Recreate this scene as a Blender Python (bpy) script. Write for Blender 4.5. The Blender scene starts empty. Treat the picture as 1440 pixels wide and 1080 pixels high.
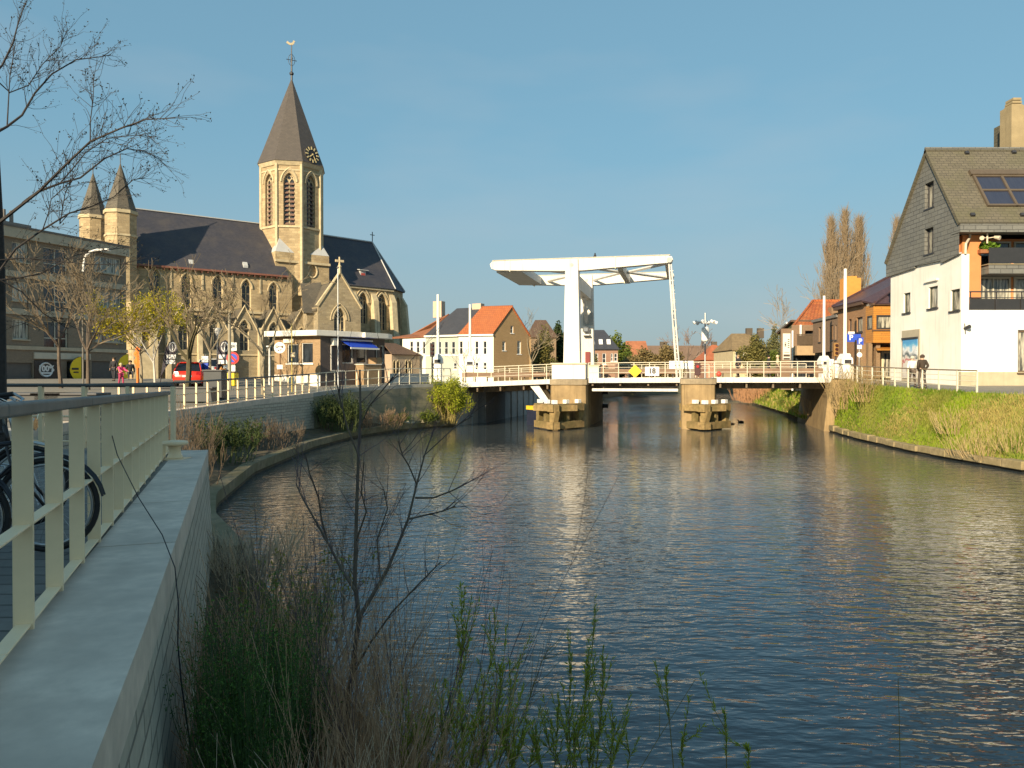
import bpy, bmesh, math, random
from math import sin, cos, pi, radians, sqrt, atan, atan2
from mathutils import Vector as V, Matrix
from mathutils.geometry import tessellate_polygon, delaunay_2d_cdt
S = bpy.context.scene
COL = S.collection
F = 1080.0
E = 3.85                       # eye height over the water (water z = 0)
PITCH = atan(12/1080)

def ray(px, py):
    cx, cy = (px-720)/F, -(py-540)/F
    return V((cx, cos(PITCH)+sin(PITCH)*cy, -sin(PITCH)+cos(PITCH)*cy))
def at(px, py, Y):
    d = ray(px, py); t = Y/d.y
    return V((d.x*t, Y, E+d.z*t))
def onz(px, py, z):
    d = ray(px, py); t = (z-E)/d.z
    return V((d.x*t, d.y*t, z))
def lerp(a, b, t): return a+(b-a)*t
def interp(tab, x):
    if x <= tab[0][0]: return tab[0][1]
    for (a, fa), (b, fb) in zip(tab, tab[1:]):
        if x <= b: return lerp(fa, fb, (x-a)/(b-a))
    return tab[-1][1]

# ---------------------------------------------------------------- objects
def props(o, label=None, cat=None, group=None, kind=None):
    if label: o['label'] = label
    if cat: o['category'] = cat
    if group: o['group'] = group
    if kind: o['kind'] = kind
    return o
def woff(o):
    v = V((0, 0, 0))
    while o is not None:
        v = v+V(o.location); o = o.parent
    return v
def thing(name, label, cat, loc=(0, 0, 0), group=None):
    o = bpy.data.objects.new(name, None); COL.objects.link(o)
    o.empty_display_size = .3
    o.location = loc
    return props(o, label, cat, group)
def kids(o): return [c for c in bpy.data.objects if c.parent == o]
def copy_tree(o, parent=None, label=None):
    c = o.copy(); COL.objects.link(c); c.parent = parent
    if label: c['label'] = label
    for ch in kids(o): copy_tree(ch, c)
    return c
def repeat(part, parent, offs):
    for v in offs:
        c = part.copy(); COL.objects.link(c); c.parent = parent; c.location = V(part.location)+V(v)

class Pl:
    """vertical facade plane: origin, horizontal direction (left to right seen from outside); d grows inward"""
    def __init__(s, a, b, z=0):
        s.o = V((a[0], a[1], z)); dx, dy = b[0]-a[0], b[1]-a[1]
        s.L = sqrt(dx*dx+dy*dy); s.t = V((dx/s.L, dy/s.L, 0)); s.n = V((-s.t.y, s.t.x, 0))
    def P(s, u, z, d=0): return s.o+s.t*u+s.n*d+V((0, 0, z-s.o.z))
    def pix(s, px, py, d=0):
        r = ray(px, py); o = s.o+s.n*d-V((0, 0, E))
        k = o.dot(s.n)/r.dot(s.n); p = r*k
        q = p-o; return (q.dot(s.t), p.z+E)
    def u(s, px, d=0): return s.pix(px, 528, d)[0]
    def z(s, px, py, d=0): return s.pix(px, py, d)[1]

SPLIT = {'buttress', 'rail_board', 'cornice', 'knee_brace', 'roof_vent', 'mudguard', 'corner_finial', 'strut', 'diagonal_brace', 'spotlight', 'cross_tie', 'flange', 'broach', 'roof_cap', 'floor_beam', 'pillar', 'grip', 'porch_pillar', 'ridge_cap', 'fender_block', 'lens', 'clock_hand', 'floor_beams', 'lower_chord', 'text_bar', 'downpipe', 'shoe', 'leg', 'hood_mould', 'skylight'}
class MB:
    def __init__(s): s.v = []; s.f = []
    def face(s, pts):
        n = len(s.v); s.v += [tuple(p) for p in pts]; s.f.append(tuple(range(n, n+len(pts)))); return s
    def quad8(s, a):   # a: 8 corners, 0-3 bottom loop, 4-7 top loop
        n = len(s.v); s.v += [tuple(p) for p in a]
        for q in ((3, 2, 1, 0), (4, 5, 6, 7), (0, 1, 5, 4), (1, 2, 6, 5), (2, 3, 7, 6), (3, 0, 4, 7)):
            s.f.append(tuple(n+i for i in q))
        return s
    def box(s, x0, x1, y0, y1, z0, z1):
        return s.quad8([(x0, y0, z0), (x1, y0, z0), (x1, y1, z0), (x0, y1, z0), (x0, y0, z1), (x1, y0, z1), (x1, y1, z1), (x0, y1, z1)])
    def pbox(s, p, u0, u1, z0, z1, d0, d1):
        return s.quad8([p.P(u0, z0, d0), p.P(u1, z0, d0), p.P(u1, z0, d1), p.P(u0, z0, d1),
                        p.P(u0, z1, d0), p.P(u1, z1, d0), p.P(u1, z1, d1), p.P(u0, z1, d1)])
    def prism(s, poly, vec):
        """closed prism from 3D polygon extruded by vec"""
        vec = V(vec); a = [V(p) for p in poly]; b = [p+vec for p in a]; n = len(a)
        tri = tessellate_polygon([a])
        nrm = V((0, 0, 0))
        for i in range(n): nrm += a[i].cross(a[(i+1) % n])
        flip = nrm.dot(vec) > 0
        k = len(s.v); s.v += [tuple(p) for p in a+b]
        for t in tri:
            nt = (a[t[1]]-a[t[0]]).cross(a[t[2]]-a[t[0]])
            t1 = t if nt.dot(vec) < 0 else t[::-1]
            s.f.append(tuple(k+i for i in t1)); s.f.append(tuple(k+n+i for i in t1[::-1]))
        for i in range(n):
            j = (i+1) % n
            q = (k+i, k+j, k+n+j, k+n+i)
            s.f.append(q if flip else q[::-1])
        return s
    def slab(s, pts, th):
        a = [V(p) for p in pts]; nrm = V((0, 0, 0))
        for i in range(len(a)): nrm += a[i].cross(a[(i+1) % len(a)])
        nrm.normalize()
        if nrm.z < 0: nrm = -nrm
        return s.prism(a, -nrm*th)
    def tube(s, pts, rad, n=6, cap=True):
        pts = [V(p) for p in pts]; m = len(pts)
        if not isinstance(rad, (list, tuple)): rad = [rad]*m
        k = len(s.v); ref = None
        for i, p in enumerate(pts):
            d = (pts[min(i+1, m-1)]-pts[max(i-1, 0)])
            if d.length < 1e-9: d = V((0, 0, 1))
            d.normalize()
            if ref is None:
                ref = V((1, 0, 0)) if abs(d.x) < .8 else V((0, 1, 0))
            a = (ref-d*ref.dot(d))
            if a.length < 1e-4: a = d.orthogonal()
            a.normalize(); b = d.cross(a); ref = a
            for j in range(n):
                t = 2*pi*j/n
                q = p+(a*cos(t)+b*sin(t))*rad[i]; s.v.append((q.x, q.y, q.z))
        for i in range(m-1):
            for j in range(n):
                j2 = (j+1) % n
                s.f.append((k+i*n+j, k+i*n+j2, k+(i+1)*n+j2, k+(i+1)*n+j))
        if cap:
            s.f.append(tuple(k+j for j in range(n))[::-1]); s.f.append(tuple(k+(m-1)*n+j for j in range(n)))
        return s
    def lathe(s, c, prof, n=12, ax=None):
        """prof: list (r, z) from bottom to top around vertical axis at c"""
        c = V(c); k = len(s.v)
        for r, z in prof:
            for j in range(n):
                t = 2*pi*j/n; s.v.append((c.x+r*cos(t), c.y+r*sin(t), c.z+z))
        for i in range(len(prof)-1):
            for j in range(n):
                j2 = (j+1) % n
                s.f.append((k+i*n+j, k+i*n+j2, k+(i+1)*n+j2, k+(i+1)*n+j))
        s.f.append(tuple(k+j for j in range(n))[::-1]); s.f.append(tuple(k+(len(prof)-1)*n+j for j in range(n)))
        return s
    def disc(s, p, c, r, d0, d1, n=20):
        """short cylinder on facade plane p at (u,z)=c"""
        pts = [p.P(c[0]+r*cos(2*pi*i/n), c[1]+r*sin(2*pi*i/n), d0) for i in range(n)]
        return s.prism(pts, p.n*(d1-d0))
    def torus(s, c, R, r, ax='y', n=28, m=6):
        pts = []
        for i in range(n+1):
            t = 2*pi*i/n
            if ax == 'y': pts.append(V(c)+V((R*cos(t), 0, R*sin(t))))
            else: pts.append(V(c)+V((R*cos(t), R*sin(t), 0)))
        return s.tube(pts, r, m, cap=False)
    def build(s, name, mat, parent=None, smooth=False, bevel=0):
        if name in SPLIT:
            par = list(range(len(s.v)))
            def fd(i):
                while par[i] != i: par[i] = par[par[i]]; i = par[i]
                return i
            for f in s.f:
                for i in f[1:]: par[fd(i)] = fd(f[0])
            comp = {}
            for f in s.f: comp.setdefault(fd(f[0]), []).append(f)
            cl = []
            for fs in comp.values():
                ps = [s.v[i] for f in fs for i in f]; lo = [min(p[k] for p in ps)-.02 for k in range(3)]; hi = [max(p[k] for p in ps)+.02 for k in range(3)]
                hit = [c for c in cl if all(c[0][k] <= hi[k] and c[1][k] >= lo[k] for k in range(3))]
                for c in hit:
                    lo = [min(a, b) for a, b in zip(lo, c[0])]; hi = [max(a, b) for a, b in zip(hi, c[1])]; fs = fs+c[2]
                cl = [c for c in cl if not any(c is h for h in hit)]+[(lo, hi, fs)]
            if len(cl) > 1:
                for lo, hi, fs in cl:
                    q = MB(); mp = {}
                    for f in fs:
                        for i in f:
                            if i not in mp: mp[i] = len(q.v); q.v.append(s.v[i])
                        q.f.append(tuple(mp[i] for i in f))
                    o = q._build(name, mat, parent, smooth, bevel)
                return o
        return s._build(name, mat, parent, smooth, bevel)
    def _build(s, name, mat, parent=None, smooth=False, bevel=0):
        off = woff(parent)
        me = bpy.data.meshes.new(name)
        vs = [(x-off.x, y-off.y, z-off.z) for x, y, z in s.v]
        me.from_pydata(vs, [], s.f)
        uvl = me.uv_layers.new(name='UVMap').data
        for p in me.polygons:
            n = p.normal
            if abs(n.z) > .95: t = V((1, 0, 0)); w = V((0, 1, 0))
            else:
                t = V((-n.y, n.x, 0)); t.normalize(); w = n.cross(t)
                if w.z < 0: w = -w
            for li in p.loop_indices:
                co = V(s.v[me.loops[li].vertex_index])
                uvl[li].uv = (co.dot(t), co.dot(w))
        if smooth:
            for p in me.polygons: p.use_smooth = True
        if isinstance(mat, (list, tuple)):
            for m in mat: me.materials.append(m)
        else: me.materials.append(mat)
        o = bpy.data.objects.new(name, me); COL.objects.link(o); o.parent = parent
        if bevel:
            b = o.modifiers.new('bevel', 'BEVEL'); b.width = bevel; b.segments = 2; b.limit_method = 'ANGLE'
        return o

def wall(mb, p, outline, holes=(), d=0, rev=.18):
    """flat facade with real openings and reveals"""
    loops = [[V((u, z, 0)) for u, z in outline]]+[[V((u, z, 0)) for u, z in h] for h in holes]
    flat = [q for l in loops for q in l]
    k = len(mb.v); mb.v += [tuple(p.P(q.x, q.y, d)) for q in flat]
    for t in tessellate_polygon(loops):
        a, b, c = (flat[i] for i in t)
        ar = (b-a).cross(c-a).z
        if abs(ar) < 1e-9: continue
        mb.f.append(tuple(k+i for i in (t if ar > 0 else t[::-1])))
    for h in holes:
        ar = sum(h[i][0]*h[(i+1) % len(h)][1]-h[(i+1) % len(h)][0]*h[i][1] for i in range(len(h)))
        hh = h if ar > 0 else h[::-1]
        for i in range(len(hh)):
            a, b = hh[i], hh[(i+1) % len(hh)]
            mb.face([p.P(a[0], a[1], d), p.P(a[0], a[1], d+rev), p.P(b[0], b[1], d+rev), p.P(b[0], b[1], d)])
def rect(u0, u1, z0, z1): return [(u0, z0), (u1, z0), (u1, z1), (u0, z1)]
def gothic(uc, z0, w, h, n=5, k=1.0):
    """pointed arch opening outline, radius = k*w"""
    hw = w/2; R = k*w; c = R-hw; ah = sqrt(R*R-c*c); zs = z0+h-ah
    pts = [(uc-hw, z0), (uc+hw, z0)]
    a1 = atan2(ah, c)
    for i in range(n+1):
        a = a1*i/n; pts.append((uc-c+R*cos(a), zs+R*sin(a)))
    for i in range(n-1, -1, -1):
        a = a1*i/n; pts.append((uc+c-R*cos(a), zs+R*sin(a)))
    return pts

def flatpoly(mb, p, poly, d):
    loops = [[V((u, z, 0)) for u, z in poly]]; k = len(mb.v)
    mb.v += [tuple(p.P(u, z, d)) for u, z in poly]
    for t in tessellate_polygon(loops):
        a, b, c = (loops[0][i] for i in t)
        if abs((b-a).cross(c-a).z) < 1e-9: continue
        mb.f.append(tuple(k+i for i in (t if (b-a).cross(c-a).z > 0 else t[::-1])))

def win(parent, p, u0, u1, z0, z1, fm, pm, d=.12, fr=.06, nx=1, ny=1, sill=None, sm=None, name='window', pane='pane', lab=None, ys=None):
    f = MB()
    a, b = d-.05, d+.03
    f.pbox(p, u0, u0+fr, z0, z1, a, b); f.pbox(p, u1-fr, u1, z0, z1, a, b)
    f.pbox(p, u0+fr, u1-fr, z0, z0+fr, a, b); f.pbox(p, u0+fr, u1-fr, z1-fr, z1, a, b)
    for i in range(1, nx):
        c = lerp(u0, u1, i/nx); f.pbox(p, c-fr*.4, c+fr*.4, z0+fr, z1-fr, a+.01, b)
    for i in range(1, ny):
        c = lerp(z0, z1, i/ny) if not ys else ys[i-1]; f.pbox(p, u0+fr, u1-fr, c-fr*.4, c+fr*.4, a+.015, b)
    o = f.build(name, fm, parent)
    if lab: o['label'] = lab
    g = MB(); flatpoly(g, p, rect(u0, u1, z0, z1), d+.012)
    g.build(pane, pm, o)
    if sill:
        s = MB(); s.pbox(p, u0-.08, u1+.08, z0-.09, z0, -sill, d-.051)
        s.build('sill', sm or fm, o)
    return o

# ---------------------------------------------------------------- materials
MATS = {}
def _new(name):
    m = bpy.data.materials.new(name); m.use_nodes = True
    nt = m.node_tree; bs = nt.nodes['Principled BSDF']; MATS[name] = m
    return m, nt, bs
def _noise(nt, vec, scale, detail=4, rough=.6):
    n = nt.nodes.new('ShaderNodeTexNoise'); n.inputs['Scale'].default_value = scale
    n.inputs['Detail'].default_value = detail; n.inputs['Roughness'].default_value = rough
    nt.links.new(vec, n.inputs['Vector']); return n.outputs['Fac']
def _ramp(nt, fac, stops):
    r = nt.nodes.new('ShaderNodeValToRGB'); e = r.color_ramp.elements
    while len(e) < len(stops): e.new(.5)
    for i, (p, c) in enumerate(stops):
        e[i].position = p; e[i].color = (*c, 1) if len(c) == 3 else c
    nt.links.new(fac, r.inputs['Fac']); return r.outputs['Color']
def _mix(nt, fac, a, b, mode='MIX'):
    n = nt.nodes.new('ShaderNodeMix'); n.data_type = 'RGBA'; n.blend_type = mode
    for sock, v in ((n.inputs[0], fac), (n.inputs[6], a), (n.inputs[7], b)):
        if hasattr(v, 'links'): nt.links.new(v, sock)
        else: sock.default_value = v if not isinstance(v, tuple) else (*v, 1)
    return n.outputs[2]
def _bump(nt, bs, h, strength, dist):
    b = nt.nodes.new('ShaderNodeBump'); b.inputs['Strength'].default_value = strength; b.inputs['Distance'].default_value = dist
    nt.links.new(h, b.inputs['Height']); nt.links.new(b.outputs['Normal'], bs.inputs['Normal'])
def mul(c, k): return tuple(min(1, x*k) for x in c)
def M(name, col, rough=.8, var=.2, scale=3, bump=0, metal=0, col2=None, blot=.5, streak=0, spec=.4):
    """painted / plastered / wooden surface: fine mottling, larger blotches, optional vertical run-off stains"""
    if name in MATS: return MATS[name]
    m, nt, bs = _new(name)
    tc = nt.nodes.new('ShaderNodeTexCoord'); ob = tc.outputs['Object']
    n1 = _noise(nt, ob, scale, 6); n2 = _noise(nt, ob, scale*.18, 3)
    c = _ramp(nt, n1, [(.3, mul(col, 1-var)), (.7, mul(col, 1+var))])
    c = _mix(nt, _ramp(nt, n2, [(.42, (0, 0, 0)), (.65, (blot, blot, blot))]), c, col2 or mul(col, 1-var*1.6))
    if streak:
        mp = nt.nodes.new('ShaderNodeMapping'); mp.inputs['Scale'].default_value = (4, 4, .25)
        nt.links.new(ob, mp.inputs['Vector']); n3 = _noise(nt, mp.outputs['Vector'], 1.2, 5)
        c = _mix(nt, _ramp(nt, n3, [(.52, (0, 0, 0)), (.72, (streak, streak, streak))]), c, mul(col, .45))
    nt.links.new(c, bs.inputs['Base Color'])
    bs.inputs['Roughness'].default_value = rough; bs.inputs['Metallic'].default_value = metal
    bs.inputs['Specular IOR Level'].default_value = spec
    if bump: _bump(nt, bs, n1, .6, bump)
    return m
def BR(name, c1, c2, mortar, w=.22, h=.075, ms=.012, rough=.85, var=.25, bump=.01, off=.5, blotc=None, blot=.5, grow=None):
    """coursed masonry / slates / tiles in metres through the UV map"""
    if name in MATS: return MATS[name]
    m, nt, bs = _new(name)
    uv = nt.nodes.new('ShaderNodeTexCoord')
    wv = nt.nodes.new('ShaderNodeTexNoise'); wv.inputs['Scale'].default_value = 3
    nt.links.new(uv.outputs['UV'], wv.inputs['Vector'])
    wm = nt.nodes.new('ShaderNodeMix'); wm.data_type = 'VECTOR'; wm.inputs[0].default_value = .015
    nt.links.new(uv.outputs['UV'], wm.inputs[4]); nt.links.new(wv.outputs['Color'], wm.inputs[5])
    b = nt.nodes.new('ShaderNodeTexBrick'); b.offset = off
    nt.links.new(wm.outputs[1], b.inputs['Vector'])
    b.inputs['Scale'].default_value = 1; b.inputs['Brick Width'].default_value = w; b.inputs['Row Height'].default_value = h
    b.inputs['Mortar Size'].default_value = ms; b.inputs['Mortar Smooth'].default_value = .3; b.inputs['Bias'].default_value = 0
    b.inputs['Color1'].default_value = (*c1, 1); b.inputs['Color2'].default_value = (*c2, 1); b.inputs['Mortar'].default_value = (*mortar, 1)
    n1 = _noise(nt, uv.outputs['UV'], 9, 5); n2 = _noise(nt, uv.outputs['UV'], .45, 4, .65)
    c = _mix(nt, 1.0, b.outputs['Color'], _ramp(nt, n1, [(.25, (1-var,)*3), (.75, (1, 1, 1))]), 'MULTIPLY')
    c = _mix(nt, _ramp(nt, n2, [(.45, (0, 0, 0)), (.68, (blot,)*3)]), c, blotc or mul(c1, .6))
    nt.links.new(c, bs.inputs['Base Color']); bs.inputs['Roughness'].default_value = rough
    if bump: _bump(nt, bs, b.outputs['Fac'], -.8, bump) if False else _bump(nt, bs, _inv(nt, b.outputs['Fac']), .7, bump)
    return m
def _inv(nt, x):
    n = nt.nodes.new('ShaderNodeMath'); n.operation = 'SUBTRACT'; n.inputs[0].default_value = 1
    nt.links.new(x, n.inputs[1]); return n.outputs[0]
def LEAF(name, a, b, tr=.3, rough=.6):
    if name in MATS: return MATS[name]
    m, nt, bs = _new(name)
    g = nt.nodes.new('ShaderNodeNewGeometry')
    c = _ramp(nt, g.outputs['Random Per Island'], [(.1, a), (.9, b)])
    nt.links.new(c, bs.inputs['Base Color']); bs.inputs['Roughness'].default_value = rough
    bs.inputs['Specular IOR Level'].default_value = .25
    if tr:
        t = nt.nodes.new('ShaderNodeBsdfTranslucent'); nt.links.new(c, t.inputs['Color'])
        mx = nt.nodes.new('ShaderNodeMixShader'); mx.inputs[0].default_value = tr
        out = nt.nodes['Material Output']
        nt.links.new(bs.outputs[0], mx.inputs[1]); nt.links.new(t.outputs[0], mx.inputs[2]); nt.links.new(mx.outputs[0], out.inputs['Surface'])
    return m
def GLASS(name, col, stripes=None, rough=.07, sc=7):
    """window glass seen by day: dark gloss, optionally with pale curtains behind"""
    if name in MATS: return MATS[name]
    m, nt, bs = _new(name)
    tc = nt.nodes.new('ShaderNodeTexCoord')
    mp = nt.nodes.new('ShaderNodeMapping'); mp.inputs['Scale'].default_value = (1, .12, 1)
    nt.links.new(tc.outputs['UV'], mp.inputs['Vector'])
    n = _noise(nt, mp.outputs['Vector'], sc, 3)
    c = _ramp(nt, n, [(.4, col), (.62, stripes or mul(col, 2.2))])
    nt.links.new(c, bs.inputs['Base Color']); bs.inputs['Roughness'].default_value = rough
    bs.inputs['Specular IOR Level'].default_value = .7
    return m

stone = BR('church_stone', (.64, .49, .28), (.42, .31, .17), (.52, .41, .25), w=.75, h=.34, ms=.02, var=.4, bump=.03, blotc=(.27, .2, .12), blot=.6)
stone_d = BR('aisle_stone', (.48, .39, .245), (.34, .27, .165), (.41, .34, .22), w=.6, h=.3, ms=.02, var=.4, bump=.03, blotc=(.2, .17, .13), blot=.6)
trim = M('pale_trim_stone', (.56, .46, .29), .8, .2, 2, streak=.3)
slate = BR('slate_roof', (.066, .064, .08), (.05, .05, .066), (.03, .03, .04), w=.35, h=.2, ms=.01, rough=.62, var=.3, bump=.008, blotc=(.1, .085, .075), blot=.45)
slate_w = BR('weathered_slate', (.155, .135, .1), (.115, .1, .08), (.06, .055, .045), w=.36, h=.2, ms=.016, rough=.75, var=.35, bump=.012, blotc=(.16, .13, .09), blot=.5)
white = M('white_paint', (.8, .78, .74), .5, .05, 2, streak=.18)
white_plain = M('white_enamel', (.8, .79, .76), .4, .04, 2)
bridge_white = M('bridge_white_paint', (.7, .68, .64), .5, .06, 1.3, streak=.5, col2=(.56, .5, .41))
cream = M('cream_powder_coat', (.86, .66, .42), .45, .06, 5, blot=.3)
conc = M('concrete', (.36, .35, .32), .85, .15, 2.2, bump=.004, streak=.2)
conc_pale = M('pale_concrete', (.65, .55, .45), .8, .13, 9, bump=.004, blot=.75, col2=(.47, .4, .33), streak=.12)
conc_warm = M('weathered_pier_concrete', (.33, .23, .115), .85, .28, 1.2, bump=.01, streak=.8, col2=(.2, .145, .08))
conc_old = M('old_mossy_concrete', (.34, .29, .19), .9, .3, 3, bump=.015, col2=(.16, .15, .07), blot=.8)
dark_metal = M('dark_metal', (.04, .04, .045), .45, .2, 8)
black = M('black_rubber', (.015, .015, .017), .6, .2, 10)
steel = M('galvanised_steel', (.42, .43, .44), .35, .12, 12, metal=.8)
bark = M('bark', (.13, .1, .075), .9, .3, 8, bump=.01)
bark_pale = M('pale_bark', (.3, .25, .17), .9, .3, 8)
twig = M('bare_twigs', (.2, .155, .1), .85, .25, 4)
glass_dark = GLASS('dark_window_glass', (.015, .018, .022))
glass_curtain = GLASS('curtained_window_glass', (.06, .06, .055), (.5, .47, .38))
glass_church = GLASS('leaded_church_glass', (.012, .012, .014), (.05, .05, .05), rough=.25, sc=20)
red_brick = BR('red_brick', (.4, .19, .11), (.33, .15, .085), (.38, .3, .24), blotc=(.25, .12, .08))
brown_brick = BR('brown_brick', (.33, .2, .1), (.26, .155, .08), (.3, .22, .14), blotc=(.2, .12, .07))
tile_orange = BR('orange_roof_tiles', (.5, .15, .045), (.42, .12, .04), (.22, .07, .03), w=.28, h=.34, ms=.02, var=.3, rough=.75, bump=.03, blotc=(.34, .12, .05), blot=.4)
tile_brown = BR('brown_roof_tiles', (.19, .11, .07), (.14, .085, .055), (.07, .045, .03), w=.28, h=.34, ms=.02, var=.3, rough=.8, bump=.03)

# ---------------------------------------------------------------- plants
def rvec(r): return V((r.gauss(0, 1), r.gauss(0, 1), r.gauss(0, 1)))
def grow(mb, rng, p, d, L, r, lev, maxlev, tips, up=.15, kids_n=(3, 5), ang=.75, shrink=.62, mb2=None, wob=.12, minr=.004, split=1):
    n = 4 if lev == 0 else 3; pts = [V(p)]; rad = [r]; dd = V(d).normalized()
    ends = []
    for i in range(n):
        dd = (dd+rvec(rng)*wob+V((0, 0, up*.25))).normalized()
        pts.append(pts[-1]+dd*(L/n)); rad.append(max(minr, r*(1-.55*(i+1)/n)))
        ends.append((pts[-1].copy(), dd.copy(), rad[-1]))
    tgt = mb if lev <= split or mb2 is None else mb2
    tgt.tube(pts, rad, 6 if lev == 0 else (4 if lev == 1 else 3), cap=False)
    if lev >= maxlev:
        tips.append((pts[-1], dd)); tips.append((pts[-2], dd)); return
    k = rng.randint(*kids_n)
    for j in range(k):
        e = ends[-1-int(rng.random()*min(n, 3.0))] if j else ends[-1]
        ax = rvec(rng); ax = (ax-e[1]*ax.dot(e[1])).normalized()
        a = rng.uniform(.35, 1)*ang
        nd = (e[1]*cos(a)+ax*sin(a)+V((0, 0, up))).normalized()
        grow(mb, rng, e[0], nd, L*shrink*rng.uniform(.75, 1.2), max(minr, e[2]*.72), lev+1, maxlev, tips, up, kids_n, ang, shrink, mb2, wob, minr, split)
def leaves(mb, rng, pts, n, spread, size, aspect=.5):
    for p, d in pts:
        for _ in range(n):
            c = p+rvec(rng)*spread*.6
            a = (d*.4+rvec(rng)).normalized(); b = a.orthogonal().normalized()
            if rng.random() < .5: b = a.cross(b)
            s = size*rng.uniform(.6, 1.3)
            mb.face([c, c+a*s*.5+b*s*aspect*.5, c+a*s, c+a*s*.5-b*s*aspect*.5])
def cloud(mb, rng, blobs, n, size, aspect=.6, shell=.55):
    """leaf-sized faces spread through lumpy blobs: (center, radius xyz)"""
    w = [b[1][0]*b[1][1]*b[1][2] for b in blobs]
    for _ in range(n):
        c, r = rng.choices(blobs, w)[0]
        q = rvec(rng).normalized()*(shell+(1-shell)*rng.random()) * rng.uniform(.75, 1.06)
        p = V((c[0]+q.x*r[0], c[1]+q.y*r[1], c[2]+q.z*r[2]))
        a = rvec(rng).normalized(); b = a.orthogonal().normalized(); s = size*rng.uniform(.5, 1.4)
        mb.face([p-a*s*.5, p+b*s*aspect*.5, p+a*s*.5, p-b*s*aspect*.5])
def text_mesh(txt, size, mat, parent, p, u, z, d, name='lettering', bold=0, rot=0, align='CENTER'):
    """raised lettering on facade plane p, centred on (u,z)"""
    cu = bpy.data.curves.new('t', 'FONT'); cu.body = txt; cu.size = size; cu.align_x = align; cu.align_y = 'CENTER'
    cu.extrude = .004; cu.offset = bold
    t = bpy.data.objects.new('t', cu); COL.objects.link(t)
    bpy.context.view_layer.update()
    me = bpy.data.meshes.new_from_object(t.evaluated_get(bpy.context.evaluated_depsgraph_get()))
    bpy.data.objects.remove(t)
    off = woff(parent); c, s = cos(rot), sin(rot)
    for v in me.vertices:
        x, y, zz = v.co
        v.co = p.P(u+x*c-y*s, z+x*s+y*c, d-zz)-off
    me.materials.clear(); me.materials.append(mat)
    o = bpy.data.objects.new(name, me); COL.objects.link(o); o.parent = parent
    return o
# ================================================================ setting
def sm(t): t = max(0, min(1, t)); return t*t*(3-2*t)
def gl(x, y): return .38*sm((y-33)/9)*sm((-x-13.2)/3)*(1-sm((y-60)/25))+interp([(-30, 2.6), (4, 2.58), (14, 2.45), (31, 2.42), (46, 2.79), (54, 3.2), (62, 3.22), (78, 2.85), (120, 2.8), (200, 2.3)], y)
def gr(x, y): return interp([(30, 2.95), (37, 3.03), (40.5, 3.12), (48, 3.34), (54, 3.6), (62, 3.6), (75, 3.1), (110, 2.6), (160, 2.0)], y)
# outer line of the left quay wall, near to far
QN = [(1.6, -6), (.22, -2), (-1.81, 3.77), (-5.68, 14.35)]
QR = [(-9.6, 14.8), (-12.6, 19), (-13.6, 25), (-13.5, 31), (-12.8, 39), (-11.9, 46)]
QB = [(-10.9, 49.2), (-9.0, 52), (-7.2, 54.6), (-5.65, 56.4), (-4.3, 58.6)]
QF = [(-2.6, 63), (1.4, 75.6), (8, 100), (14, 130), (22, 152), (45, 176), (90, 190), (160, 200)]
WL = [(7, -6), (3.5, 1), (2.4, 4.2), (1.7, 5.6), (-.3, 6.5), (-1.1, 7.2), (-2.0, 8.6), (-3.5, 11.5), (-5.6, 15.8), (-7.4, 19), (-8.6, 22.2), (-10.0, 29.7), (-10.4, 40), (-9.8, 47), (-8.2, 52.5), (-6.2, 55.6), (-4.2, 57.8)]
WR = [(15, -6), (17.6, 12), (19.4, 22), (20.2, 30.3), (19.9, 37), (20.7, 46.7), (22.1, 54.5), (23.2, 62), (25.7, 73), (31, 100), (40, 132), (58, 150), (100, 160), (170, 165)]
TR = [(20, -6), (22.4, 12), (23.6, 22), (23.5, 31), (22.3, 37), (21.75, 40.6), (21.5, 47.2), (23.6, 54.5), (26.2, 62), (29.4, 73), (35, 98), (44, 126), (61, 145), (102, 154), (172, 158)]

def cdt_sheet(name, outline, zf, mat, step, lim, label=None):
    vs = [V((x, y)) for x, y in outline]; n = len(vs)
    from mathutils.geometry import intersect_point_tri_2d
    def inside(x, y):
        c = False; j = n-1
        for i in range(n):
            xi, yi = outline[i]; xj, yj = outline[j]
            if (yi > y) != (yj > y) and x < (xj-xi)*(y-yi)/(yj-yi)+xi: c = not c
            j = i
        return c
    x = lim[0]
    while x < lim[1]:
        y = lim[2]
        while y < lim[3]:
            if inside(x, y): vs.append(V((x, y)))
            y += step
        x += step
    ov, oe, of, *_ = delaunay_2d_cdt(vs, [(i, (i+1) % n) for i in range(n)], [list(range(n))], 1, 1e-4)
    m = MB(); m.v = [(v.x, v.y, zf(v.x, v.y)) for v in ov]
    for f in of:
        a, b, c = (ov[i] for i in f[:3])
        m.f.append(tuple(f) if (b-a).cross(c-a) > 0 else tuple(f)[::-1])
    o = m.build(name, mat); o['kind'] = 'structure'
    return o
paving = BR('square_paving', (.3, .27, .22), (.24, .215, .18), (.16, .15, .13), w=.4, h=.2, ms=.012, var=.25, bump=.004)
paving_n = BR('promenade_paving', (.2, .195, .18), (.15, .148, .14), (.07, .07, .065), w=.9, h=.22, ms=.014, var=.3, bump=.008)
left_out = QN+QR+QB+QF+[(700, 260), (700, 900), (-700, 900), (-700, -60), (1.6, -60)]
cdt_sheet('ground', left_out, gl, paving, 3.5, (-80, 36, -20, 130))
right_out = [(20, -60)]+TR+[(700, 200), (700, -60)]
cdt_sheet('right_bank_ground', right_out, gr, paving, 7, (22, 80, 0, 150))
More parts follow.
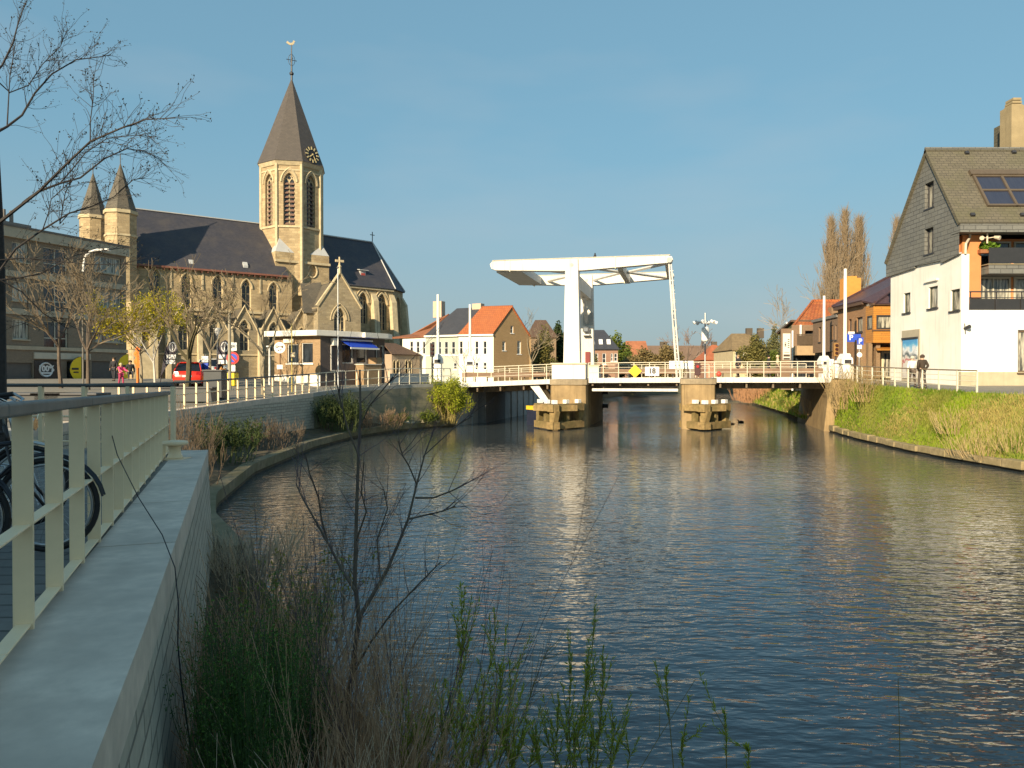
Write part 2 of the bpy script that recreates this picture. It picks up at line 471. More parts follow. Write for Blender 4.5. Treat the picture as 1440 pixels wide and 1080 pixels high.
# near promenade boards/paving sheet 4 mm above
m = MB()
pn = [(-1.2, -5), (-2.35, 3.72), (-6.35, 14.1), (-9.9, 14.6), (-13, 19), (-30, 19), (-30, -5)]
m.prism([V((x, y, 0)) for x, y in pn], (0, 0, -.001))
m.v = [(x, y, gl(x, y)+.006+z) for x, y, z in m.v]
m.build('promenade', paving_n)['kind'] = 'structure'

# ---- water
wm, nt, bs = _new('canal_water')
bs.inputs['Base Color'].default_value = (.055, .068, .074, 1); bs.inputs['Roughness'].default_value = .05
bs.inputs['IOR'].default_value = 1.46; bs.inputs['Specular IOR Level'].default_value = .5
tc = nt.nodes.new('ShaderNodeTexCoord')
def wn(sx, sy, rot, sc, det, w=1.0, dist=0):
    mp = nt.nodes.new('ShaderNodeMapping'); mp.inputs['Scale'].default_value = (sx, sy, 1); mp.inputs['Rotation'].default_value = (0, 0, rot)
    nt.links.new(tc.outputs['Object'], mp.inputs['Vector'])
    n = nt.nodes.new('ShaderNodeTexNoise'); n.inputs['Scale'].default_value = sc; n.inputs['Detail'].default_value = det; n.inputs['Roughness'].default_value = .5
    n.inputs['Distortion'].default_value = dist
    nt.links.new(mp.outputs['Vector'], n.inputs['Vector'])
    k = nt.nodes.new('ShaderNodeMath'); k.operation = 'MULTIPLY'; k.inputs[1].default_value = w
    nt.links.new(n.outputs['Fac'], k.inputs[0]); return k.outputs[0]
def add(a, b):
    k = nt.nodes.new('ShaderNodeMath'); k.operation = 'ADD'; nt.links.new(a, k.inputs[0]); nt.links.new(b, k.inputs[1]); return k.outputs[0]
h = add(add(wn(.5, 1.25, .12, 4.4, 2, .62, .3), wn(.5, 1.1, -.25, 1.6, 2, .75)), wn(.6, 1.2, .4, 8, 2, .16))
# calmer water in the lee of the bridge: ripples die down with distance
sep = nt.nodes.new('ShaderNodeSeparateXYZ'); nt.links.new(tc.outputs['Object'], sep.inputs[0])
rg = nt.nodes.new('ShaderNodeMapRange'); rg.inputs['From Min'].default_value = 12; rg.inputs['From Max'].default_value = 44
rg.inputs['To Min'].default_value = 1.0; rg.inputs['To Max'].default_value = .27
nt.links.new(sep.outputs['Y'], rg.inputs['Value'])
rg2 = nt.nodes.new('ShaderNodeMapRange'); rg2.inputs['From Min'].default_value = 60; rg2.inputs['From Max'].default_value = 78; rg2.inputs['To Max'].default_value = .9
nt.links.new(sep.outputs['Y'], rg2.inputs['Value']); rsum = add(rg.outputs[0], rg2.outputs[0])
patch = _noise(nt, tc.outputs['Object'], .09, 2)
pr = nt.nodes.new('ShaderNodeMapRange'); pr.inputs['From Min'].default_value = .35; pr.inputs['From Max'].default_value = .65
pr.inputs['To Min'].default_value = .65; pr.inputs['To Max'].default_value = 1.2; nt.links.new(patch, pr.inputs['Value'])
k = nt.nodes.new('ShaderNodeMath'); k.operation = 'MULTIPLY'; nt.links.new(h, k.inputs[0]); nt.links.new(pr.outputs[0], k.inputs[1])
k2 = nt.nodes.new('ShaderNodeMath'); k2.operation = 'MULTIPLY'; nt.links.new(k.outputs[0], k2.inputs[0]); nt.links.new(rsum, k2.inputs[1])
b = nt.nodes.new('ShaderNodeBump'); b.inputs['Strength'].default_value = 1; b.inputs['Distance'].default_value = .055
nt.links.new(k2.outputs[0], b.inputs['Height']); nt.links.new(b.outputs['Normal'], bs.inputs['Normal'])
m = MB(); m.face([(-25, -60, 0), (220, -60, 0), (220, 230, 0), (-25, 230, 0)])
m.build('water', wm)['kind'] = 'structure'

# ---- near left bank under the wall (earth + concrete ledge)
earth = M('bank_earth', (.09, .07, .045), .95, .4, 3, bump=.05, col2=(.05, .055, .02))
m = MB()
inner = [(2.6, -6), (.5, -2), (-1.6, 3.8), (-2.6, 7), (-4.2, 11), (-5.3, 14.0), (-9.2, 15.2), (-12.3, 19.5), (-13.4, 25), (-13.3, 31), (-12.6, 39), (-11.8, 46), (-9.1, 52), (-4.4, 58.3)]
def rs(poly, n):
    L = [0]
    for a, b_ in zip(poly, poly[1:]): L.append(L[-1]+sqrt((a[0]-b_[0])**2+(a[1]-b_[1])**2))
    out = []
    for i in range(n):
        s = L[-1]*i/(n-1)
        for j in range(len(poly)-1):
            if s <= L[j+1]+1e-9:
                t = (s-L[j])/(L[j+1]-L[j]); out.append((lerp(poly[j][0], poly[j+1][0], t), lerp(poly[j][1], poly[j+1][1], t))); break
    return out
def byY(poly, y):
    for a, b_ in zip(poly, poly[1:]):
        if a[1] <= y <= b_[1]: t = (y-a[1])/(b_[1]-a[1]); return lerp(a[0], b_[0], t)
    return poly[-1][0]
rng = random.Random(3)
ys = [-6+i*1.0 for i in range(64)]; NN = 9; ys = [y for y in ys if y <= 57.8]+[57.8]
grid = []
for y in ys:
    a = byY(inner, y); w = byY(WL, y)
    row = []
    for j in range(NN):
        t = j/(NN-1); z = lerp(.95, .36, t**.6)+(rng.uniform(-.09, .09) if 0 < j < NN-1 else 0)
        row.append((lerp(a-.6, w, t), y, z))
    row.append((w, y, -.5)); grid.append(row)
for r0, r1 in zip(grid, grid[1:]):
    for j in range(NN):
        m.face([r0[j], r0[j+1], r1[j+1], r1[j]])
m.build('left_bank', earth)['kind'] = 'structure'
def ribbon(mb, line, w0, w1, z0, z1):
    """kerb-like strip following a polyline; offsets w0..w1 to the left of travel"""
    n = len(line); P = []
    for i in range(n):
        a = V(line[max(i-1, 0)][:2]); b_ = V(line[min(i+1, n-1)][:2]); d = (b_-a).normalized(); nn = V((-d.y, d.x)); c = V(line[i][:2])
        zz = line[i][2] if len(line[i]) > 2 else 0
        p, q = c+nn*w0, c+nn*w1
        P.append([(p.x, p.y, z0+zz), (q.x, q.y, z0+zz), (q.x, q.y, z1+zz), (p.x, p.y, z1+zz)])
    for r0, r1 in zip(P, P[1:]):
        for j in range(4):
            k_ = (j+1) % 4; mb.face([r0[j], r0[k_], r1[k_], r1[j]])
    mb.face(P[0][::-1]); mb.face(P[-1])
    return mb
line = [p for p in rs(WL, 90) if p[1] > 15]
m = MB(); ribbon(m, line, -.04, .4, .12, .46)
t = thing('quay_ledge', 'low mossy concrete ledge curving along the water below the left quay wall', 'ledge', (*line[0], 0))
m.build('coping', M('ledge_concrete', (.22, .18, .11), .9, .3, 3, bump=.015, col2=(.12, .11, .05), blot=.8), t)
m = MB(); ribbon(m, line, .08, .4, -.4, .12); m.build('ledge_base', M('wet_dark_concrete', (.03, .028, .024), .5, .3, 4), t)

# ---- right bank slope
grass_earth = M('grass_slope_soil', (.2, .24, .03), .95, .35, 1.6, bump=.04, col2=(.3, .23, .07), blot=.8)

# match stations by pairs of the two polylines (same count of vertices)
m = MB(); rows = []
def seg(poly, i, t): return (lerp(poly[i][0], poly[i+1][0], t), lerp(poly[i][1], poly[i+1][1], t))
TR2 = TR[:]
WR2 = [(15, -6), (17.6, 12), (19.4, 22), (20.2, 30.3), (19.95, 35), (19.9, 38.5), (20.7, 46.7), (22.1, 54.5), (23.2, 62), (25.7, 73), (31, 100), (40, 132), (58, 150), (100, 160), (170, 165)]
rng = random.Random(5)
SL = []
for i in range(len(TR2)-1):
    for k_ in range(8):
        t = k_/8; w = seg(WR2, i, t); tp = seg(TR2, i, t); zt = gr(*tp)
        row = []
        for j in range(9):
            s = j/8; bulge = .22*sin(pi*s)
            row.append((lerp(w[0]+.35, tp[0], s), lerp(w[1], tp[1], s), lerp(.34, zt, s)+bulge+(rng.uniform(-.07, .07) if 0 < j < 8 else 0)))
        rows.append(row)
for r0, r1 in zip(rows, rows[1:]):
    for j in range(8): m.face([r0[j], r0[j+1], r1[j+1], r1[j]])
SL = rows
m.build('grass_bank', grass_earth)['kind'] = 'structure'
# kerb stones at the right water line (individual blocks)
kl = [p for p in rs(WR2, 900) if 8 < p[1] < 56]
kerb = thing('bank_kerb', 'row of worn stone kerb blocks at the foot of the right grass bank', 'kerb', (*kl[0], 0))
cum = 0; last = kl[0]; blocks = []
for p in kl:
    if sqrt((p[0]-last[0])**2+(p[1]-last[1])**2) >= 1.05: blocks.append((last, p)); last = p
rng = random.Random(9)
km = M('kerb_stone', (.3, .235, .13), .9, .3, 4, bump=.02, col2=(.2, .17, .07))
for a_, b_ in blocks[:60]:
    pl = Pl(b_, a_); m = MB(); dz = rng.uniform(-.06, .04); L = pl.L
    m.pbox(pl, .03, L-.03, .1, .42+dz, -.02+rng.uniform(-.05, .04), .5)
    m.build('kerb_block', km, kerb, bevel=.03)
m = MB(); ribbon(m, kl[::6], -.12, -.5, -.4, .1); m.build('wet_footing', MATS['wet_dark_concrete'], kerb)

# ---- left quay walls
def quay(name, label, pts, zc, cw, brick, face_h=2.6, batter=.1, ct=.24, zoff=.0):
    """pts: outer coping line near->far ; wall face below"""
    t = thing(name, label, 'wall', (*pts[0], 0))
    m = MB(); n = len(pts)
    line3 = [(x, y, zc(x, y)) for x, y in pts]
    
    for (x0, y0, z0), (x1, y1, z1) in zip(line3, line3[1:]):
        Ls = sqrt((x1-x0)**2+(y1-y0)**2); k = max(1, round(Ls/2.4)); g_ = .011/Ls
        for i in range(k):
            a, b = i/k+(g_ if i else 0), (i+1)/k-(g_ if i < k-1 else 0)
            ribbon(m, [(lerp(x0, x1, a), lerp(y0, y1, a), lerp(z0, z1, a)), (lerp(x0, x1, b), lerp(y0, y1, b), lerp(z0, z1, b))], 0, cw, -ct, .02)
    m.build('coping', conc_pale if brick is white_stone else conc, t, bevel=.028)
    m = MB()
    for (x0, y0, z0), (x1, y1, z1) in zip(line3, line3[1:]):
        d = V((x1-x0, y1-y0)).normalized(); nn = V((d.y, -d.x))
        a_ = V((x0, y0, z0-ct)); b_ = V((x1, y1, z1-ct)); o_ = V((nn.x*batter, nn.y*batter, 0))
        a0 = V((a_.x+o_.x, a_.y+o_.y, -.6)); b0 = V((b_.x+o_.x, b_.y+o_.y, -.6))
        m.face([b_, a_, a0, b0][::-1])
    m.build('wall_face', brick, t)
    return t
white_stone = BR('pale_stone_facing', (.6, .54, .43), (.48, .43, .34), (.24, .22, .18), w=.5, h=.16, ms=.014, var=.3, bump=.02, blotc=(.3, .29, .25), blot=.3)
old_wall = BR('stained_quay_masonry', (.3, .27, .19), (.26, .235, .17), (.2, .185, .14), w=1.2, h=.5, ms=.012, var=.3, bump=.01, blotc=(.2, .2, .08), blot=.7)
cz = lambda x, y: interp([(-6, 2.58), (4, 2.58), (14, 2.44), (31, 2.42), (46, 2.79), (54, 3.2), (59, 3.25)], y)
def roughen(pts, n):
    return rs(pts, n)
near_wall = quay('quay_wall', 'near pale stone quay wall with broad smooth grey coping beside the camera', QN+[], cz, .55, white_stone, batter=.12)
m = MB()   # end return of the near wall
pl = Pl(QN[-1], (-9.6, 14.8))
quay('quay_wall', 'short return of the stone quay wall behind the near coping end', [QN[-1]]+QR[:1], lambda x, y: 2.42, .5, white_stone, batter=.05)
quay('quay_wall', 'curved pale stone quay wall below the long cream railing', QR, cz, .5, white_stone)
quay('quay_wall', 'stained old concrete quay wall leading to the drawbridge from the kiosk', [QR[-1]]+QB, cz, .6, old_wall, ct=.22, batter=.06)
rib = M('ribbed_bank_wall', (.5, .49, .46), .85, .2, 2, streak=.6)
t = thing('quay_wall', 'grey ribbed sheet pile wall seen under the left bridge span', 'wall', (*QB[-1], 0))
line = rs([QB[-1]]+QF[:4], 150); m = MB()
for i, (p, q) in enumerate(zip(line, line[1:])):
    pl = Pl(p, q); o_ = .12 if (i//2) % 2 else 0
    m.pbox(pl, 0, pl.L, -.6, 2.45, -o_, .3)
m.build('sheet_piles', rib, t)
m = MB(); ribbon(m, [(x, y, 0) for x, y in line], -.25, .5, 2.45, 2.75); m.build('coping', conc, t)
t = thing('quay_wall', 'far grassy canal bank wall where the canal bends right', 'wall', (*QF[3], 0))
m = MB(); ribbon(m, [(x, y, 0) for x, y in QF[3:]], 0, .5, -.5, 2.5); m.build('wall_face', old_wall, t)
# ================================================================ church
GZ = 2.8
PN = Pl(at(190, 500, 95)[:2], at(408, 500, 107)[:2])          # nave clerestory plane
church = thing('church', 'large stone gothic church with octagonal spired tower and dark slate roofs', 'church', (*PN.P(10, GZ, 5)[:2], GZ))
louvre = M('tower_louvres', (.2, .12, .09), .8, .2, 6)
lead = M('pale_lead_sheet', (.5, .5, .49), .5, .08, 3)
gutter = M('red_brown_gutter', (.24, .1, .07), .6, .2, 4)
def gwin(parent, p, uc, z0, w, h, d=.35, lights=2, k=1.0, lou=False, mat=None, tr=.07, name='window'):
    """traceried pointed window set at depth d: frame part with pane sub-part"""
    f = MB(); out = gothic(uc, z0, w, h, 6, k)
    pts = [p.P(u, z, d-.04) for u, z in out]
    f.tube(pts+[pts[0]], tr*1.1, 4, cap=False)
    hw = w/2; R = k*w; c = R-hw; ah = sqrt(R*R-c*c); zs = z0+h-ah
    for i in range(1, lights):
        x = uc-hw+w*i/lights; f.tube([p.P(x, z0, d-.04), p.P(x, zs+ah*.1, d-.04)], tr, 4)
    lw = w/lights
    for i in range(lights):
        g = gothic(uc-hw+lw*(i+.5), zs-lw*.6, lw, lw*1.35, 3, .9)[2:]
        f.tube([p.P(u, z, d-.04) for u, z in g], tr*.9, 4)
    r = w*.2; cc = (uc, zs+ah*.5)
    f.tube([p.P(cc[0]+r*cos(2*pi*i/10), cc[1]+r*sin(2*pi*i/10), d-.04) for i in range(11)], tr*.8, 4, cap=False)
    for zz in range(1, int((zs-z0)/1.1)+1):
        if not lou: f.pbox(p, uc-hw, uc+hw, z0+zz*1.1-.02, z0+zz*1.1+.02, d-.05, d)
    o = f.build(name, mat or trim, parent)
    g = MB(); flatpoly(g, p, out, d); g.build('pane', glass_church, o)
    if lou:
        l = MB(); nz = int((zs-z0)/.62)
        for i in range(nz+1):
            for j in range(lights):
                a = uc-hw+lw*j+tr; b = a+lw-2*tr; zz = z0+.1+i*.62
                l.quad8([p.P(a, zz, d-.3), p.P(b, zz, d-.3), p.P(b, zz+.3, d-.02), p.P(a, zz+.3, d-.02),
                         p.P(a, zz+.05, d-.3), p.P(b, zz+.05, d-.3), p.P(b, zz+.35, d-.02), p.P(a, zz+.35, d-.02)])
        l.build('louvre_slats', louvre, o)
    return o
def hood(mb, p, uc, z0, w, h, d=-.06, t=.1, k=1.0):
    g = gothic(uc, z0, w+.3, h+.2, 6, k)[2:]
    mb.tube([p.P(u, z, d) for u, z in g], t, 4)

# ---- nave
u0, u1 = 0, PN.L
ez = PN.z(300, 379); uL, uR = PN.u(188), PN.u(411)
wins = []
for px, yt, yb, wpx in ((218, 378, 428, 15), (263, 385, 432, 14), (307, 388, 433, 14), (347, 394, 436, 13), (385, 398, 438, 12.5)):
    uc = PN.u(px); z0, z1 = PN.z(px, yb), PN.z(px, yt); w = PN.u(px+wpx/2)-PN.u(px-wpx/2)
    wins.append((uc, z0, w, z1-z0))
m = MB(); wall(m, PN, rect(uL, uR, GZ-.5, ez), [gothic(*w, 6) for w in wins], 0, .4)
m.build('nave_wall', stone, church)
for w in wins: gwin(church, PN, *w, d=.38, lights=2 if w[2] < 1.3 else 3)
m = MB()
for w in wins: hood(m, PN, *w)
for i in range(len(wins)-1):     # shallow lesenes with downpipes
    uc = (wins[i][0]+wins[i+1][0])/2; m.pbox(PN, uc-.12, uc+.12, wins[0][1]+2.2, ez-.3, -.1, 0)
m.pbox(PN, uL, uR, PN.z(300, 437)-.15, PN.z(300, 437)+.15, -.22, 0)
m.build('string_course', trim, church)
rz = PN.z(290, 305.5, 5.5)
RD = 5.5
m = MB()     # back walls and gables so it is a solid building
m.pbox(PN, uL, uR, GZ-.5, ez-.1, 2*RD-.3, 2*RD)
m.prism([PN.P(uL, GZ-.5, .3), PN.P(uL, ez, .3), PN.P(uL, rz-.3, RD), PN.P(uL, ez, 2*RD-.3), PN.P(uL, GZ-.5, 2*RD-.3)], PN.t*.4)
m.build('rear_wall', stone, church)
m = MB()
m.slab([PN.P(uL, ez-.1, -.35), PN.P(uR-.5, ez-.1, -.35), PN.P(uR-1.6, rz, RD), PN.P(uL, rz, RD)], .18)
m.slab([PN.P(uL, ez-.1, 2*RD+.35), PN.P(uR-.5, ez-.1, 2*RD+.35), PN.P(uR-1.6, rz, RD), PN.P(uL, rz, RD)][::-1], .18)
nr = m.build('nave_roof', slate, church)
m = MB(); m.pbox(PN, uL, uR-1.6, rz-.02, rz+.1, RD-.12, RD+.12); m.build('ridge_cap', lead, nr)
m = MB(); m.pbox(PN, uL+.1, uR-.4, ez-.32, ez-.08, -.55, -.36)
for i in range(26): m.pbox(PN, uL+.4+i*.76, uL+.52+i*.76, ez-.55, ez-.33, -.45, 0)
m.build('gutter', gutter, nr)
for px, py in ((268, 372), (344, 375)):
    u, z = PN.pix(px, py, .6); m = MB(); m.quad8([PN.P(u-.3, z-.2, .1), PN.P(u+.3, z-.2, .1), PN.P(u+.3, z-.2, 1), PN.P(u-.3, z-.2, 1), PN.P(u-.3, z+.1, .1), PN.P(u+.3, z+.1, .1), PN.P(u+.3, z+.62, .5), PN.P(u-.3, z+.62, .5)])
    m.build('roof_hatch', lead, nr)
# ---- aisle in front with a gable over every bay
AD = -3.6
at_ = PN.z(300, 462, AD)      # springing of gables
bays = [(258, 455, 492, 14), (301, 450, 492, 12), (344, 451, 493, 13), (385, 454, 494, 12), (424, 462, 494, 11)]
aw = []; bu = []
for px, yt, yb, wpx in bays:
    uc = PN.u(px, AD); aw.append((uc, PN.z(px, yb, AD), PN.u(px+wpx/2, AD)-PN.u(px-wpx/2, AD), PN.z(px, yt, AD)-PN.z(px, yb, AD))); bu.append(uc)
sp = (bu[-1]-bu[0])/(len(bu)-1); aL, aR = bu[0]-sp*.95, bu[-1]+sp*.5
out = [(aL, GZ-.5), (aR, GZ-.5), (aR, at_)]
for uc in bu[::-1]:
    out += [(uc+sp*.42, at_), (uc, PN.z(344, 432, AD)), (uc-sp*.42, at_)]
out += [(aL, at_)]
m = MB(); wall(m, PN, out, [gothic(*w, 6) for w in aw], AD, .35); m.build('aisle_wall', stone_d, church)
for w in aw: gwin(church, PN, w[0], w[1], w[2], w[3], d=AD+.33, lights=2, name='window')
m = MB()
for w in aw:
    hood(m, PN, w[0], w[1], w[2], w[3], d=AD-.06)
    a = V(PN.P(w[0]-sp*.46, at_-.1, AD-.1)); b_ = V(PN.P(w[0], PN.z(344, 431, AD)+.12, AD-.1)); c = V(PN.P(w[0]+sp*.46, at_-.1, AD-.1))
    m.tube([a, b_, c], .13, 4)
m.pbox(PN, aL, aR, PN.z(340, 499, AD)-.1, PN.z(340, 499, AD)+.1, AD-.14, AD)
m.build('coping', trim, church)
m = MB()
for i in range(len(bu)+1):
    uc = bu[0]-sp*.5+sp*i
    m.pbox(PN, uc-.3, uc+.3, GZ-.5, PN.z(344, 499, AD), AD-.9, AD)
    m.quad8([PN.P(uc-.27, PN.z(344, 499, AD), AD-.6), PN.P(uc+.27, PN.z(344, 499, AD), AD-.6), PN.P(uc+.27, PN.z(344, 499, AD), AD), PN.P(uc-.27, PN.z(344, 499, AD), AD),
             PN.P(uc-.27, at_-.9, AD-.5), PN.P(uc+.27, at_-.9, AD-.5), PN.P(uc+.27, at_+.3, AD), PN.P(uc-.27, at_+.3, AD)])
m.build('buttress', trim, church)
m = MB(); az = PN.z(300, 441); m.slab([PN.P(aL, at_+.05, AD+.02), PN.P(aR, at_+.05, AD+.02), PN.P(aR, az-.3, -.02), PN.P(aL, az-.3, -.02)], .15)
for uc in bu:
    pk = PN.z(344, 432, AD)
    for s in (-1, 1):
        m.slab([PN.P(uc, pk, AD+.02), PN.P(uc+s*sp*.42, at_, AD+.02), PN.P(uc+s*sp*.42, at_+.4, -.03), PN.P(uc, pk, -.03)], .1)
m.build('aisle_roof', slate_w, church)
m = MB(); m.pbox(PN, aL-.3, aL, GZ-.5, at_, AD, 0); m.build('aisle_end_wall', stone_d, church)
# small bright west porch gable
p = Pl(PN.P(PN.u(188, -4.4), GZ, -4.6)[:2], PN.P(PN.u(222, -4.4), GZ, -4.6)[:2]); zt = p.z(201, 424); zs = p.z(201, 470)
m = MB(); g = gothic(p.L/2, GZ, p.L*.3, p.z(201, 488)-GZ, 5)
wall(m, p, [(0, GZ-.4), (p.L, GZ-.4), (p.L, zs), (p.L/2, zt), (0, zs)], [gothic(p.L/2, p.z(201, 490), p.L*.34, 3, 5)], 0, .3)
m.pbox(p, 0, p.L, GZ-.4, zs-.1, .35, 4.2)
m.slab([p.P(-.1, zs, -.05), p.P(p.L/2, zt+.1, -.05), p.P(p.L/2, zt+.1, 4), p.P(-.1, zs, 4)], .15)
m.slab([p.P(p.L+.1, zs, -.05), p.P(p.L/2, zt+.1, -.05), p.P(p.L/2, zt+.1, 4), p.P(p.L+.1, zs, 4)], .15)
m.build('porch', trim, church)

# ---- octagonal towers
def octa(c, R, rot):
    return [V((c[0]+R*sin(rot+pi/4*i), c[1]-R*cos(rot+pi/4*i), 0)) for i in range(8)]
def frustum(mb, c, R0, R1, z0, z1, rot, c1=None, n=8):
    k = len(mb.v); c1 = c1 or c
    for R, z, cc in ((R0, z0, c), (R1, z1, c1)):
        for i in range(n): mb.v.append((cc[0]+R*sin(rot+2*pi/n*i), cc[1]-R*cos(rot+2*pi/n*i), z))
    for i in range(n):
        j = (i+1) % n; mb.f.append((k+i, k+j, k+n+j, k+n+i))
    mb.f.append(tuple(k+n+i for i in range(n))); mb.f.append(tuple(k+i for i in range(n))[::-1])
for pxl, pxr, ytop, yb, yc, Y, bx in ((114.5, 149, 243, 305, 233, 97, None), (150.5, 190, 230, 298, 222, 93.5, 1)):
    cx = (pxl+pxr)/2; c = at(cx, 400, Y); R = (pxr-pxl)/2/F*Y*1.04
    zc, zt = at(cx, yb, Y).z, at(cx, ytop, Y).z
    m = MB(); frustum(m, c, R, R, GZ, zc, .25); t_ = m.build('stair_turret', stone, church)
    m = MB(); frustum(m, c, R*1.1, R*1.1, zc-.35, zc+.05, .25); frustum(m, c, R*1.06, R*1.06, at(cx, yb+36, Y).z, at(cx, yb+36, Y).z+.25, .25)
    m.build('cornice', trim, t_)
    m = MB(); frustum(m, c, R*1.02, .04, zc+.05, zt, .25); m.tube([(c.x, c.y, zt-.3), (c.x, c.y, zt+1.2)], .05, 5)
    m.build('conical_roof', slate_w if bx else slate_w, t_)
# west front between turrets
a = at(132, 500, 97); b_ = at(170, 500, 93.5)
p = Pl((a.x, a.y), (b_.x+.4, b_.y)); m = MB(); m.pbox(p, 0, p.L, GZ, PN.z(190, 372), 0, .8)
m.pbox(Pl(b_[:2], PN.P(uL+.5, 0, 0)[:2]), 0, 4, GZ, at(180, 372, 93).z, 0, 1)
m.build('west_front', stone, church)
m = MB(); c = at(183, 500, 92.5); frustum(m, c, 1.35, 1.35, GZ, at(183, 455, 92.5).z, .6, n=4); frustum(m, c, 1.3, .9, at(183, 455, 92.5).z, at(183, 425, 92.5).z, .6, n=4)
m.build('corner_buttress', stone, church)

TC = at(411, 400, 112); TR_ = 4.42; TROT = radians(-16+62-180+180+0)
# vertex angles as seen: measured facets -73,-28,17,62 deg from the line of sight (line of sight leans 16 deg left)
base = radians(17+16)
rot = base
tz0 = at(411, 328, 112).z; tz1 = at(411, 238, 112).z; tzt = at(410, 112, 112).z
ring = [V((TC.x+TR_*sin(rot+pi/4*i), TC.y-TR_*cos(rot+pi/4*i), 0)) for i in range(8)]
tower = church
lowz = at(411, 400, 112).z
for i in range(8):
    a, b_ = ring[i], ring[(i+1) % 8]
    p = Pl(a[:2], b_[:2]); w = p.L
    zb, zh = at(411, 322, 111).z, at(411, 250, 111).z
    hs = [gothic(w/2, zb, w*.46, zh-zb, 6)]
    m = MB(); wall(m, p, rect(0, w, lowz-2, tz1), hs, 0, .55)
    if i == 0: tw = m.build('tower_wall', stone, church)
    else: m.build('tower_wall', stone, church)
    gwin(church, p, w/2, zb, w*.46, zh-zb, d=.5, lights=2, lou=True, tr=.09, name='belfry_window')
m = MB()
for i in range(8):
    a, b_ = ring[i], ring[(i+1) % 8]; p = Pl(a[:2], b_[:2]); w = p.L
    hood(m, p, w/2, zb, w*.46+.35, zh-zb+.35, t=.13); hood(m, p, w/2, zb, w*.46+.05, zh-zb+.05, t=.07, d=0)
    m.tube([V((a.x, a.y, lowz-2)), V((a.x, a.y, tz1-.2))], .26, 6)
    m.pbox(p, 0, w, zb-.35, zb-.1, -.14, 0)
    m.pbox(p, 0, w, tz1-1.25, tz1-1.05, -.1, 0)
frustum(m, TC, TR_*1.03, TR_*1.1, tz1-.5, tz1+.05, rot)
m.build('tower_moulding', trim, church)
m = MB(); frustum(m, TC, TR_*1.12, TR_*.93, tz1+.05, tz1+2.2, rot); frustum(m, TC, TR_*.93, .1, tz1+2.2, tzt, rot)
spire = m.build('spire_roof', BR('spire_slate', (.115, .095, .08), (.09, .075, .065), (.06, .05, .045), w=.4, h=.22, ms=.01, rough=.6, var=.3, bump=.008), church)
fz = at(409, 62, 112).z
m = MB(); m.tube([(TC.x, TC.y, tzt-.4), (TC.x, TC.y, fz)], [.16, .06], 6); m.lathe((TC.x, TC.y, tzt+.5), [(.02, 0), (.3, .25), (.32, .45), (.02, .75)], 10)
zc = lerp(tzt, fz, .55)
for s in (0, pi/2):
    dx, dy = cos(s+.5), sin(s+.5)
    m.tube([(TC.x-dx*.75, TC.y-dy*.75, zc), (TC.x+dx*.75, TC.y+dy*.75, zc)], .05, 4)
    m.tube([(TC.x-dx*.35, TC.y-dy*.35, zc-.55), (TC.x, TC.y, zc-.95), (TC.x+dx*.35, TC.y+dy*.35, zc-.55), (TC.x+dx*.5, TC.y+dy*.5, zc), (TC.x+dx*.35, TC.y+dy*.35, zc+.55), (TC.x, TC.y, zc+.95), (TC.x-dx*.35, TC.y-dy*.35, zc+.55), (TC.x-dx*.5, TC.y-dy*.5, zc), (TC.x-dx*.35, TC.y-dy*.35, zc-.55)], .035, 4)
m.build('finial', dark_metal, spire)
# weathercock (outline with thickness)
ck = [(-1.25, .55), (-.95, 1.0), (-.6, .7), (-.2, .55), (.25, .75), (.35, 1.15), (.55, 1.3), (.7, 1.1), (.95, 1.0), (.72, .9), (.6, .45), (.25, .1), (-.3, .05), (-.75, .2)]
pk = Pl(TC[:2], (TC.x+1, TC.y+.25)); m = MB(); m.prism([pk.P(x*.6, fz+z*.6-.2, -.05) for x, z in ck], pk.n*.1)
m.build('weathercock', M('gilded_metal', (.6, .48, .3), .4, .1, 5, metal=.5), spire)
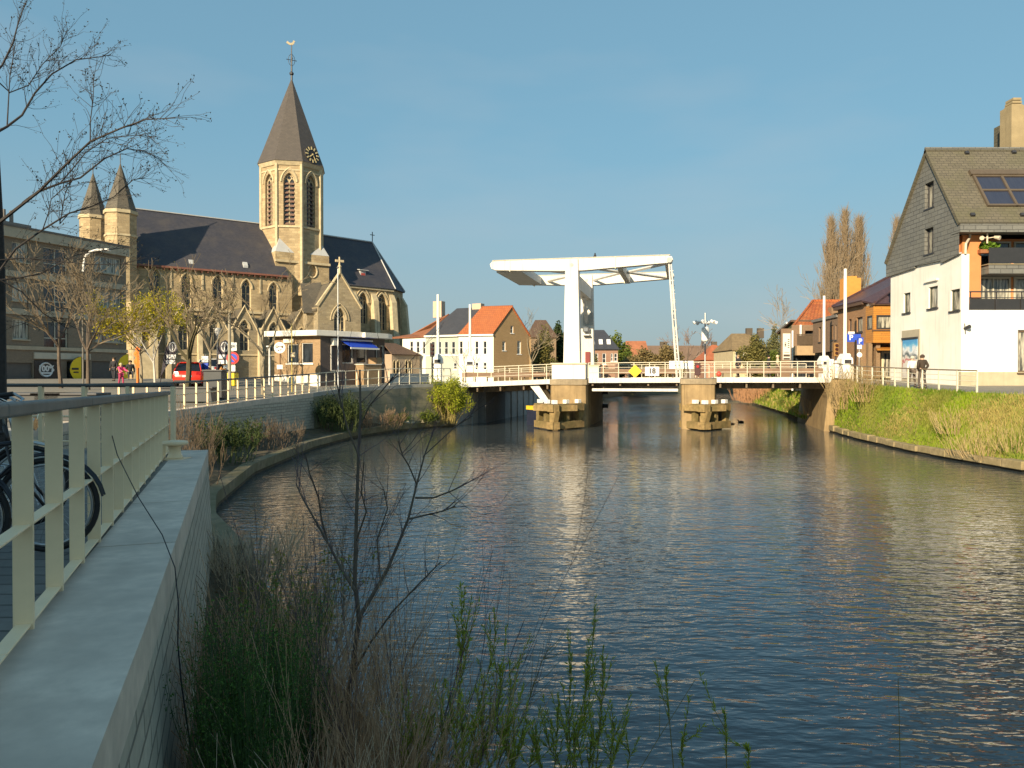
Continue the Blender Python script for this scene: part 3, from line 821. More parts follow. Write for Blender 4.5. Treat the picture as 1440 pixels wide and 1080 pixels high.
# clock on the right-front facet of the spire and small dormers left/right
fa = rot+pi/8
def spire_face(i, zz, half):   # plane lying on spire facet i
    a_ = rot+pi/4*(i+.5)
    return a_
def R_at(z): return TR_*.93*(tzt-z)/(tzt-tz1-2.2)*cos(pi/8)
for i, nm in ((0, 'clock_face'),):
    ang = rot+pi/4*(i+.5); zc = at(432, 219, 110).z; r0 = R_at(zc)
    nx, ny = sin(ang), -cos(ang)
    tx, ty = cos(ang), sin(ang)
    org = V((TC.x+nx*(r0+.3), TC.y+ny*(r0+.3), zc)); T = V((tx, ty, 0)); W = V((-nx*.16, -ny*.16, .985)).normalized(); Nn = V((nx, ny, .16)).normalized()
    m = MB()
    def lp(u, v_, e=0): return org+T*u+W*v_+Nn*e
    R_ = 1.18
    o_ = MB(); o_.prism([lp(R_*1.05*cos(2*pi*k_/24), R_*1.05*sin(2*pi*k_/24), -.5) for k_ in range(24)], Nn*.5)
    cf = o_.build('clock_face', M('clock_black', (.03, .028, .03), .6, .1, 5), spire)
    for k_ in range(12):
        a_ = 2*pi*k_/12; c_, s_ = cos(a_), sin(a_); w_ = .1
        m.quad8([lp(R_*.62*c_-s_*w_, R_*.62*s_+c_*w_, .01), lp(R_*1.0*c_-s_*w_, R_*1.0*s_+c_*w_, .01), lp(R_*1.0*c_+s_*w_, R_*1.0*s_-c_*w_, .01), lp(R_*.62*c_+s_*w_, R_*.62*s_-c_*w_, .01),
                 lp(R_*.62*c_-s_*w_, R_*.62*s_+c_*w_, .05), lp(R_*1.0*c_-s_*w_, R_*1.0*s_+c_*w_, .05), lp(R_*1.0*c_+s_*w_, R_*1.0*s_-c_*w_, .05), lp(R_*.62*c_+s_*w_, R_*.62*s_-c_*w_, .05)])
    m.build('clock_numerals', M('clock_gold', (.75, .6, .3), .4, .1, 5), cf)
    m = MB()
    for a_, L_, w_ in ((radians(215), .62, .07), (radians(-62), .8, .05)):
        c_, s_ = cos(a_), sin(a_)
        m.tube([lp(-c_*.15, -s_*.15, .09), lp(L_*c_, L_*s_, .09)], w_, 4)
    m.build('clock_hands', MATS['clock_gold'], cf)
# finials at spire corners
for i in (7, 1):
    a_ = rot+pi/4*i; x, y = TC.x+TR_*1.02*sin(a_), TC.y-TR_*1.02*cos(a_)
m = MB(); c = at(374, 230, 112); m.lathe((c.x, c.y, c.z-1), [(.25, 0), (.3, .8), (.15, 1.2), (.2, 1.5), (.02, 2.6)], 8); c = at(444, 228, 111); m.lathe((c.x, c.y, c.z-1), [(.25, 0), (.3, .8), (.02, 2.2)], 8)
m.build('corner_finial', M('weathered_lead', (.16, .16, .17), .6, .2, 4), spire)
# square base with broaches
sq_t = PN.t; sq_n = PN.n; hs = 3.95
C0 = V((TC.x, TC.y, 0))
corners = [C0-sq_t*hs-sq_n*hs, C0+sq_t*hs-sq_n*hs, C0+sq_t*hs+sq_n*hs, C0-sq_t*hs+sq_n*hs]
bz = at(440, 357, 109).z
PB = Pl(corners[0][:2], corners[1][:2])
m = MB(); zo = PB.z(437, 381); uo = PB.u(439.5); sl = PB.u(437)
circ = [(uo+.72*cos(2*pi*k_/14), zo+.95*sin(2*pi*k_/14)) for k_ in range(14)]
wall(m, PB, rect(0, 2*hs, GZ, bz), [circ, rect(sl-.32, sl+.32, PB.z(437, 355), PB.z(437, 345))] if PB.z(437, 345) < bz else [circ], 0, .4)
for i in (1, 2, 3):
    p = Pl(corners[i][:2], corners[(i+1) % 4][:2]); wall(m, p, rect(0, 2*hs, GZ, bz), [], 0)
tb = m.build('tower_base', stone, church)
m = MB(); flatpoly(m, PB, circ, .38); m.build('round_window', glass_church, church)
m = MB(); m.tube([PB.P(u, z, -.02) for u, z in circ+circ[:1]], .12, 4, cap=False)
m.pbox(PB, -.1, 2*hs+.1, PB.z(437, 371)-.12, PB.z(437, 371)+.22, -.3, 0)
m.build('tower_string_course', trim, church)
m = MB()
for c in corners:
    d_ = (C0-c).normalized(); e1 = c+sq_t*0; 
    s1 = sq_t if (C0-c).dot(sq_t) > 0 else -sq_t; s2 = sq_n if (C0-c).dot(sq_n) > 0 else -sq_n
    A = V((c.x, c.y, bz)); B = A+s1*2.9; D = A+s2*2.9; T = V((c.x, c.y, bz+3.0))+(s1+s2)*1.35
    G = A+(s1+s2)*2.6
    for f_ in ((A, B, T), (D, A, T), (B, G, T), (G, D, T)):
        nn = (f_[1]-f_[0]).cross(f_[2]-f_[0]); m.face(f_)
m.build('broach', lead, church)
m = MB(); m.pbox(PB, .4, 2*hs-.4, bz-.2, bz+.1, .4, 2*hs-.4); m.build('base_coping', trim, church)
m = MB(); uu = PB.u(437); pf = None
m = MB(); flatpoly(m, PB, rect(uu-.35, uu+.35, PB.z(437, 356), PB.z(437, 345)), -.02)
# ---- chancel
c0 = at(470, 400, 113.5); c1 = at(553, 405, 121)
PC = Pl(c0[:2], c1[:2]); CR = 5.0
cez = PC.z(530, 405); crz = PC.z(490, 336, CR)
uA, uB = PC.u(462), PC.u(553)
cw = []
for px, yt, yb, wpx in ((510.5, 412, 455, 13), (537, 414, 464, 13.5)):
    cw.append((PC.u(px), PC.z(px, yb), PC.u(px+wpx/2)-PC.u(px-wpx/2), PC.z(px, yt)-PC.z(px, yb)))
m = MB(); wall(m, PC, rect(uA-3, uB, GZ, cez), [gothic(*w, 6) for w in cw], 0, .55)
# apse: 3 facets closing the east end
ap = [PC.P(uB, 0, 0), PC.P(uB+3.6, 0, 2.3), PC.P(uB+3.6, 0, 7.7), PC.P(uB, 0, 10)]
aps = []
for i in range(3):
    p = Pl(ap[i][:2], ap[i+1][:2]); aps.append(p)
    g = (p.L/2, cw[1][1], cw[1][2], cw[1][3])
    wall(m, p, rect(0, p.L, GZ, cez), [gothic(*g, 6)], 0, .5)
m.pbox(PC, uA-3, uB, GZ, cez, 2*CR-.4, 2*CR)
m.build('chancel_wall', stone, church)
for w in cw: gwin(church, PC, *w, d=.5, lights=3, tr=.09)
for p in aps: gwin(church, p, p.L/2, cw[1][1], cw[1][2], cw[1][3], d=.48, lights=3, tr=.09)
m = MB()
for w in cw:
    hood(m, PC, *w, t=.16); hood(m, PC, w[0], w[1], w[2]+.7, w[3]+.6, t=.1)
m.build('hood_mould', trim, church); m = MB()
def buttress(mb, p, u, ztop, w=.55, dd=1.3):
    mb.pbox(p, u-w, u+w, GZ, lerp(GZ, ztop, .55), -dd, 0)
    mb.quad8([p.P(u-w*.85, lerp(GZ, ztop, .55), -dd*.9), p.P(u+w*.85, lerp(GZ, ztop, .55), -dd*.9), p.P(u+w*.85, lerp(GZ, ztop, .55), 0), p.P(u-w*.85, lerp(GZ, ztop, .55), 0),
              p.P(u-w*.85, ztop-1.2, -dd*.55), p.P(u+w*.85, ztop-1.2, -dd*.55), p.P(u+w*.85, ztop, 0), p.P(u-w*.85, ztop, 0)])
for px in (497, 525.5, 551): buttress(m, PC, PC.u(px), cez-.9)
buttress(m, aps[0], aps[0].L-.2, cez-.9); buttress(m, aps[1], aps[1].L-.2, cez-.9)
m.build('buttress', trim, church); m = MB(); m.pbox(PC, uA, uB, cez-.35, cez, -.25, 0); m.build('chancel_cornice', trim, church)
e_ = .4
EV = [PC.P(uA-3, cez, -e_), PC.P(uB+.2, cez, -e_), PC.P(uB+3.6+e_, cez, 2.2), PC.P(uB+3.6+e_, cez, 7.8), PC.P(uB+.2, cez, 10+e_), PC.P(uA-3, cez, 10+e_)]
R0, R1 = PC.P(uA-3, crz, CR), PC.P(PC.u(524, CR), crz, CR)
m = MB()
m.slab([EV[0], EV[1], R1, R0], .2); m.slab([EV[1], EV[2], R1], .2); m.slab([EV[2], EV[3], R1], .2); m.slab([EV[3], EV[4], R1], .2); m.slab([EV[4], EV[5], R0, R1], .2)
cr = m.build('chancel_roof', slate, church)
m = MB(); m.tube([R0+V((0, 0, .05)), R1+V((0, 0, .05))], .12, 5)
for q in (EV[1], EV[2]): m.tube([R1+V((0, 0, .05)), q+V((0, 0, .1))], .1, 5)
m.build('ridge_cap', lead, cr)
m = MB(); x, y, z = R1; m.tube([(x, y, z), (x, y, z+1.7)], .07, 5); d_ = PC.t*.42
m.tube([V((x, y, z+1.2))-d_, V((x, y, z+1.2))+d_], .06, 4); m.build('roof_cross', dark_metal, cr)
u, z = PC.pix(504, 387, 2.2); m = MB(); m.pbox(PC, u-.5, u+.5, z-.8, z+.75, .9, 3.2); dm = m.build('dormer', lead, cr)
m = MB(); m.pbox(PC, u-.36, u+.36, z-.75, z+.2, .86, .9); m.build('dormer_shutter', M('red_shutter', (.45, .08, .06), .6, .1, 3), dm)
m = MB(); m.slab([PC.P(u-.8, z+.7, .6), PC.P(u+.8, z+.7, .6), PC.P(u+.8, z+1.0, 2.9), PC.P(u-.8, z+1.0, 2.9)], .12); m.build('dormer_roof', lead, dm)
# ---- projecting sacristy gable in front of the crossing
GD = -6.5
PG = Pl(PN.P(PN.u(447.5, GD), 0, GD)[:2], PN.P(PN.u(507.5, GD), 0, GD)[:2])
L_ = PG.L; gz0, gz1 = PG.z(478, 432), PG.z(477, 384)
gw = (PG.u(478), PG.z(478, 474), PG.u(486)-PG.u(470), PG.z(478, 434)-PG.z(478, 474))
m = MB(); wall(m, PG, [(0, GZ), (L_, GZ), (L_, gz0), (L_/2, gz1), (0, gz0)], [gothic(*gw, 6)], 0, .5)
for a, b_ in ((0, .4), (L_-.4, L_)): m.pbox(PG, a, b_, GZ, gz0-.1, .02, 9)
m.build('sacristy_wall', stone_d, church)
gwin(church, PG, *gw, d=.45, lights=3, tr=.08)
m = MB(); m.tube([PG.P(-.15, gz0, .05), PG.P(L_/2, gz1+.15, .05), PG.P(L_+.15, gz0, .05)], .26, 4); hood(m, PG, *gw, t=.13); hood(m, PG, gw[0], gw[1], gw[2]+.7, gw[3]+.5, t=.09)
x = PG.P(L_/2, gz1, .05); m.lathe((x.x, x.y, gz1), [(.28, 0), (.22, .7), (.3, .9), (.14, 1.1), (.12, 2.2)], 6); m.pbox(PG, L_/2-.6, L_/2+.6, gz1+1.5, gz1+1.8, -.05, .15)
for u in (.35, L_-.35): m.pbox(PG, u-.35, u+.35, GZ, gz0-4.5, -.7, 0)
m.build('gable_coping', trim, church)
m = MB(); rzz = gz1-1.0
for s, ue in ((0, -.25), (1, L_+.25)):
    m.slab([PG.P(ue, gz0-.6, .3), PG.P(L_/2, rzz, .3), PG.P(L_/2, rzz, 9.5), PG.P(ue, gz0-.6, 9.5)], .18)
m.build('sacristy_roof', slate_w, church)
# low transept left of the gable
uq = PN.u(418, -3); PT = Pl(PN.P(uq, 0, -5)[:2], PN.P(PN.u(448, -5), 0, -5)[:2])
m = MB(); zz = PT.z(432, 437); m.pbox(PT, .6, PT.L, GZ, zz-.2, 0, 6)
m.build('transept_wall', stone_d, church)
m = MB(); m.slab([PT.P(0, zz-.3, -.3), PT.P(PT.L+.5, zz-.3, -.3), PT.P(PT.L+2.4, PG.z(460, 395, 4), 4.6), PT.P(1.6, PG.z(440, 397, 4), 4.6)], .18); m.build('transept_roof', slate_w, church)
# red-tiled lean-to spot
# small annexe right of chancel (navy roof + brick side building)
annex = thing('side_building', 'small warm brick annexe with twin arched windows at the east end of the church', 'building', (*at(570, 530, 104)[:2], GZ))
PA = Pl(at(551, 520, 100)[:2], at(590, 520, 104)[:2]); za = PA.z(570, 498.5)
m = MB(); hl = []
for px in (557.2, 574.2):
    u = PA.u(px)
    for s in (-.33, .33): hl.append(gothic(u+s, PA.z(px, 525), .5, PA.z(px, 506)-PA.z(px, 525), 4))
wall(m, PA, rect(0, PA.L, GZ-.3, za), hl, 0, .25)
PA2 = Pl(PA.P(PA.L, 0, 0)[:2], PA.P(PA.L, 0, 6)[:2]); wall(m, PA2, rect(0, 6, GZ-.3, za), [], 0)
m.pbox(PA, 0, PA.L, GZ-.3, za, 5.7, 6)
PA0 = Pl(PA.P(0, 0, 6)[:2], PA.P(0, 0, 0)[:2]); wall(m, PA0, rect(0, 6, GZ-.3, za), [], 0)
m.build('wall', BR('annex_brick', (.5, .36, .24), (.42, .3, .2), (.45, .38, .3)), annex)
for px in (557.2, 574.2):
    u = PA.u(px); f = MB()
    for s in (-.33, .33): 
        g = gothic(u+s, PA.z(px, 525), .5, PA.z(px, 506)-PA.z(px, 525), 4); f.tube([PA.P(a, b_, .02) for a, b_ in g+g[:1]], .06, 4, cap=False)
    o = f.build('window', trim, annex); g = MB()
    for s in (-.33, .33): flatpoly(g, PA, gothic(u+s, PA.z(px, 525), .5, PA.z(px, 506)-PA.z(px, 525), 4), .24)
    g.build('pane', glass_dark, o)
m = MB(); zr = za+1.6
q = [PA.P(-.2, za, -.25), PA.P(PA.L+.2, za, -.25), PA.P(PA.L-1.6, zr, 3), PA.P(1.2, zr, 3)]
m.slab(q, .12); m.slab([PA.P(-.2, za, 6.2), PA.P(PA.L+.2, za, 6.2), PA.P(PA.L-1.6, zr, 3), PA.P(1.2, zr, 3)], .12); m.slab([PA.P(PA.L+.2, za, -.25), PA.P(PA.L+.2, za, 6.2), PA.P(PA.L-1.6, zr, 3)], .12)
m.build('roof', tile_brown, annex)
# lean-to with dark slate roof beside the chancel
m = MB(); PL_ = Pl(at(541, 520, 103)[:2], at(566, 520, 107)[:2])
m.pbox(PL_, 0, PL_.L, GZ, PL_.z(550, 497), 0, 5); m.build('annexe_wall', stone_d, church)
m = MB(); m.slab([PL_.P(-.2, PL_.z(550, 497), -.3), PL_.P(PL_.L+.2, PL_.z(550, 497), -.3), PL_.P(PL_.L-.6, PL_.z(550, 474), 5), PL_.P(.6, PL_.z(550, 472), 5)], .15); m.build('annexe_roof', slate, church)
# ================================================================ drawbridge
BE = V((.9764, -.2160, 0)); BN = V((.2160, .9764, 0)); BP = V((4.56, 58, 0))
PBR = Pl((BP.x, BP.y), (BP.x+BE.x, BP.y+BE.y))     # u = t along the bridge, d = away from us
dz = lambda t: interp([(-9.6, 3.2), (-1.5, 3.52), (1, 3.6), (9, 3.64), (18, 3.66)], t)
FD, RDp = -1.0, 10.4       # front and rear edges of the deck
rust = M('rusty_underside', (.2, .15, .1), .85, .35, 3, col2=(.1, .08, .06))
asph = M('bridge_deck_asphalt', (.09, .088, .085), .9, .15, 4)
def span(label, t0, t1, deck_mat=asph, gh=.3, deep=.75, ribs=True):
    t = thing('bridge_span', label, 'bridge span', (*PBR.P(t0, 0, FD)[:2], dz(t0)))
    def strip(mb, a, b, d0, d1, lo, hi):
        n = 4
        for i in range(n):
            u0_, u1_ = lerp(a, b, i/n), lerp(a, b, (i+1)/n)
            z0_, z1_ = dz(u0_), dz(u1_)
            mb.quad8([PBR.P(u0_, z0_+lo, d0), PBR.P(u1_, z1_+lo, d0), PBR.P(u1_, z1_+lo, d1), PBR.P(u0_, z0_+lo, d1),
                      PBR.P(u0_, z0_+hi, d0), PBR.P(u1_, z1_+hi, d0), PBR.P(u1_, z1_+hi, d1), PBR.P(u0_, z0_+hi, d1)])
    m = MB(); strip(m, t0, t1, FD+.25, RDp-.25, -.28, 0); m.build('deck', deck_mat, t)
    m = MB(); strip(m, t0, t1, FD, FD+.22, -gh, .06); m.build('edge_girder', bridge_white, t)
    m = MB(); strip(m, t0, t1, RDp-.22, RDp, -gh, .06); m.build('edge_girder', bridge_white, t)
    m = MB()
    for d in (FD+1.6, 3.0, 6.2, RDp-1.8): strip(m, t0+.1, t1-.1, d, d+.22, -deep, -.282)
    if ribs:
        k = max(2, int((t1-t0)/1.7))
        for i in range(k+1):
            u = lerp(t0+.2, t1-.3, i/k); zz = dz(u)
            m.pbox(PBR, u, u+.12, zz-deep+.08, zz-.285, FD+.24, RDp-.24)
    m.build('floor_beams', rust, t)
    return t
s_left = span('left fixed bridge span between the quay wall and the tower pier', -9.3, -1.55)
s_mid = span('lifting middle bridge span between the two concrete piers', 1.35, 7.95, deep=.6)
s_right = span('right fixed bridge span with a white edge girder reaching the grass bank', 10.5, 18.2)
m = MB()
for d in (FD+.05, RDp-.35): m.pbox(PBR, 1.6, 7.8, dz(4)-.92, dz(4)-.72, d, d+.3)
m.build('lower_chord', bridge_white, s_mid)
def railing(name, label, pts, zf, h=1.1, rails=(.38, .75), post=.05, step=1.12, mat=None, topmat=None, cat='railing', flare=False, top_r=.03, group=None, prd=.018, postmat=None):
    """pts polyline ; posts are parts sharing one mesh, rails are parts"""
    t = thing(name, label, cat, (pts[0][0], pts[0][1], zf(*pts[0])), group)
    L = sum((V(a)-V(b)).length for a, b in zip(pts, pts[1:])); n = max(2, int(round(L/step))+1); P = rs(pts, n)
    p0 = V((*P[0], zf(*P[0])))
    m = MB(); w = post/2
    m.box(p0.x-w, p0.x+w, p0.y-w, p0.y+w, p0.z, p0.z+h-.02)
    if flare: m.box(p0.x-w*1.9, p0.x+w*1.9, p0.y-w*1.9, p0.y+w*1.9, p0.z, p0.z+.04)
    po = m.build('post', postmat or mat, t)
    repeat(po, t, [V((x, y, zf(x, y)))-p0 for x, y in P[1:]])
    Q = rs(pts, max(n, 12))
    for i, zz in enumerate(rails):
        m = MB(); m.tube([(x, y, zf(x, y)+zz) for x, y in Q], prd, 5); m.build('rail', mat, t)
    m = MB(); m.tube([(x, y, zf(x, y)+h) for x, y in Q], top_r, 6); m.build('handrail', topmat or mat, t)
    return t
rail_white = M('worn_cream_rail_paint', (.7, .64, .5), .5, .1, 5, streak=.25)
def bpt(t, d): q = PBR.P(t, 0, d); return (q.x, q.y)
bz_ = lambda x, y: dz((V((x, y, 0))-BP).dot(BE))+.05
for (a, b, d, lb) in ((-9.3, -.75, FD+.1, 'front cream railing along the left bridge span'), (1.3, 8.0, FD+.1, 'front cream railing along the lifting span carrying the yellow diamond sign'),
                   (8.1, 18.2, FD+.1, 'front cream railing along the right bridge span'),
                   (-9.3, -.75, RDp-.1, 'rear railing of the left bridge span behind the roadway'), (1.3, 8.0, RDp-.1, 'rear railing of the lifting span behind the roadway'), (8.1, 18.2, RDp-.1, 'rear railing of the right bridge span behind the roadway')):
    railing('bridge_railing', lb, [bpt(a, d), bpt(b, d)], bz_, 1.12, (.4, .78), .05, 1.12, rail_white, flare=True, group=None)
# roadway kerb rail boards
t = thing('road_barrier', 'low brownish guard rail between carriageway and footway on the bridge', 'guard rail', (*bpt(-9, 1.2), dz(-9)))
m = MB()
for a, b in ((-9, -2), (2, 7.6), (10.6, 18)): m.pbox(PBR, a, b, dz((a+b)/2)+.35, dz((a+b)/2)+.72, 1.2, 1.26)
m.build('rail_board', M('guard_rail_board', (.22, .14, .09), .7, .2, 4), t)
m = MB()
for u in list(range(-9, -1))+[2.2, 4, 5.8, 7.4]+list(range(11, 18)): m.pbox(PBR, u, u+.09, dz(u), dz(u)+.7, 1.27, 1.36)
m.build('post', rust, t)

# ---- piers
def pier(label, t0, t1, d0, d1, cap=.4):
    t = thing('bridge_pier', label, 'bridge pier', (*bpt((t0+t1)/2, d0), 0))
    w = (t1-t0); ztop = dz((t0+t1)/2)-.02
    def shape(e, sq=.35, n=8):
        pts = []
        for i in range(n+1):
            a = pi*i/n; pts.append((lerp(t0, t1, .5)-(w/2+e)*cos(a), d0-e+.55-(.55)*sin(a)**.6 if 0 < i < n else d0-e+.55))
        for i in range(n+1):
            a = pi*i/n; pts.append((lerp(t0, t1, .5)+(w/2+e)*cos(a), d1+e-.55+(.55)*sin(a)))
        return pts
    m = MB(); m.prism([PBR.P(u, -.8, d) for u, d in shape(0)], (0, 0, ztop-cap+.8)); m.build('pier_shaft', conc_warm, t, bevel=.03)
    m = MB(); m.prism([PBR.P(u, ztop-cap, d) for u, d in shape(.09)], (0, 0, cap)); m.build('pier_cap', M('dirty_pier_cap', (.3, .24, .16), .85, .25, 2, streak=.4), t, bevel=.03)
    return t
pier1 = pier('wide concrete pier carrying the white lifting tower', -1.55, 1.25, -1.25, 11.2)
pier2 = pier('round fronted concrete pier at the landing end of the lifting span', 8.0, 10.45, -1.25, 10.8)
m = MB()
for z in (1.0, 2.2): m.pbox(PBR, 1.26, 1.75, z, z+.35, 10.0, 10.6)
m.build('fender_block', dark_metal, pier1)
# ---- fenders (dolphins)
def fender(label, L3, A3, R3):
    t = thing('pier_fender', label, 'fender', (*A3, 0))
    def vee(mb, z0, z1, th, out=0):
        for a, b in ((L3, A3), (A3, R3)):
            p = Pl(a, b); mb.pbox(p, -.1, p.L+(.05 if b is A3 else .1), z0, z1, -out, th)
    wood = M('old_fender_timber', (.27, .185, .08), .9, .38, 3, bump=.02, col2=(.13, .11, .04), blot=.8)
    m = MB(); vee(m, 1.3, 1.82, .45, .05); m.build('upper_beam', wood, t, bevel=.02)
    m = MB(); vee(m, .08, .58, .5, .05); m.build('lower_beam', wood, t, bevel=.02)
    m = MB()
    for a, b in ((L3, A3), (A3, R3)):
        p = Pl(a, b); q = (p.P(0, 0, 2.2), p.P(p.L, 0, 2.2))
        m.pbox(p, .2, p.L-.2, 1.34, 1.75, .46, 2.0)
    m.build('platform', wood, t)
    first = None
    for a, b, n in ((L3, A3, 3), (A3, R3, 3)):
        p = Pl(a, b)
        for i in range(n):
            u = lerp(.25, p.L-.25, i/(n-1)); m = MB(); k = (-.35 if i == 0 else .35 if i == n-1 else 0)
            m.quad8([p.P(u-.17, .5, .05), p.P(u+.17, .5, .05), p.P(u+.17, .5, .4), p.P(u-.17, .5, .4), p.P(u-.17-k*.0, 1.35, .05), p.P(u+.17+abs(k), 1.35, .05), p.P(u+.17+abs(k), 1.35, .4), p.P(u-.17, 1.35, .4)])
            m.build('pile', wood, t)
    m = MB(); p = Pl(L3, R3); m.pbox(p, .3, p.L-.3, -.5, 1.3, 1.6, 1.9); m.build('back_piles', M('dark_gap_timber', (.06, .05, .04), .7, .3, 5), t)  # one dark slab gives the dark openings behind the piles
    for a, b, n in ((L3, A3, 3), (A3, R3, 3)):
        p = Pl(a, b)
        for i in range(n):
            if a is A3 and i == 0: continue
            u = lerp(.35, p.L-.3, i/(n-1)); m = MB(); m.pbox(p, u-.2, u+.2, 1.84, 2.12, .08, .4); m.build('white_cap_block', white_plain, t, bevel=.03)
    return t
fl = lambda px, Y: tuple(at(px, 600, Y)[:2])
fender('heavy V shaped timber fender in the water before the tower pier', fl(752.5, 56.2), fl(778, 53.4), fl(820, 56.0))
fender('heavy V shaped timber fender in the water before the right hand pier', fl(957, 55.8), fl(991, 53.2), fl(1026, 55.4))
# mooring boom + struts under the left span
t = thing('work_float', 'dark work float with a yellow rim moored left of the tower pier', 'float', (*fl(747, 59.5), 0))
m = MB(); p = Pl(fl(741, 60), fl(757, 58.5)); m.pbox(p, 0, p.L, 0.0, 1.2, 0, 2); m.build('hull', M('dark_blue_hull', (.02, .025, .05), .5, .2, 3), t)
m = MB(); m.pbox(p, -.05, p.L+.05, 1.2, 1.5, -.05, 2.05); m.build('rim', M('yellow_paint', (.75, .5, .04), .5, .1, 3), t)
t = thing('inclined_strut', 'pair of white diagonal steel struts under the left span beside the tower pier', 'strut', (*bpt(-2.4, -.5), 0))
for d in (-.7, 1.2):
    m = MB(); m.quad8([PBR.P(-2.15, 1.85, d), PBR.P(-1.58, 1.85, d), PBR.P(-1.58, 1.85, d+.7), PBR.P(-2.15, 1.85, d+.7), PBR.P(-3.15, 3.1, d), PBR.P(-2.45, 3.1, d), PBR.P(-2.45, 3.1, d+.7), PBR.P(-3.15, 3.1, d+.7)])
    m.build('strut', bridge_white, t)

# ---- the white lifting tower and balance beams
gate = thing('drawbridge_tower', 'white steel drawbridge portal with its overhead balance beams', 'drawbridge', (*bpt(0, 4), dz(0)))
ztop = at(805, 364, 57.6).z-1.0
for nm, d in (('portal_post', -.45), ('portal_post', 8.9)):
    m = MB(); b = dz(0)+.95
    w0, w1 = .63, .47
    m.quad8([PBR.P(-w0, b, d), PBR.P(w0, b, d), PBR.P(w0, b, d+1.0), PBR.P(-w0, b, d+1.0),
             PBR.P(-w1, ztop+1.0, d), PBR.P(w1, ztop+1.0, d), PBR.P(w1, ztop+1.0, d+1.0), PBR.P(-w1, ztop+1.0, d+1.0)])
    o = m.build(nm, bridge_white, gate, bevel=.02)
    m = MB(); m.pbox(PBR, -1.42, 1.12, dz(0), dz(0)+1.1, d-.55, d+1.45); o2 = m.build('post_base', bridge_white, gate, bevel=.03)
    m = MB(); m.pbox(PBR, -1.5, 1.2, dz(0)+1.1, dz(0)+1.22, d-.62, d+1.52); m.build('base_lid', M('aged_base_lid', (.55, .48, .36), .7, .15, 3, streak=.3), o2)
    m = MB(); m.tube([PBR.P(0, ztop+.55, d-.03), PBR.P(0, ztop+.55, d+1.1)], .13, 12); m.build('hinge_pin', M('hinge_grey', (.4, .4, .39), .5, .1, 3), o)
m = MB(); m.pbox(PBR, -.42, .42, ztop-1.15, ztop-.1, .46, 8.98); m.build('cross_beam', bridge_white, gate)
m = MB()
for d0, d1 in ((.5, 2.6), (8.95, 6.8)): m.tube([PBR.P(0, ztop-3.2, d0), PBR.P(0, ztop-1.1, d1)], .16, 4)
m.build('knee_brace', bridge_white, gate)
m = MB(); m.pbox(PBR, -.3, .55, 8.2, 9.3, 8.86, 8.93); m.build('grey_panel', M('grey_panel', (.35, .35, .33), .6, .1, 3), gate)
m = MB(); c = PBR.P(0, 7.5, 8.6); m.lathe(c, [(.1, 0), (.3, .15), (.3, .45), (.1, .6)], 10); m.pbox(PBR, -.3, .3, 7.3, 7.4, 8.3, 8.9); m.build('floodlight', steel, gate)
m = MB(); m.pbox(PBR, -.1, .3, 4.6, 5.9, 8.7, 8.88); m.build('control_box', M('dark_red_box', (.2, .03, .03), .6, .1, 3), gate)
tl, tr = -6.35, 7.42
bt = (at(705, 367, 59.4).z+at(935, 361, 56.5).z)/2
def beam(d0, d1):
    pr = [(tl, bt-.25), (tl+.18, bt-.03), (tl+.6, bt), (tr-.35, bt), (tr-.08, bt-.1), (tr, bt-.32), (tr-.08, bt-.52), (tr-.4, bt-.55), (.9, bt-.92), (-.9, bt-.92), (tl+.5, bt-.72), (tl+.12, bt-.58)]
    m = MB(); m.prism([PBR.P(u, z, d0) for u, z in pr], PBR.n*(d1-d0)); return m
for d0 in (-.32, 9.05):
    o = beam(d0, d0+.72).build('balance_beam', bridge_white, gate, bevel=.015)
    m = MB()
    for u in (-4.8, 3.2): m.pbox(PBR, u, u+.06, bt-.85, bt+.02, d0-.03, d0+.75)
    m.pbox(PBR, tl+.2, tr-.2, bt+.02, bt+.05, d0-.05, d0+.77); m.build('flange', rail_white, o)
m = MB(); m.pbox(PBR, tl+.35, -4.0, bt-.8, bt-.15, .42, 9.03); m.build('counterweight', M('counterweight_grey_white', (.62, .61, .58), .6, .08, 2, streak=.3), gate, bevel=.02)
m = MB(); m.pbox(PBR, 3.35, 3.75, bt-.9, bt-.25, .42, 9.03); m.pbox(PBR, tr-.6, tr-.25, bt-.5, bt-.2, .42, 9.03); m.build('cross_tie', bridge_white, gate)
m = MB()
for a, b in (((-3.4, .5), (-.3, 5)), ((-.3, 5), (-3.4, 9)), ((.6, .5), (3.4, 4.7)), ((3.4, 4.7), (.6, 9)), ((3.8, 4.7), (tr-.6, .5)), ((3.8, 4.7), (tr-.6, 9))):
    m.tube([PBR.P(a[0], bt-.5, a[1]), PBR.P(b[0], bt-.5, b[1])], .12, 4)
m.build('diagonal_brace', bridge_white, gate)
for d0 in (-.1, 9.25):
    m = MB(); a, b = tr-.25, 7.72
    for s in (0, .26):
        m.tube([PBR.P(a-.05+s*.6, bt-.4, d0), PBR.P(b+s, dz(8)-.35, d0-.3)], .06, 6)
    for i in range(1, 12):
        u = lerp(a, b, i/12); zz = lerp(bt-.4, dz(8), i/12); m.tube([PBR.P(u-.02, zz, d0-.02*i), PBR.P(u+.24, zz, d0-.02*i)], .035, 4)
    m.build('hanger', bridge_white, gate)
    m = MB(); m.tube([PBR.P(tr-.25, bt-.35, d0-.3), PBR.P(tr-.25, bt-.35, d0+.6)], .2, 10); m.build('hinge_pin', MATS['hinge_grey'], gate)
m = MB(); c = PBR.P(1.7, bt+.05, 0)
bd = thing('bird', 'small dark bird perched on top of the balance beam', 'bird', c)
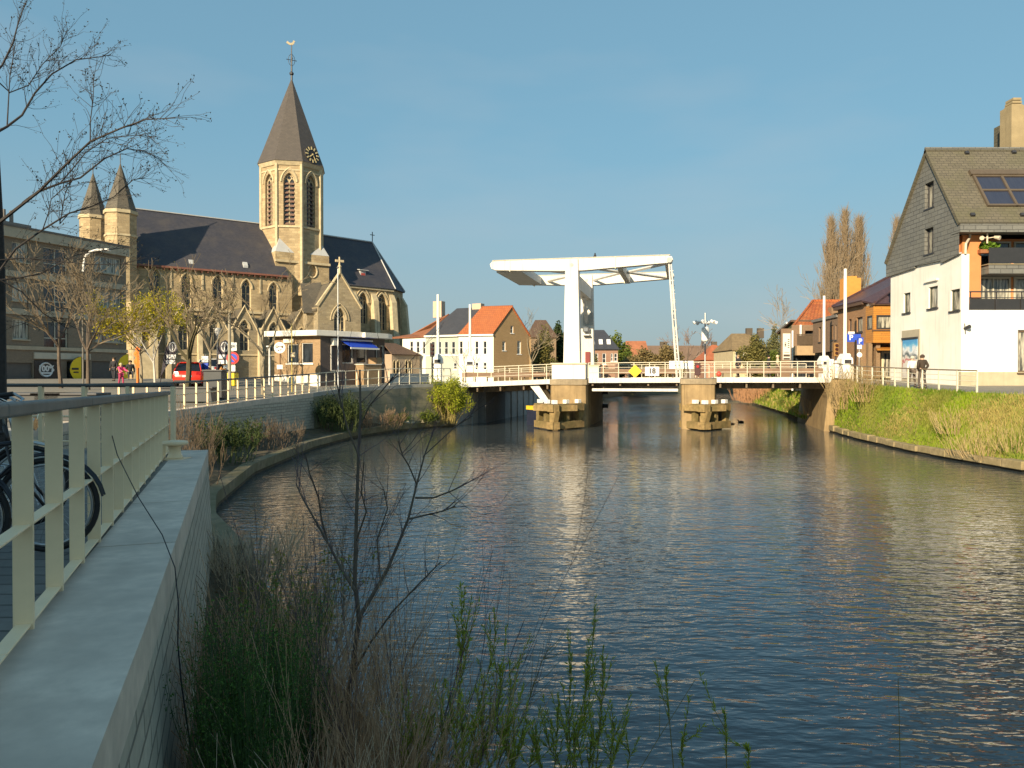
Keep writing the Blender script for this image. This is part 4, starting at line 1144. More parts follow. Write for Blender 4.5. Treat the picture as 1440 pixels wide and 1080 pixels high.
m.lathe((c.x, c.y, c.z), [(.02, 0), (.09, .06), (.1, .16), (.05, .24), (.06, .3), (.01, .36)], 8); m.tube([(c.x, c.y, c.z+.1), (c.x-.22, c.y, c.z+.02)], [.05, .01], 5)
m.build('body', M('dark_feathers', (.03, .03, .035), .8, .2, 10), bd)
# signs on the bridge
def sign_at(name, label, cat, px, py, w, h, d=FD-.05, mat=None, dia=False, u=None):
    uu, z = PBR.pix(px, py, d)
    t = thing(name, label, cat, PBR.P(uu, z, d)); return t, uu, z
yel = M('yellow_sign', (.85, .62, .02), .5, .05, 3)
t, u, z = sign_at('diamond_sign', 'yellow diamond shaped navigation sign on the middle span railing', 'sign', 893, 522, 0, 0)
m = MB(); r = .48; m.prism([PBR.P(u+a*r, z+b*r, FD-.05) for a, b in ((0, -1), (1, 0), (0, 1), (-1, 0))], PBR.n*.04); m.build('sign_face', yel, t)
t, u, z = sign_at('clearance_sign', 'white rectangular sign reading 18 on the middle span railing', 'sign', 917, 522, 0, 0)
m = MB(); m.pbox(PBR, u-.5, u+.5, z-.33, z+.33, FD-.06, FD-.02); b_ = m.build('sign_face', white_plain, t); text_mesh('18', .52, black, t, PBR, u, z, FD-.07, bold=.02)
t, u, z = sign_at('signal_lamp', 'dark navigation light box on the right pier railing', 'signal', 981, 519, 0, 0)
m = MB(); m.pbox(PBR, u-.2, u+.2, z-.45, z+.45, FD-.3, FD-.05); m.build('housing', M('maroon_box', (.06, .02, .02), .5, .1, 4), t, bevel=.04)
m = MB(); m.disc(PBR, (u, z+.18), .1, FD-.36, FD-.3); m.build('lens', M('red_lens', (.4, .02, .02), .3, .05, 4), t)
t, u, z = sign_at('float_marker', 'small red ball hanging on the right bridge railing', 'buoy', 1011, 526, 0, 0)
m = MB(); c = PBR.P(u, z-.2, FD); m.lathe(c, [(.02, 0), (.16, .08), (.2, .2), (.16, .32), (.02, .4)], 10); m.build('ball', M('red_ball', (.6, .08, .05), .5, .1, 4), t, smooth=True)
# white notice boards at the pier 2 side
t, u, z = sign_at('notice_board', 'small white notice boards on the roadway behind the hanger foot', 'sign', 958, 514, 0, 0, d=2)
m = MB(); m.pbox(PBR, u-.9, u+.9, z-.25, z+.35, 2, 2.05); m.build('board', white_plain, t)
m = MB(); m.pbox(PBR, u-.7, u-.62, dz(9), z, 2.06, 2.1); m.pbox(PBR, u+.62, u+.7, dz(9), z, 2.06, 2.1); m.build('leg', steel, t)
# ---- road barriers (white housings with raised booms)
def boom(px, pyb, pytop, Y, lab, w=1.5):
    b = at(px, 528, Y); zg = 3.3 if px < 800 else 3.6; zt = at(px, pytop, Y).z; zc = at(px, pyb, Y).z
    t = thing('road_barrier_boom', lab, 'barrier', (b.x, b.y, zg))
    x, y = b.x, b.y; w = w*.31
    m = MB(); m.box(x-w*.62, x+w*.62, y-.4, y+.4, zg, zc-.3); h_ = m.build('housing', white_plain, t, bevel=.04)
    m = MB(); n = 10
    m.prism([(x-w*.85, y-.5, zc-.35), (x+w*.85, y-.5, zc-.35), (x+w*.8, y-.5, zc+.0), (x+w*.35, y-.5, zc+.38), (x-w*.35, y-.5, zc+.38), (x-w*.8, y-.5, zc)], (0, 1.0, 0)); m.build('hood', white_plain, t, bevel=.05)
    m = MB(); m.box(x-w*.5, x+w*.5, y-.53, y-.505, zc-.3, zc-.05); m.build('dark_opening', dark_metal, t)
    m = MB(); m.tube([(x, y, zc), (x, y, zt)], [.12, .1], 8); m.build('boom', white_plain, t)
boom(616, 505, 414, 60, 'taller white barrier boom and housing of the pair at the left bridge end')
boom(661, 508, 428, 68, 'shorter white barrier boom and housing of the pair at the left bridge end', 1.6)
boom(1158.5, 507, 416, 62, 'white barrier boom and housing in front of the brown brick flats')
boom(1188, 505, 378, 53.5, 'tallest white barrier boom and housing at the right bridge end near the grass bank')
# signal poles
def pole(name, label, cat, px, pyb, pyt, Y, r=.06, mat=steel, zb=None, top=None):
    a = at(px, pyb, Y); zz = a.z if zb is None else zb; zt = at(px, pyt, Y).z
    t = thing(name, label, cat, (a.x, a.y, zz)); m = MB(); m.tube([(a.x, a.y, zz), (a.x, a.y, zt)], [r, r*.75], 8); m.build('pole', mat, t)
    return t, V((a.x, a.y, zt)), zz
t, p, zb = pole('light_mast', 'tall grey mast with a cluster of cameras and lamps above the right span', 'mast', 991.5, 530, 440, 70, .09, zb=3.6)
m = MB(); m.lathe((p.x, p.y, p.z-2.6), [(.25, 0), (.33, .1), (.33, 1.2), (.2, 1.35)], 10); m.build('equipment_box', white_plain, t)
for k_ in range(6):
    a = 2*pi*k_/6; m = MB(); q = V((p.x+cos(a)*.75, p.y+sin(a)*.75, p.z-.75)); m.tube([V((p.x, p.y, p.z-1)), q], .03, 4)
    m.tube([q, q+V((cos(a)*.32, sin(a)*.32, -.18))], [.12, .16], 8); m.build('lamp', white_plain, t)
# traffic lights near the left end
for px, Y, lab in ((608, 58.5, 'black traffic light facing the road beside the left barrier boom'), (1175, 60, 'ochre backed traffic light between the two right barrier booms')):
    t, p, zb = pole('traffic_light', lab, 'traffic light', px, 530, 484, Y, .07, dark_metal, zb=3.3)
    m = MB(); m.box(p.x-.17, p.x+.17, p.y-.15, p.y+.15, p.z-.95, p.z+.1); h_ = m.build('housing', dark_metal if px < 700 else M('ochre_housing', (.3, .16, .05), .6, .1, 3), t, bevel=.03)
    m = MB()
    for i in range(3): m.tube([(p.x, p.y-.15, p.z-.1-.3*i), (p.x, p.y-.24, p.z-.1-.3*i)], .11, 10)
    m.build('lens', M('dark_lens', (.05, .02, .02), .3, .1, 4), h_)
# abutments
t = thing('bridge_abutment', 'sloping concrete abutment at the right bridge end, half covered by twigs', 'abutment', (*bpt(18.3, 0), 0))
m = MB(); m.prism([PBR.P(17.6, -.5, FD-.2), PBR.P(21.5, -.5, FD-.2), PBR.P(21.5, 3.55, FD-.2), PBR.P(18.2, 3.55, FD-.2), PBR.P(18.0, 3.25, FD-.2)], PBR.n*12.4)
m.build('abutment_wall', conc_warm, t)
t = thing('bridge_abutment', 'dark concrete abutment under the left end of the bridge', 'abutment', (*bpt(-9.4, 0), 0))
m = MB(); m.pbox(PBR, -12.5, -9.25, -.5, 2.85, FD+.3, RDp+.4); m.build('abutment_wall', conc, t)
m = MB(); m.pbox(PBR, -9.22, -7.4, -.5, 2.5, 2.6, RDp+.3); m.build('inner_wall', M('inner_wall_grey', (.2, .2, .2), .85, .15, 3, streak=.3), t)  # dark grey panel with streaks under the left span
# road continuing on both sides
m = MB(); 
for a, b in ((-40, -9.3), (18.2, 60)):
    L_ = [PBR.P(a, 0, 1.5), PBR.P(b, 0, 1.5), PBR.P(b, 0, 8.5), PBR.P(a, 0, 8.5)]
    g = gl if a < 0 else gr
    n = 12
    for i in range(n):
        u0_, u1_ = lerp(a, b, i/n), lerp(a, b, (i+1)/n); q = [PBR.P(u0_, 0, 1.5), PBR.P(u1_, 0, 1.5), PBR.P(u1_, 0, 8.5), PBR.P(u0_, 0, 8.5)]
        m.face([(v.x, v.y, g(v.x, v.y)+.06) for v in q])
m.build('road', asph)['kind'] = 'structure'
# ---- quay railings (left bank)
rail_lit = cream
railing('quay_railing', 'long dark topped cream railing along the curved quay wall behind the kiosk corner', [(x-.25, y) for x, y in QR[2:]], lambda x, y: cz(x, y)+.02, 1.1, (.12, .6), .07, 1.0, cream, M('dark_handrail', (.09, .085, .08), .5, .15, 6), top_r=.045, prd=.025)
railing('quay_railing', 'cream railing on the old concrete quay wall between the kiosk corner and the bridge', [(x-.3, y) for x, y in [QR[-1]]+QB[:-1]]+[bpt(-9.35, FD+.1)], lambda x, y: cz(x, y)+.02, 1.12, (.12, .55), .06, 1.05, rail_white, MATS['dark_handrail'] if False else rail_white, prd=.022)
# right-hand curved railing
rp = [bpt(18.3, FD+.1), (23.6, 53.5), (22.3, 50.5), (21.6, 47.5), (21.65, 44), (21.85, 40.6), (22.4, 37)]
railing('bank_railing', 'curved white railing with four rails on top of the right grass bank', rp, lambda x, y: interp([(37, 3.03), (40.6, 3.13), (47.5, 3.36), (54, 3.66)], y), 1.05, (.28, .54, .8), .07, 1.35, rail_white, M('brown_handrail', (.2, .15, .1), .5, .15, 6), top_r=.035, prd=.018)
# ================================================================ near railing, bollard, bicycles
nr_ = thing('quay_railing', 'near cream steel railing with flat posts and grey handrail beside the coping', 'railing', (-2.36, 3.7, gl(0, 3.7)))
a = V((-2.36, 3.70)); b = V((-6.28, 14.0)); ddir = (b-a).normalized(); a0 = a-ddir*3.6*.77; 
Ln = (b-a0).length
hand = M('weathered_grey_handrail', (.17, .16, .145), .6, .18, 6, bump=.002)
pr_ = Pl(a0, b)
zn = lambda u: lerp(2.66, 2.46, u/Ln)
spc = .745; n0 = (a-a0).length % spc; n = int((Ln-n0)/spc)+1
def npost(u):
    m = MB(); p = pr_; z = zn(u)
    m.pbox(p, u-.012, u+.012, z, z+1.04, -.044, .044); return m
p0 = npost(n0).build('post', cream, nr_, bevel=.003)
repeat(p0, nr_, [(pr_.P(n0+spc*i, zn(n0+spc*i))-pr_.P(n0, zn(n0))) for i in range(1, n)])
def nrail(name, z0, z1, w0, w1, mat, bev=.004):
    m = MB(); K = 6
    for i in range(K):
        u0_, u1_ = Ln*i/K+(.004 if i else 0), Ln*(i+1)/K
        m.quad8([pr_.P(u0_, zn(u0_)+z0, w0), pr_.P(u1_, zn(u1_)+z0, w0), pr_.P(u1_, zn(u1_)+z0, w1), pr_.P(u0_, zn(u0_)+z0, w1),
                 pr_.P(u0_, zn(u0_)+z1, w0), pr_.P(u1_, zn(u1_)+z1, w0), pr_.P(u1_, zn(u1_)+z1, w1), pr_.P(u0_, zn(u0_)+z1, w1)])
    return m.build(name, mat, nr_, bevel=bev)
nrail('handrail', 1.04, 1.105, -.05, .05, hand, .012)
nrail('rail', .50, .512, -.035, .035, cream)
nrail('bottom_rail', .02, .032, -.035, .035, cream)
# mooring bollard
bl = at(246, 648, 12.6); bz0 = 2.47
bo = thing('mooring_bollard', 'pale mushroom shaped mooring bollard on the coping end', 'bollard', (bl.x, bl.y, bz0))
m = MB(); m.lathe((bl.x, bl.y, bz0), [(.13, .02), (.12, .05), (.095, .1), (.09, .2), (.11, .23)], 20); m.build('stem', cream, bo, smooth=True)
m = MB(); m.lathe((bl.x, bl.y, bz0), [(.11, .23), (.2, .245), (.21, .27), (.2, .3), (.1, .315)], 24); m.build('cap', cream, bo, smooth=True, bevel=.004)
m = MB(); m.box(bl.x-.19, bl.x+.19, bl.y-.19, bl.y+.19, bz0-.01, bz0+.02); m.build('base_plate', cream, bo)
# trailing cable
pts = [at(152, 592, 6.6), at(165, 640, 6.35), at(195, 700, 6.0), at(228, 752, 5.6), at(246, 798, 5.2), at(251, 850, 4.95), at(250, 905, 4.85), at(255, 960, 4.8), at(262, 1010, 4.8), at(268, 1050, 4.8)]
t = thing('bramble_runner', 'thin dark bramble stem trailing from the railing over the coping and down the wall', 'plant stem', pts[0])
m = MB(); m.tube(pts, [.004]*6+[.005]*4, 5); m.build('stem', M('dark_stem', (.03, .025, .03), .7, .2, 8), t)

def bicycle(name, label, frame_col, fender=False):
    """built along +x, wheels on z=0"""
    root = thing(name, label, 'bicycle'); fm = M('bicycle_frame_'+frame_col[0], frame_col[1], .3, .1, 6)
    R = .345
    for x in (0, 1.06):
        w = MB(); w.torus((x, 0, R), R-.02, .02, 'y', 40, 8); wo = w.build('wheel', black, root, smooth=True)
        r_ = MB(); r_.torus((x, 0, R), R-.052, .011, 'y', 40, 6); r_.build('rim', steel, wo, smooth=True)
        s_ = MB()
        for i in range(28):
            a_ = 2*pi*i/28; s_.tube([(x+.02*cos(a_+1.3), .02*(-1)**i, R+.02*sin(a_+1.3)), (x+(R-.06)*cos(a_), 0, R+(R-.06)*sin(a_))], .0016, 3, cap=False)
        s_.tube([(x, -.05, R), (x, .05, R)], .02, 8); s_.build('spokes', steel, wo)
    m = MB(); bb = (.44, 0, .29); seat_t = (.27, 0, .84); head_t = (.86, 0, .86); head_b = (.9, 0, .68); rear = (0, 0, R)
    m.tube([bb, seat_t], .016, 8); m.tube([bb, head_b], .019, 8); m.tube([(.3, 0, .74), (.87, 0, .8)], .016, 8); m.tube([head_b, head_t], .021, 8)
    for s in (-.045, .045): m.tube([(bb[0], s*.8, bb[2]), (0, s, R)], .01, 6); m.tube([(.3, s*.4, .74), (0, s, R)], .009, 6)
    m.build('frame', fm, root, smooth=True)
    m = MB(); 
    for s in (-.05, .05): m.tube([(.9, s, .68), (.95, s, .5), (1.06, s, R)], .011, 6)
    m.tube([(.9, -.05, .68), (.9, .05, .68)], .014, 6); m.build('fork', fm, root, smooth=True)
    m = MB(); m.tube([head_t, (.83, 0, 1.02)], .012, 8)
    m.tube([(.62, -.3, 1.1), (.76, -.29, 1.12), (.85, -.2, 1.09), (.86, 0, 1.04), (.85, .2, 1.09), (.76, .29, 1.12), (.62, .3, 1.1)], .011, 8); hb = m.build('handlebar', steel, root, smooth=True)
    m = MB()
    for s in (-1, 1): m.tube([(.62, .3*s, 1.1), (.75, .29*s, 1.12)], .018, 8)
    m.build('grip', black, hb, smooth=True)
    m = MB(); m.tube([(.84, .1, 1.1), (1.0, .08, 1.02), (.98, .03, .9)], .004, 5); m.tube([(.84, -.1, 1.1), (1.0, -.08, 1.02), (.96, -.03, .9)], .004, 5); m.tube([(.93, 0, .93), (1.0, 0, .93)], [.035, .045], 10); m.build('headlamp', M('chrome', (.6, .6, .6), .15, .05, 5, metal=1), hb)
    m = MB(); m.tube([(.27, 0, .84), (.25, 0, .93)], .013, 8)
    m.quad8([(.1, -.09, .93), (.42, -.02, .95), (.42, .02, .95), (.1, .09, .93), (.1, -.08, .99), (.42, -.015, .98), (.42, .015, .98), (.1, .08, .99)]); m.build('saddle', black, root, bevel=.01)
    m = MB(); m.torus((.44, 0, .29), .09, .008, 'y', 20, 5); m.tube([(.44, .07, .29), (.5, .08, .13)], .009, 5); m.tube([(.44, -.07, .29), (.38, -.08, .45)], .009, 5)
    m.box(.45, .55, .07, .15, .115, .14); m.box(.33, .43, -.15, -.07, .44, .465); m.tube([(0, .03, R+.03), (.44, .03, .38)], .005, 4); m.tube([(0, .03, R-.03), (.44, .03, .2)], .005, 4)
    m.build('crankset', dark_metal, root)
    m = MB()
    for x, a0_, a1_ in ((0, 20, 190), (1.06, 10, 150)):
        pts = [(x+(R+.03)*cos(radians(q)), 0, R+(R+.03)*sin(radians(q))) for q in range(a0_, a1_, 12)]
        for s in (-.025, 0, .025): m.tube([(p_[0], s, p_[2]-abs(s)*.3) for p_ in pts], .008, 4)
    m.build('mudguard', fm if not fender else M('silver_mudguard', (.5, .5, .48), .3, .1, 5, metal=.5), root)
    m = MB()
    for z in (.0,): m.tube([(-.35, -.07, .74), (.18, -.07, .76), (.18, .07, .76), (-.35, .07, .74), (-.35, -.07, .74)], .006, 5)
    for x in (-.25, -.1, .05): m.tube([(x, -.07, .745), (x, .07, .745)], .005, 4)
    m.tube([(-.2, .07, .74), (0, .06, R)], .005, 4); m.tube([(-.2, -.07, .74), (0, -.06, R)], .005, 4); m.build('luggage_rack', dark_metal, root)
    return root
bk = bicycle('bicycle', 'dark city bicycle parked nearest behind the railing, front wheel towards the canal', ('dark', (.02, .022, .03)))
bk.location = (-4.37, 5.3, gl(0, 5)+.01); bk.rotation_euler = (radians(4), 0, radians(12))
bk2 = bicycle('bicycle', 'black bicycle with silver mudguards standing behind the first one', ('black', (.03, .025, .025)), True)
bk2.location = (-5.2, 6.4, gl(0, 6)+.01); bk2.rotation_euler = (radians(-5), 0, radians(8))
bk3 = copy_tree(bk, None, 'dark bicycle at the far left edge, only its front wheel and bars showing'); bk3.location = (-4.6, 4.6, gl(0, 4.5)+.01); bk3.rotation_euler = (radians(3), 0, radians(16))
# rack hoops
rk = thing('bicycle_rack', 'low galvanised bicycle rack with slanting tubes behind the near railing', 'bicycle rack', (-4, 5.6, gl(0, 5.6)))
zg = gl(0, 5.6)+.01
m = MB(); m.tube([(-3.95, 4.3, zg+.03), (-5.2, 8.2, zg+.03)], .02, 6)
m.build('base_bar', steel, rk)
for i in range(6):
    t_ = i/5; x, y = lerp(-3.7, -4.7, t_), lerp(4.7, 7.6, t_); m = MB()
    for s in (0, .09): m.tube([(x, y+s, zg), (x-.15, y+s, zg+.45), (x-.55, y+s, zg+.5), (x-.75, y+s, zg+.0)], .011, 6)
    m.build('hoop', steel, rk)
# second railing across the back of the near promenade (recess)
railing('quay_railing', 'dark topped railing closing the back of the near promenade behind the bicycles', [(-22, 15.4), (-9.9, 15.0), (-6.4, 14.5)], lambda x, y: 2.46, 1.2, (.12, .6), .075, .9, cream, MATS['dark_handrail'], top_r=.04, prd=.02)
m = MB()
# ================================================================ people
def skin_mesh(name, verts, edges, radii, mat, parent, sub=2, root=0):
    me = bpy.data.meshes.new(name); me.from_pydata([V(v) for v in verts], edges, [])
    o = bpy.data.objects.new(name, me); COL.objects.link(o)
    sk = o.modifiers.new('s', 'SKIN'); sk.use_smooth_shade = True
    for i, r in enumerate(radii): me.skin_vertices[0].data[i].radius = r if isinstance(r, tuple) else (r, r); me.skin_vertices[0].data[i].use_root = (i == root)
    ss = o.modifiers.new('u', 'SUBSURF'); ss.levels = sub; ss.render_levels = sub
    bpy.context.view_layer.update()
    nm = bpy.data.meshes.new_from_object(o.evaluated_get(bpy.context.evaluated_depsgraph_get()))
    bpy.data.objects.remove(o); nm.materials.clear(); nm.materials.append(mat)
    n = bpy.data.objects.new(name, nm); COL.objects.link(n); n.parent = parent; return n
def person(label, loc, rotz, top, legs, hair=(.05, .035, .02), H=1.74, stride=.12, arm='down', sit=False, group=None, hood=False, skin=(.5, .32, .22)):
    r = thing('person', label, 'person', (0, 0, 0), group); k = H/1.74
    sk_ = M('skin_tone', skin, .6, .08, 8)
    def cm(c, t): return M('cloth_%s_%d_%d_%d' % (t, c[0]*99, c[1]*99, c[2]*99), c, .85, .12, 10)
    P = dict(pel=(0, 0, .94), spi=(0, 0, 1.12), che=(0, .01, 1.34), nec=(0, .01, 1.49), hd0=(0, -.005, 1.58), hd1=(0, -.01, 1.66),
             shl=(.18, 0, 1.41), shr=(-.18, 0, 1.41), ell=(.25, .03, 1.14), elr=(-.25, .03, 1.14), wrl=(.25, -.05, .9), wrr=(-.25, -.05, .9),
             hpl=(.09, 0, .9), hpr=(-.09, 0, .9), knl=(.1, -stride*.9, .5), knr=(-.1, stride*.3, .5), anl=(.1, -stride, .09), anr=(-.1, stride*1.4, .1), tol=(.11, -stride-.15, .04), tor=(-.11, stride*1.4-.14, .04))
    if arm == 'bars': P.update(ell=(.24, -.2, 1.22), wrl=(.24, -.45, 1.15), elr=(-.24, -.2, 1.22), wrr=(-.24, -.45, 1.15))
    if arm == 'pocket': P.update(ell=(.27, .08, 1.15), wrl=(.18, -.1, .98), elr=(-.27, .08, 1.15), wrr=(-.18, -.1, .98))
    if sit:
        P.update(knl=(.12, -.42, .92), knr=(-.12, -.42, .92), anl=(.12, -.45, .5), anr=(-.12, -.45, .5), tol=(.12, -.6, .46), tor=(-.12, -.6, .46))
        P = {a: (v[0], v[1], v[2]-.42) for a, v in P.items()}
    P = {a: V(v)*k for a, v in P.items()}
    nm = list(P); ix = {a: i for i, a in enumerate(nm)}
    E_ = [('pel', 'spi'), ('spi', 'che'), ('che', 'nec'), ('nec', 'hd0'), ('hd0', 'hd1'), ('che', 'shl'), ('che', 'shr'), ('shl', 'ell'), ('ell', 'wrl'), ('shr', 'elr'), ('elr', 'wrr'), ('pel', 'hpl'), ('pel', 'hpr'), ('hpl', 'knl'), ('knl', 'anl'), ('anl', 'tol'), ('hpr', 'knr'), ('knr', 'anr'), ('anr', 'tor')]
    R_ = dict(pel=.12, spi=.11, che=.13, nec=.055, hd0=.085, hd1=.1, shl=.06, shr=.06, ell=.042, elr=.042, wrl=.03, wrr=.03, hpl=.085, hpr=.085, knl=.055, knr=.055, anl=.038, anr=.038, tol=.035, tor=.035)
    vs = [P[a] for a in nm]; rs_ = [R_[a]*k for a in nm]; ed = [(ix[a], ix[b]) for a, b in E_]
    # nose and hands with fingers on the same body
    def addv(p, a, rr):
        vs.append(V(p)); rs_.append(rr*k); ed.append((a, len(vs)-1)); return len(vs)-1
    addv(P['hd0']+V((0, -.1, .02))*k, ix['hd0'], .02)
    for w, e in (('wrl', 'ell'), ('wrr', 'elr')):
        d = (P[w]-P[e]).normalized(); pm = addv(P[w]+d*.06*k, ix[w], .026)
        for j, s in enumerate((-.024, -.008, .008, .024)): addv(vs[pm]+(d*.085+V((0, s, 0)))*k, pm, .008)
        addv(P[w]+(d*.05+V((0, -.04, 0)))*k, ix[w], .01)
    skin_mesh('body', vs, ed, rs_, sk_, r, 1)
    def sub(name, keys, rr, mat, extra=0):
        v2 = [P[a] for a in keys]; e2 = [(keys.index(a), keys.index(b)) for a, b in E_ if a in keys and b in keys]
        return skin_mesh(name, v2, e2, [R_[a]*k*rr.get(a, 1)+extra*k for a in keys], mat, r, 1)
    sub('jacket', ['pel', 'spi', 'che', 'nec', 'shl', 'shr', 'ell', 'wrl', 'elr', 'wrr'], dict(nec=.7), cm(top, 'top'), .03)
    P['pel'] = P['pel']+V((0, 0, -.01))
    sub('trousers', ['pel', 'hpl', 'hpr', 'knl', 'anl', 'knr', 'anr'], {}, cm(legs, 'legs'), .017)
    m = MB(); c = P['hd1']
    hb = []
    for i in range(7):
        t_ = i/6*pi*.62
        hb.append((.118*sin(t_)+.002, .125*cos(t_)))
    m.lathe((c.x, c.y+.018, c.z-.02), [(a*k, b*k) for a, b in hb[::-1]], 10)
    m.build('hair', cm(hair, 'hair'), r, smooth=True)
    m = MB()
    for a, b in (('anl', 'tol'), ('anr', 'tor')):
        m.tube([P[a]+V((0, .03, -.03)), P[b]+V((0, -.04, 0))], [.05*k, .042*k], 6)
    m.build('shoe', cm((.05, .04, .04), 'shoe'), r, smooth=True)
    r.location = loc; r.rotation_euler = (0, 0, rotz)
    return r
def rg_(px, Y, py=500): q = at(px, py, Y); return q.x, q.y
x, y = rg_(1283, 42.5); person('person in a white jacket seen from behind, walking beside the white house', (x, y, gr(x, y)+.02), pi, (.75, .73, .68), (.12, .09, .07), (.5, .45, .38), 1.72)
x, y = rg_(1297, 41); person('person in a dark brown jacket seen from behind, behind the bank railing', (x, y, gr(x, y)+.02), pi, (.05, .035, .025), (.1, .08, .07), (.06, .04, .03), 1.8, arm='pocket')
x, y = rg_(1038, 58.5); person('person in black standing on the right bridge span behind the railing', (x, y, 3.7), radians(-70), (.025, .025, .03), (.03, .03, .035), (.3, .2, .1), 1.72)
x, y = rg_(1081, 58.5); person('person with dark hair and dark coat walking across the right bridge span', (x, y, 3.7), radians(80), (.03, .03, .03), (.04, .04, .05), (.02, .015, .01), 1.7)
x, y = rg_(1093.5, 58); person('person in a pale beige coat walking across the right bridge span', (x, y, 3.7), radians(80), (.5, .43, .3), (.12, .08, .06), (.6, .52, .36), 1.68)
x, y = rg_(170, 46); person('child in a bright pink jacket on the square before the flats', (x, y, gl(x, y)), radians(60), (.8, .08, .22), (.4, .05, .12), (.6, .5, .3), 1.42, arm='bars')
x, y = rg_(160, 52); person('person in dark clothes standing beside the flats terrace', (x, y, gl(x, y)), 0, (.03, .03, .035), (.04, .04, .05), H=1.6)
x, y = rg_(183, 52); person('person in dark clothes seated at the terrace by the orange banner', (x, y, gl(x, y)+.1), radians(30), (.03, .03, .035), (.04, .04, .05), H=1.7, sit=True)

# ================================================================ cars
def car(label, col, loc, rotz, hatch=True, parked=None):
    r = thing('parked_car', label, 'car', (0, 0, 0)); pm = M('car_paint_%d' % (col[0]*99), col, .22, .03, 2, spec=.7)
    # stations along y (rear y=0 -> front y=4.2): half width, z bottom, z shoulder
    def loft(mb, st):
        k = len(mb.v); n = len(st[0])
        for s in st: mb.v += s
        for i in range(len(st)-1):
            for j in range(n-1): mb.f.append((k+i*n+j, k+(i+1)*n+j, k+(i+1)*n+j+1, k+i*n+j+1))
        mb.f.append(tuple(k+j for j in range(n))); mb.f.append(tuple(k+(len(st)-1)*n+j for j in range(n))[::-1])
    m = MB(); S_ = []
    for y, w, zb, zs, zc in ((0, .72, .35, .62, .72), (.1, .84, .26, .75, .93), (.6, .87, .22, .84, .98), (1.6, .88, .2, .86, .96), (2.7, .88, .2, .84, .93), (3.5, .86, .22, .76, .84), (4.05, .78, .28, .62, .68), (4.2, .66, .36, .5, .56)):
        S_.append([(-w*.9, y, zb), (-w, y, lerp(zb, zs, .45)), (-w*.985, y, zs), (-w*.86, y, zc), (0, y, zc+.03), (w*.86, y, zc), (w*.985, y, zs), (w, y, lerp(zb, zs, .45)), (w*.9, y, zb)])
    loft(m, S_); bo = m.build('body', pm, r, smooth=True)
    m = MB(); S_ = []
    for y, w, zt in ((.12, .66, .98), (.45, .62, 1.38), (.8, .6, 1.47), (1.7, .6, 1.5), (2.3, .58, 1.42), (3.1, .66, .94)):
        S_.append([(-.8, y, .9), (-w, y, zt-.03), (-w*.6, y, zt), (w*.6, y, zt), (w, y, zt-.03), (.8, y, .9)])
    loft(m, S_); m.build('windows', M('car_glass', (.01, .01, .012), .06, .05, 3, spec=.8), r, smooth=False)
    m = MB(); m.quad8([(-.585, .5, 1.42), (.585, .5, 1.42), (.575, 2.2, 1.46), (-.575, 2.2, 1.46), (-.5, .46, 1.5), (.5, .46, 1.5), (.5, 2.15, 1.5), (-.5, 2.15, 1.5)]); m.build('roof', pm, r, bevel=.03)
    m = MB()
    for s in (-1, 1):
        m.tube([(s*.76, .16, .95), (s*.6, .5, 1.42)], .035, 5); m.tube([(s*.79, 1.5, .93), (s*.59, 1.55, 1.46)], .025, 5); m.tube([(s*.78, 3.05, .93), (s*.58, 2.25, 1.44)], .03, 5)
    m.build('pillar', pm, r)
    for s in (-1, 1):
        for y in (.78, 3.4):
            w = MB(); k = 16
            w.tube([(s*.9, y, .32), (s*.7, y, .32)], .32, 18); wo = w.build('wheel', black, r); h = MB(); h.tube([(s*.91, y, .32), (s*.88, y, .32)], .19, 10); h.build('rim', steel, wo)
        m = MB(); m.quad8([(s*.5, -.02, .74), (s*.8, .03, .74), (s*.82, .2, .76), (s*.5, .1, .74), (s*.52, .02, .9), (s*.76, .07, .9), (s*.78, .2, .9), (s*.52, .12, .9)]); m.build('tail_light', M('tail_light_red', (.35, .01, .01), .2, .05, 4), r)
        m = MB(); m.box(min(s*.88, s*1.02), max(s*.88, s*1.02), 2.75, 2.9, .92, 1.04); m.build('wing_mirror', pm, r, bevel=.03)
    m = MB(); m.box(-.26, .26, -.03, .01, .6, .71); m.build('number_plate', white_plain, r)
    m = MB(); m.box(-.75, .75, -.04, .12, .3, .42); m.build('bumper', M('grey_bumper', (.05, .05, .05), .6, .1, 4), r, bevel=.02)
    r.location = loc; r.rotation_euler = (0, 0, rotz); return r
x, y = rg_(263, 45.5); car('red hatchback parked with its rear towards the canal', (.62, .03, .012), (x, y, gl(x, y)), radians(10))
x, y = rg_(291, 56); car('white car parked behind the red one, mostly hidden', (.6, .6, .58), (x, y, gl(x, y)), radians(8))
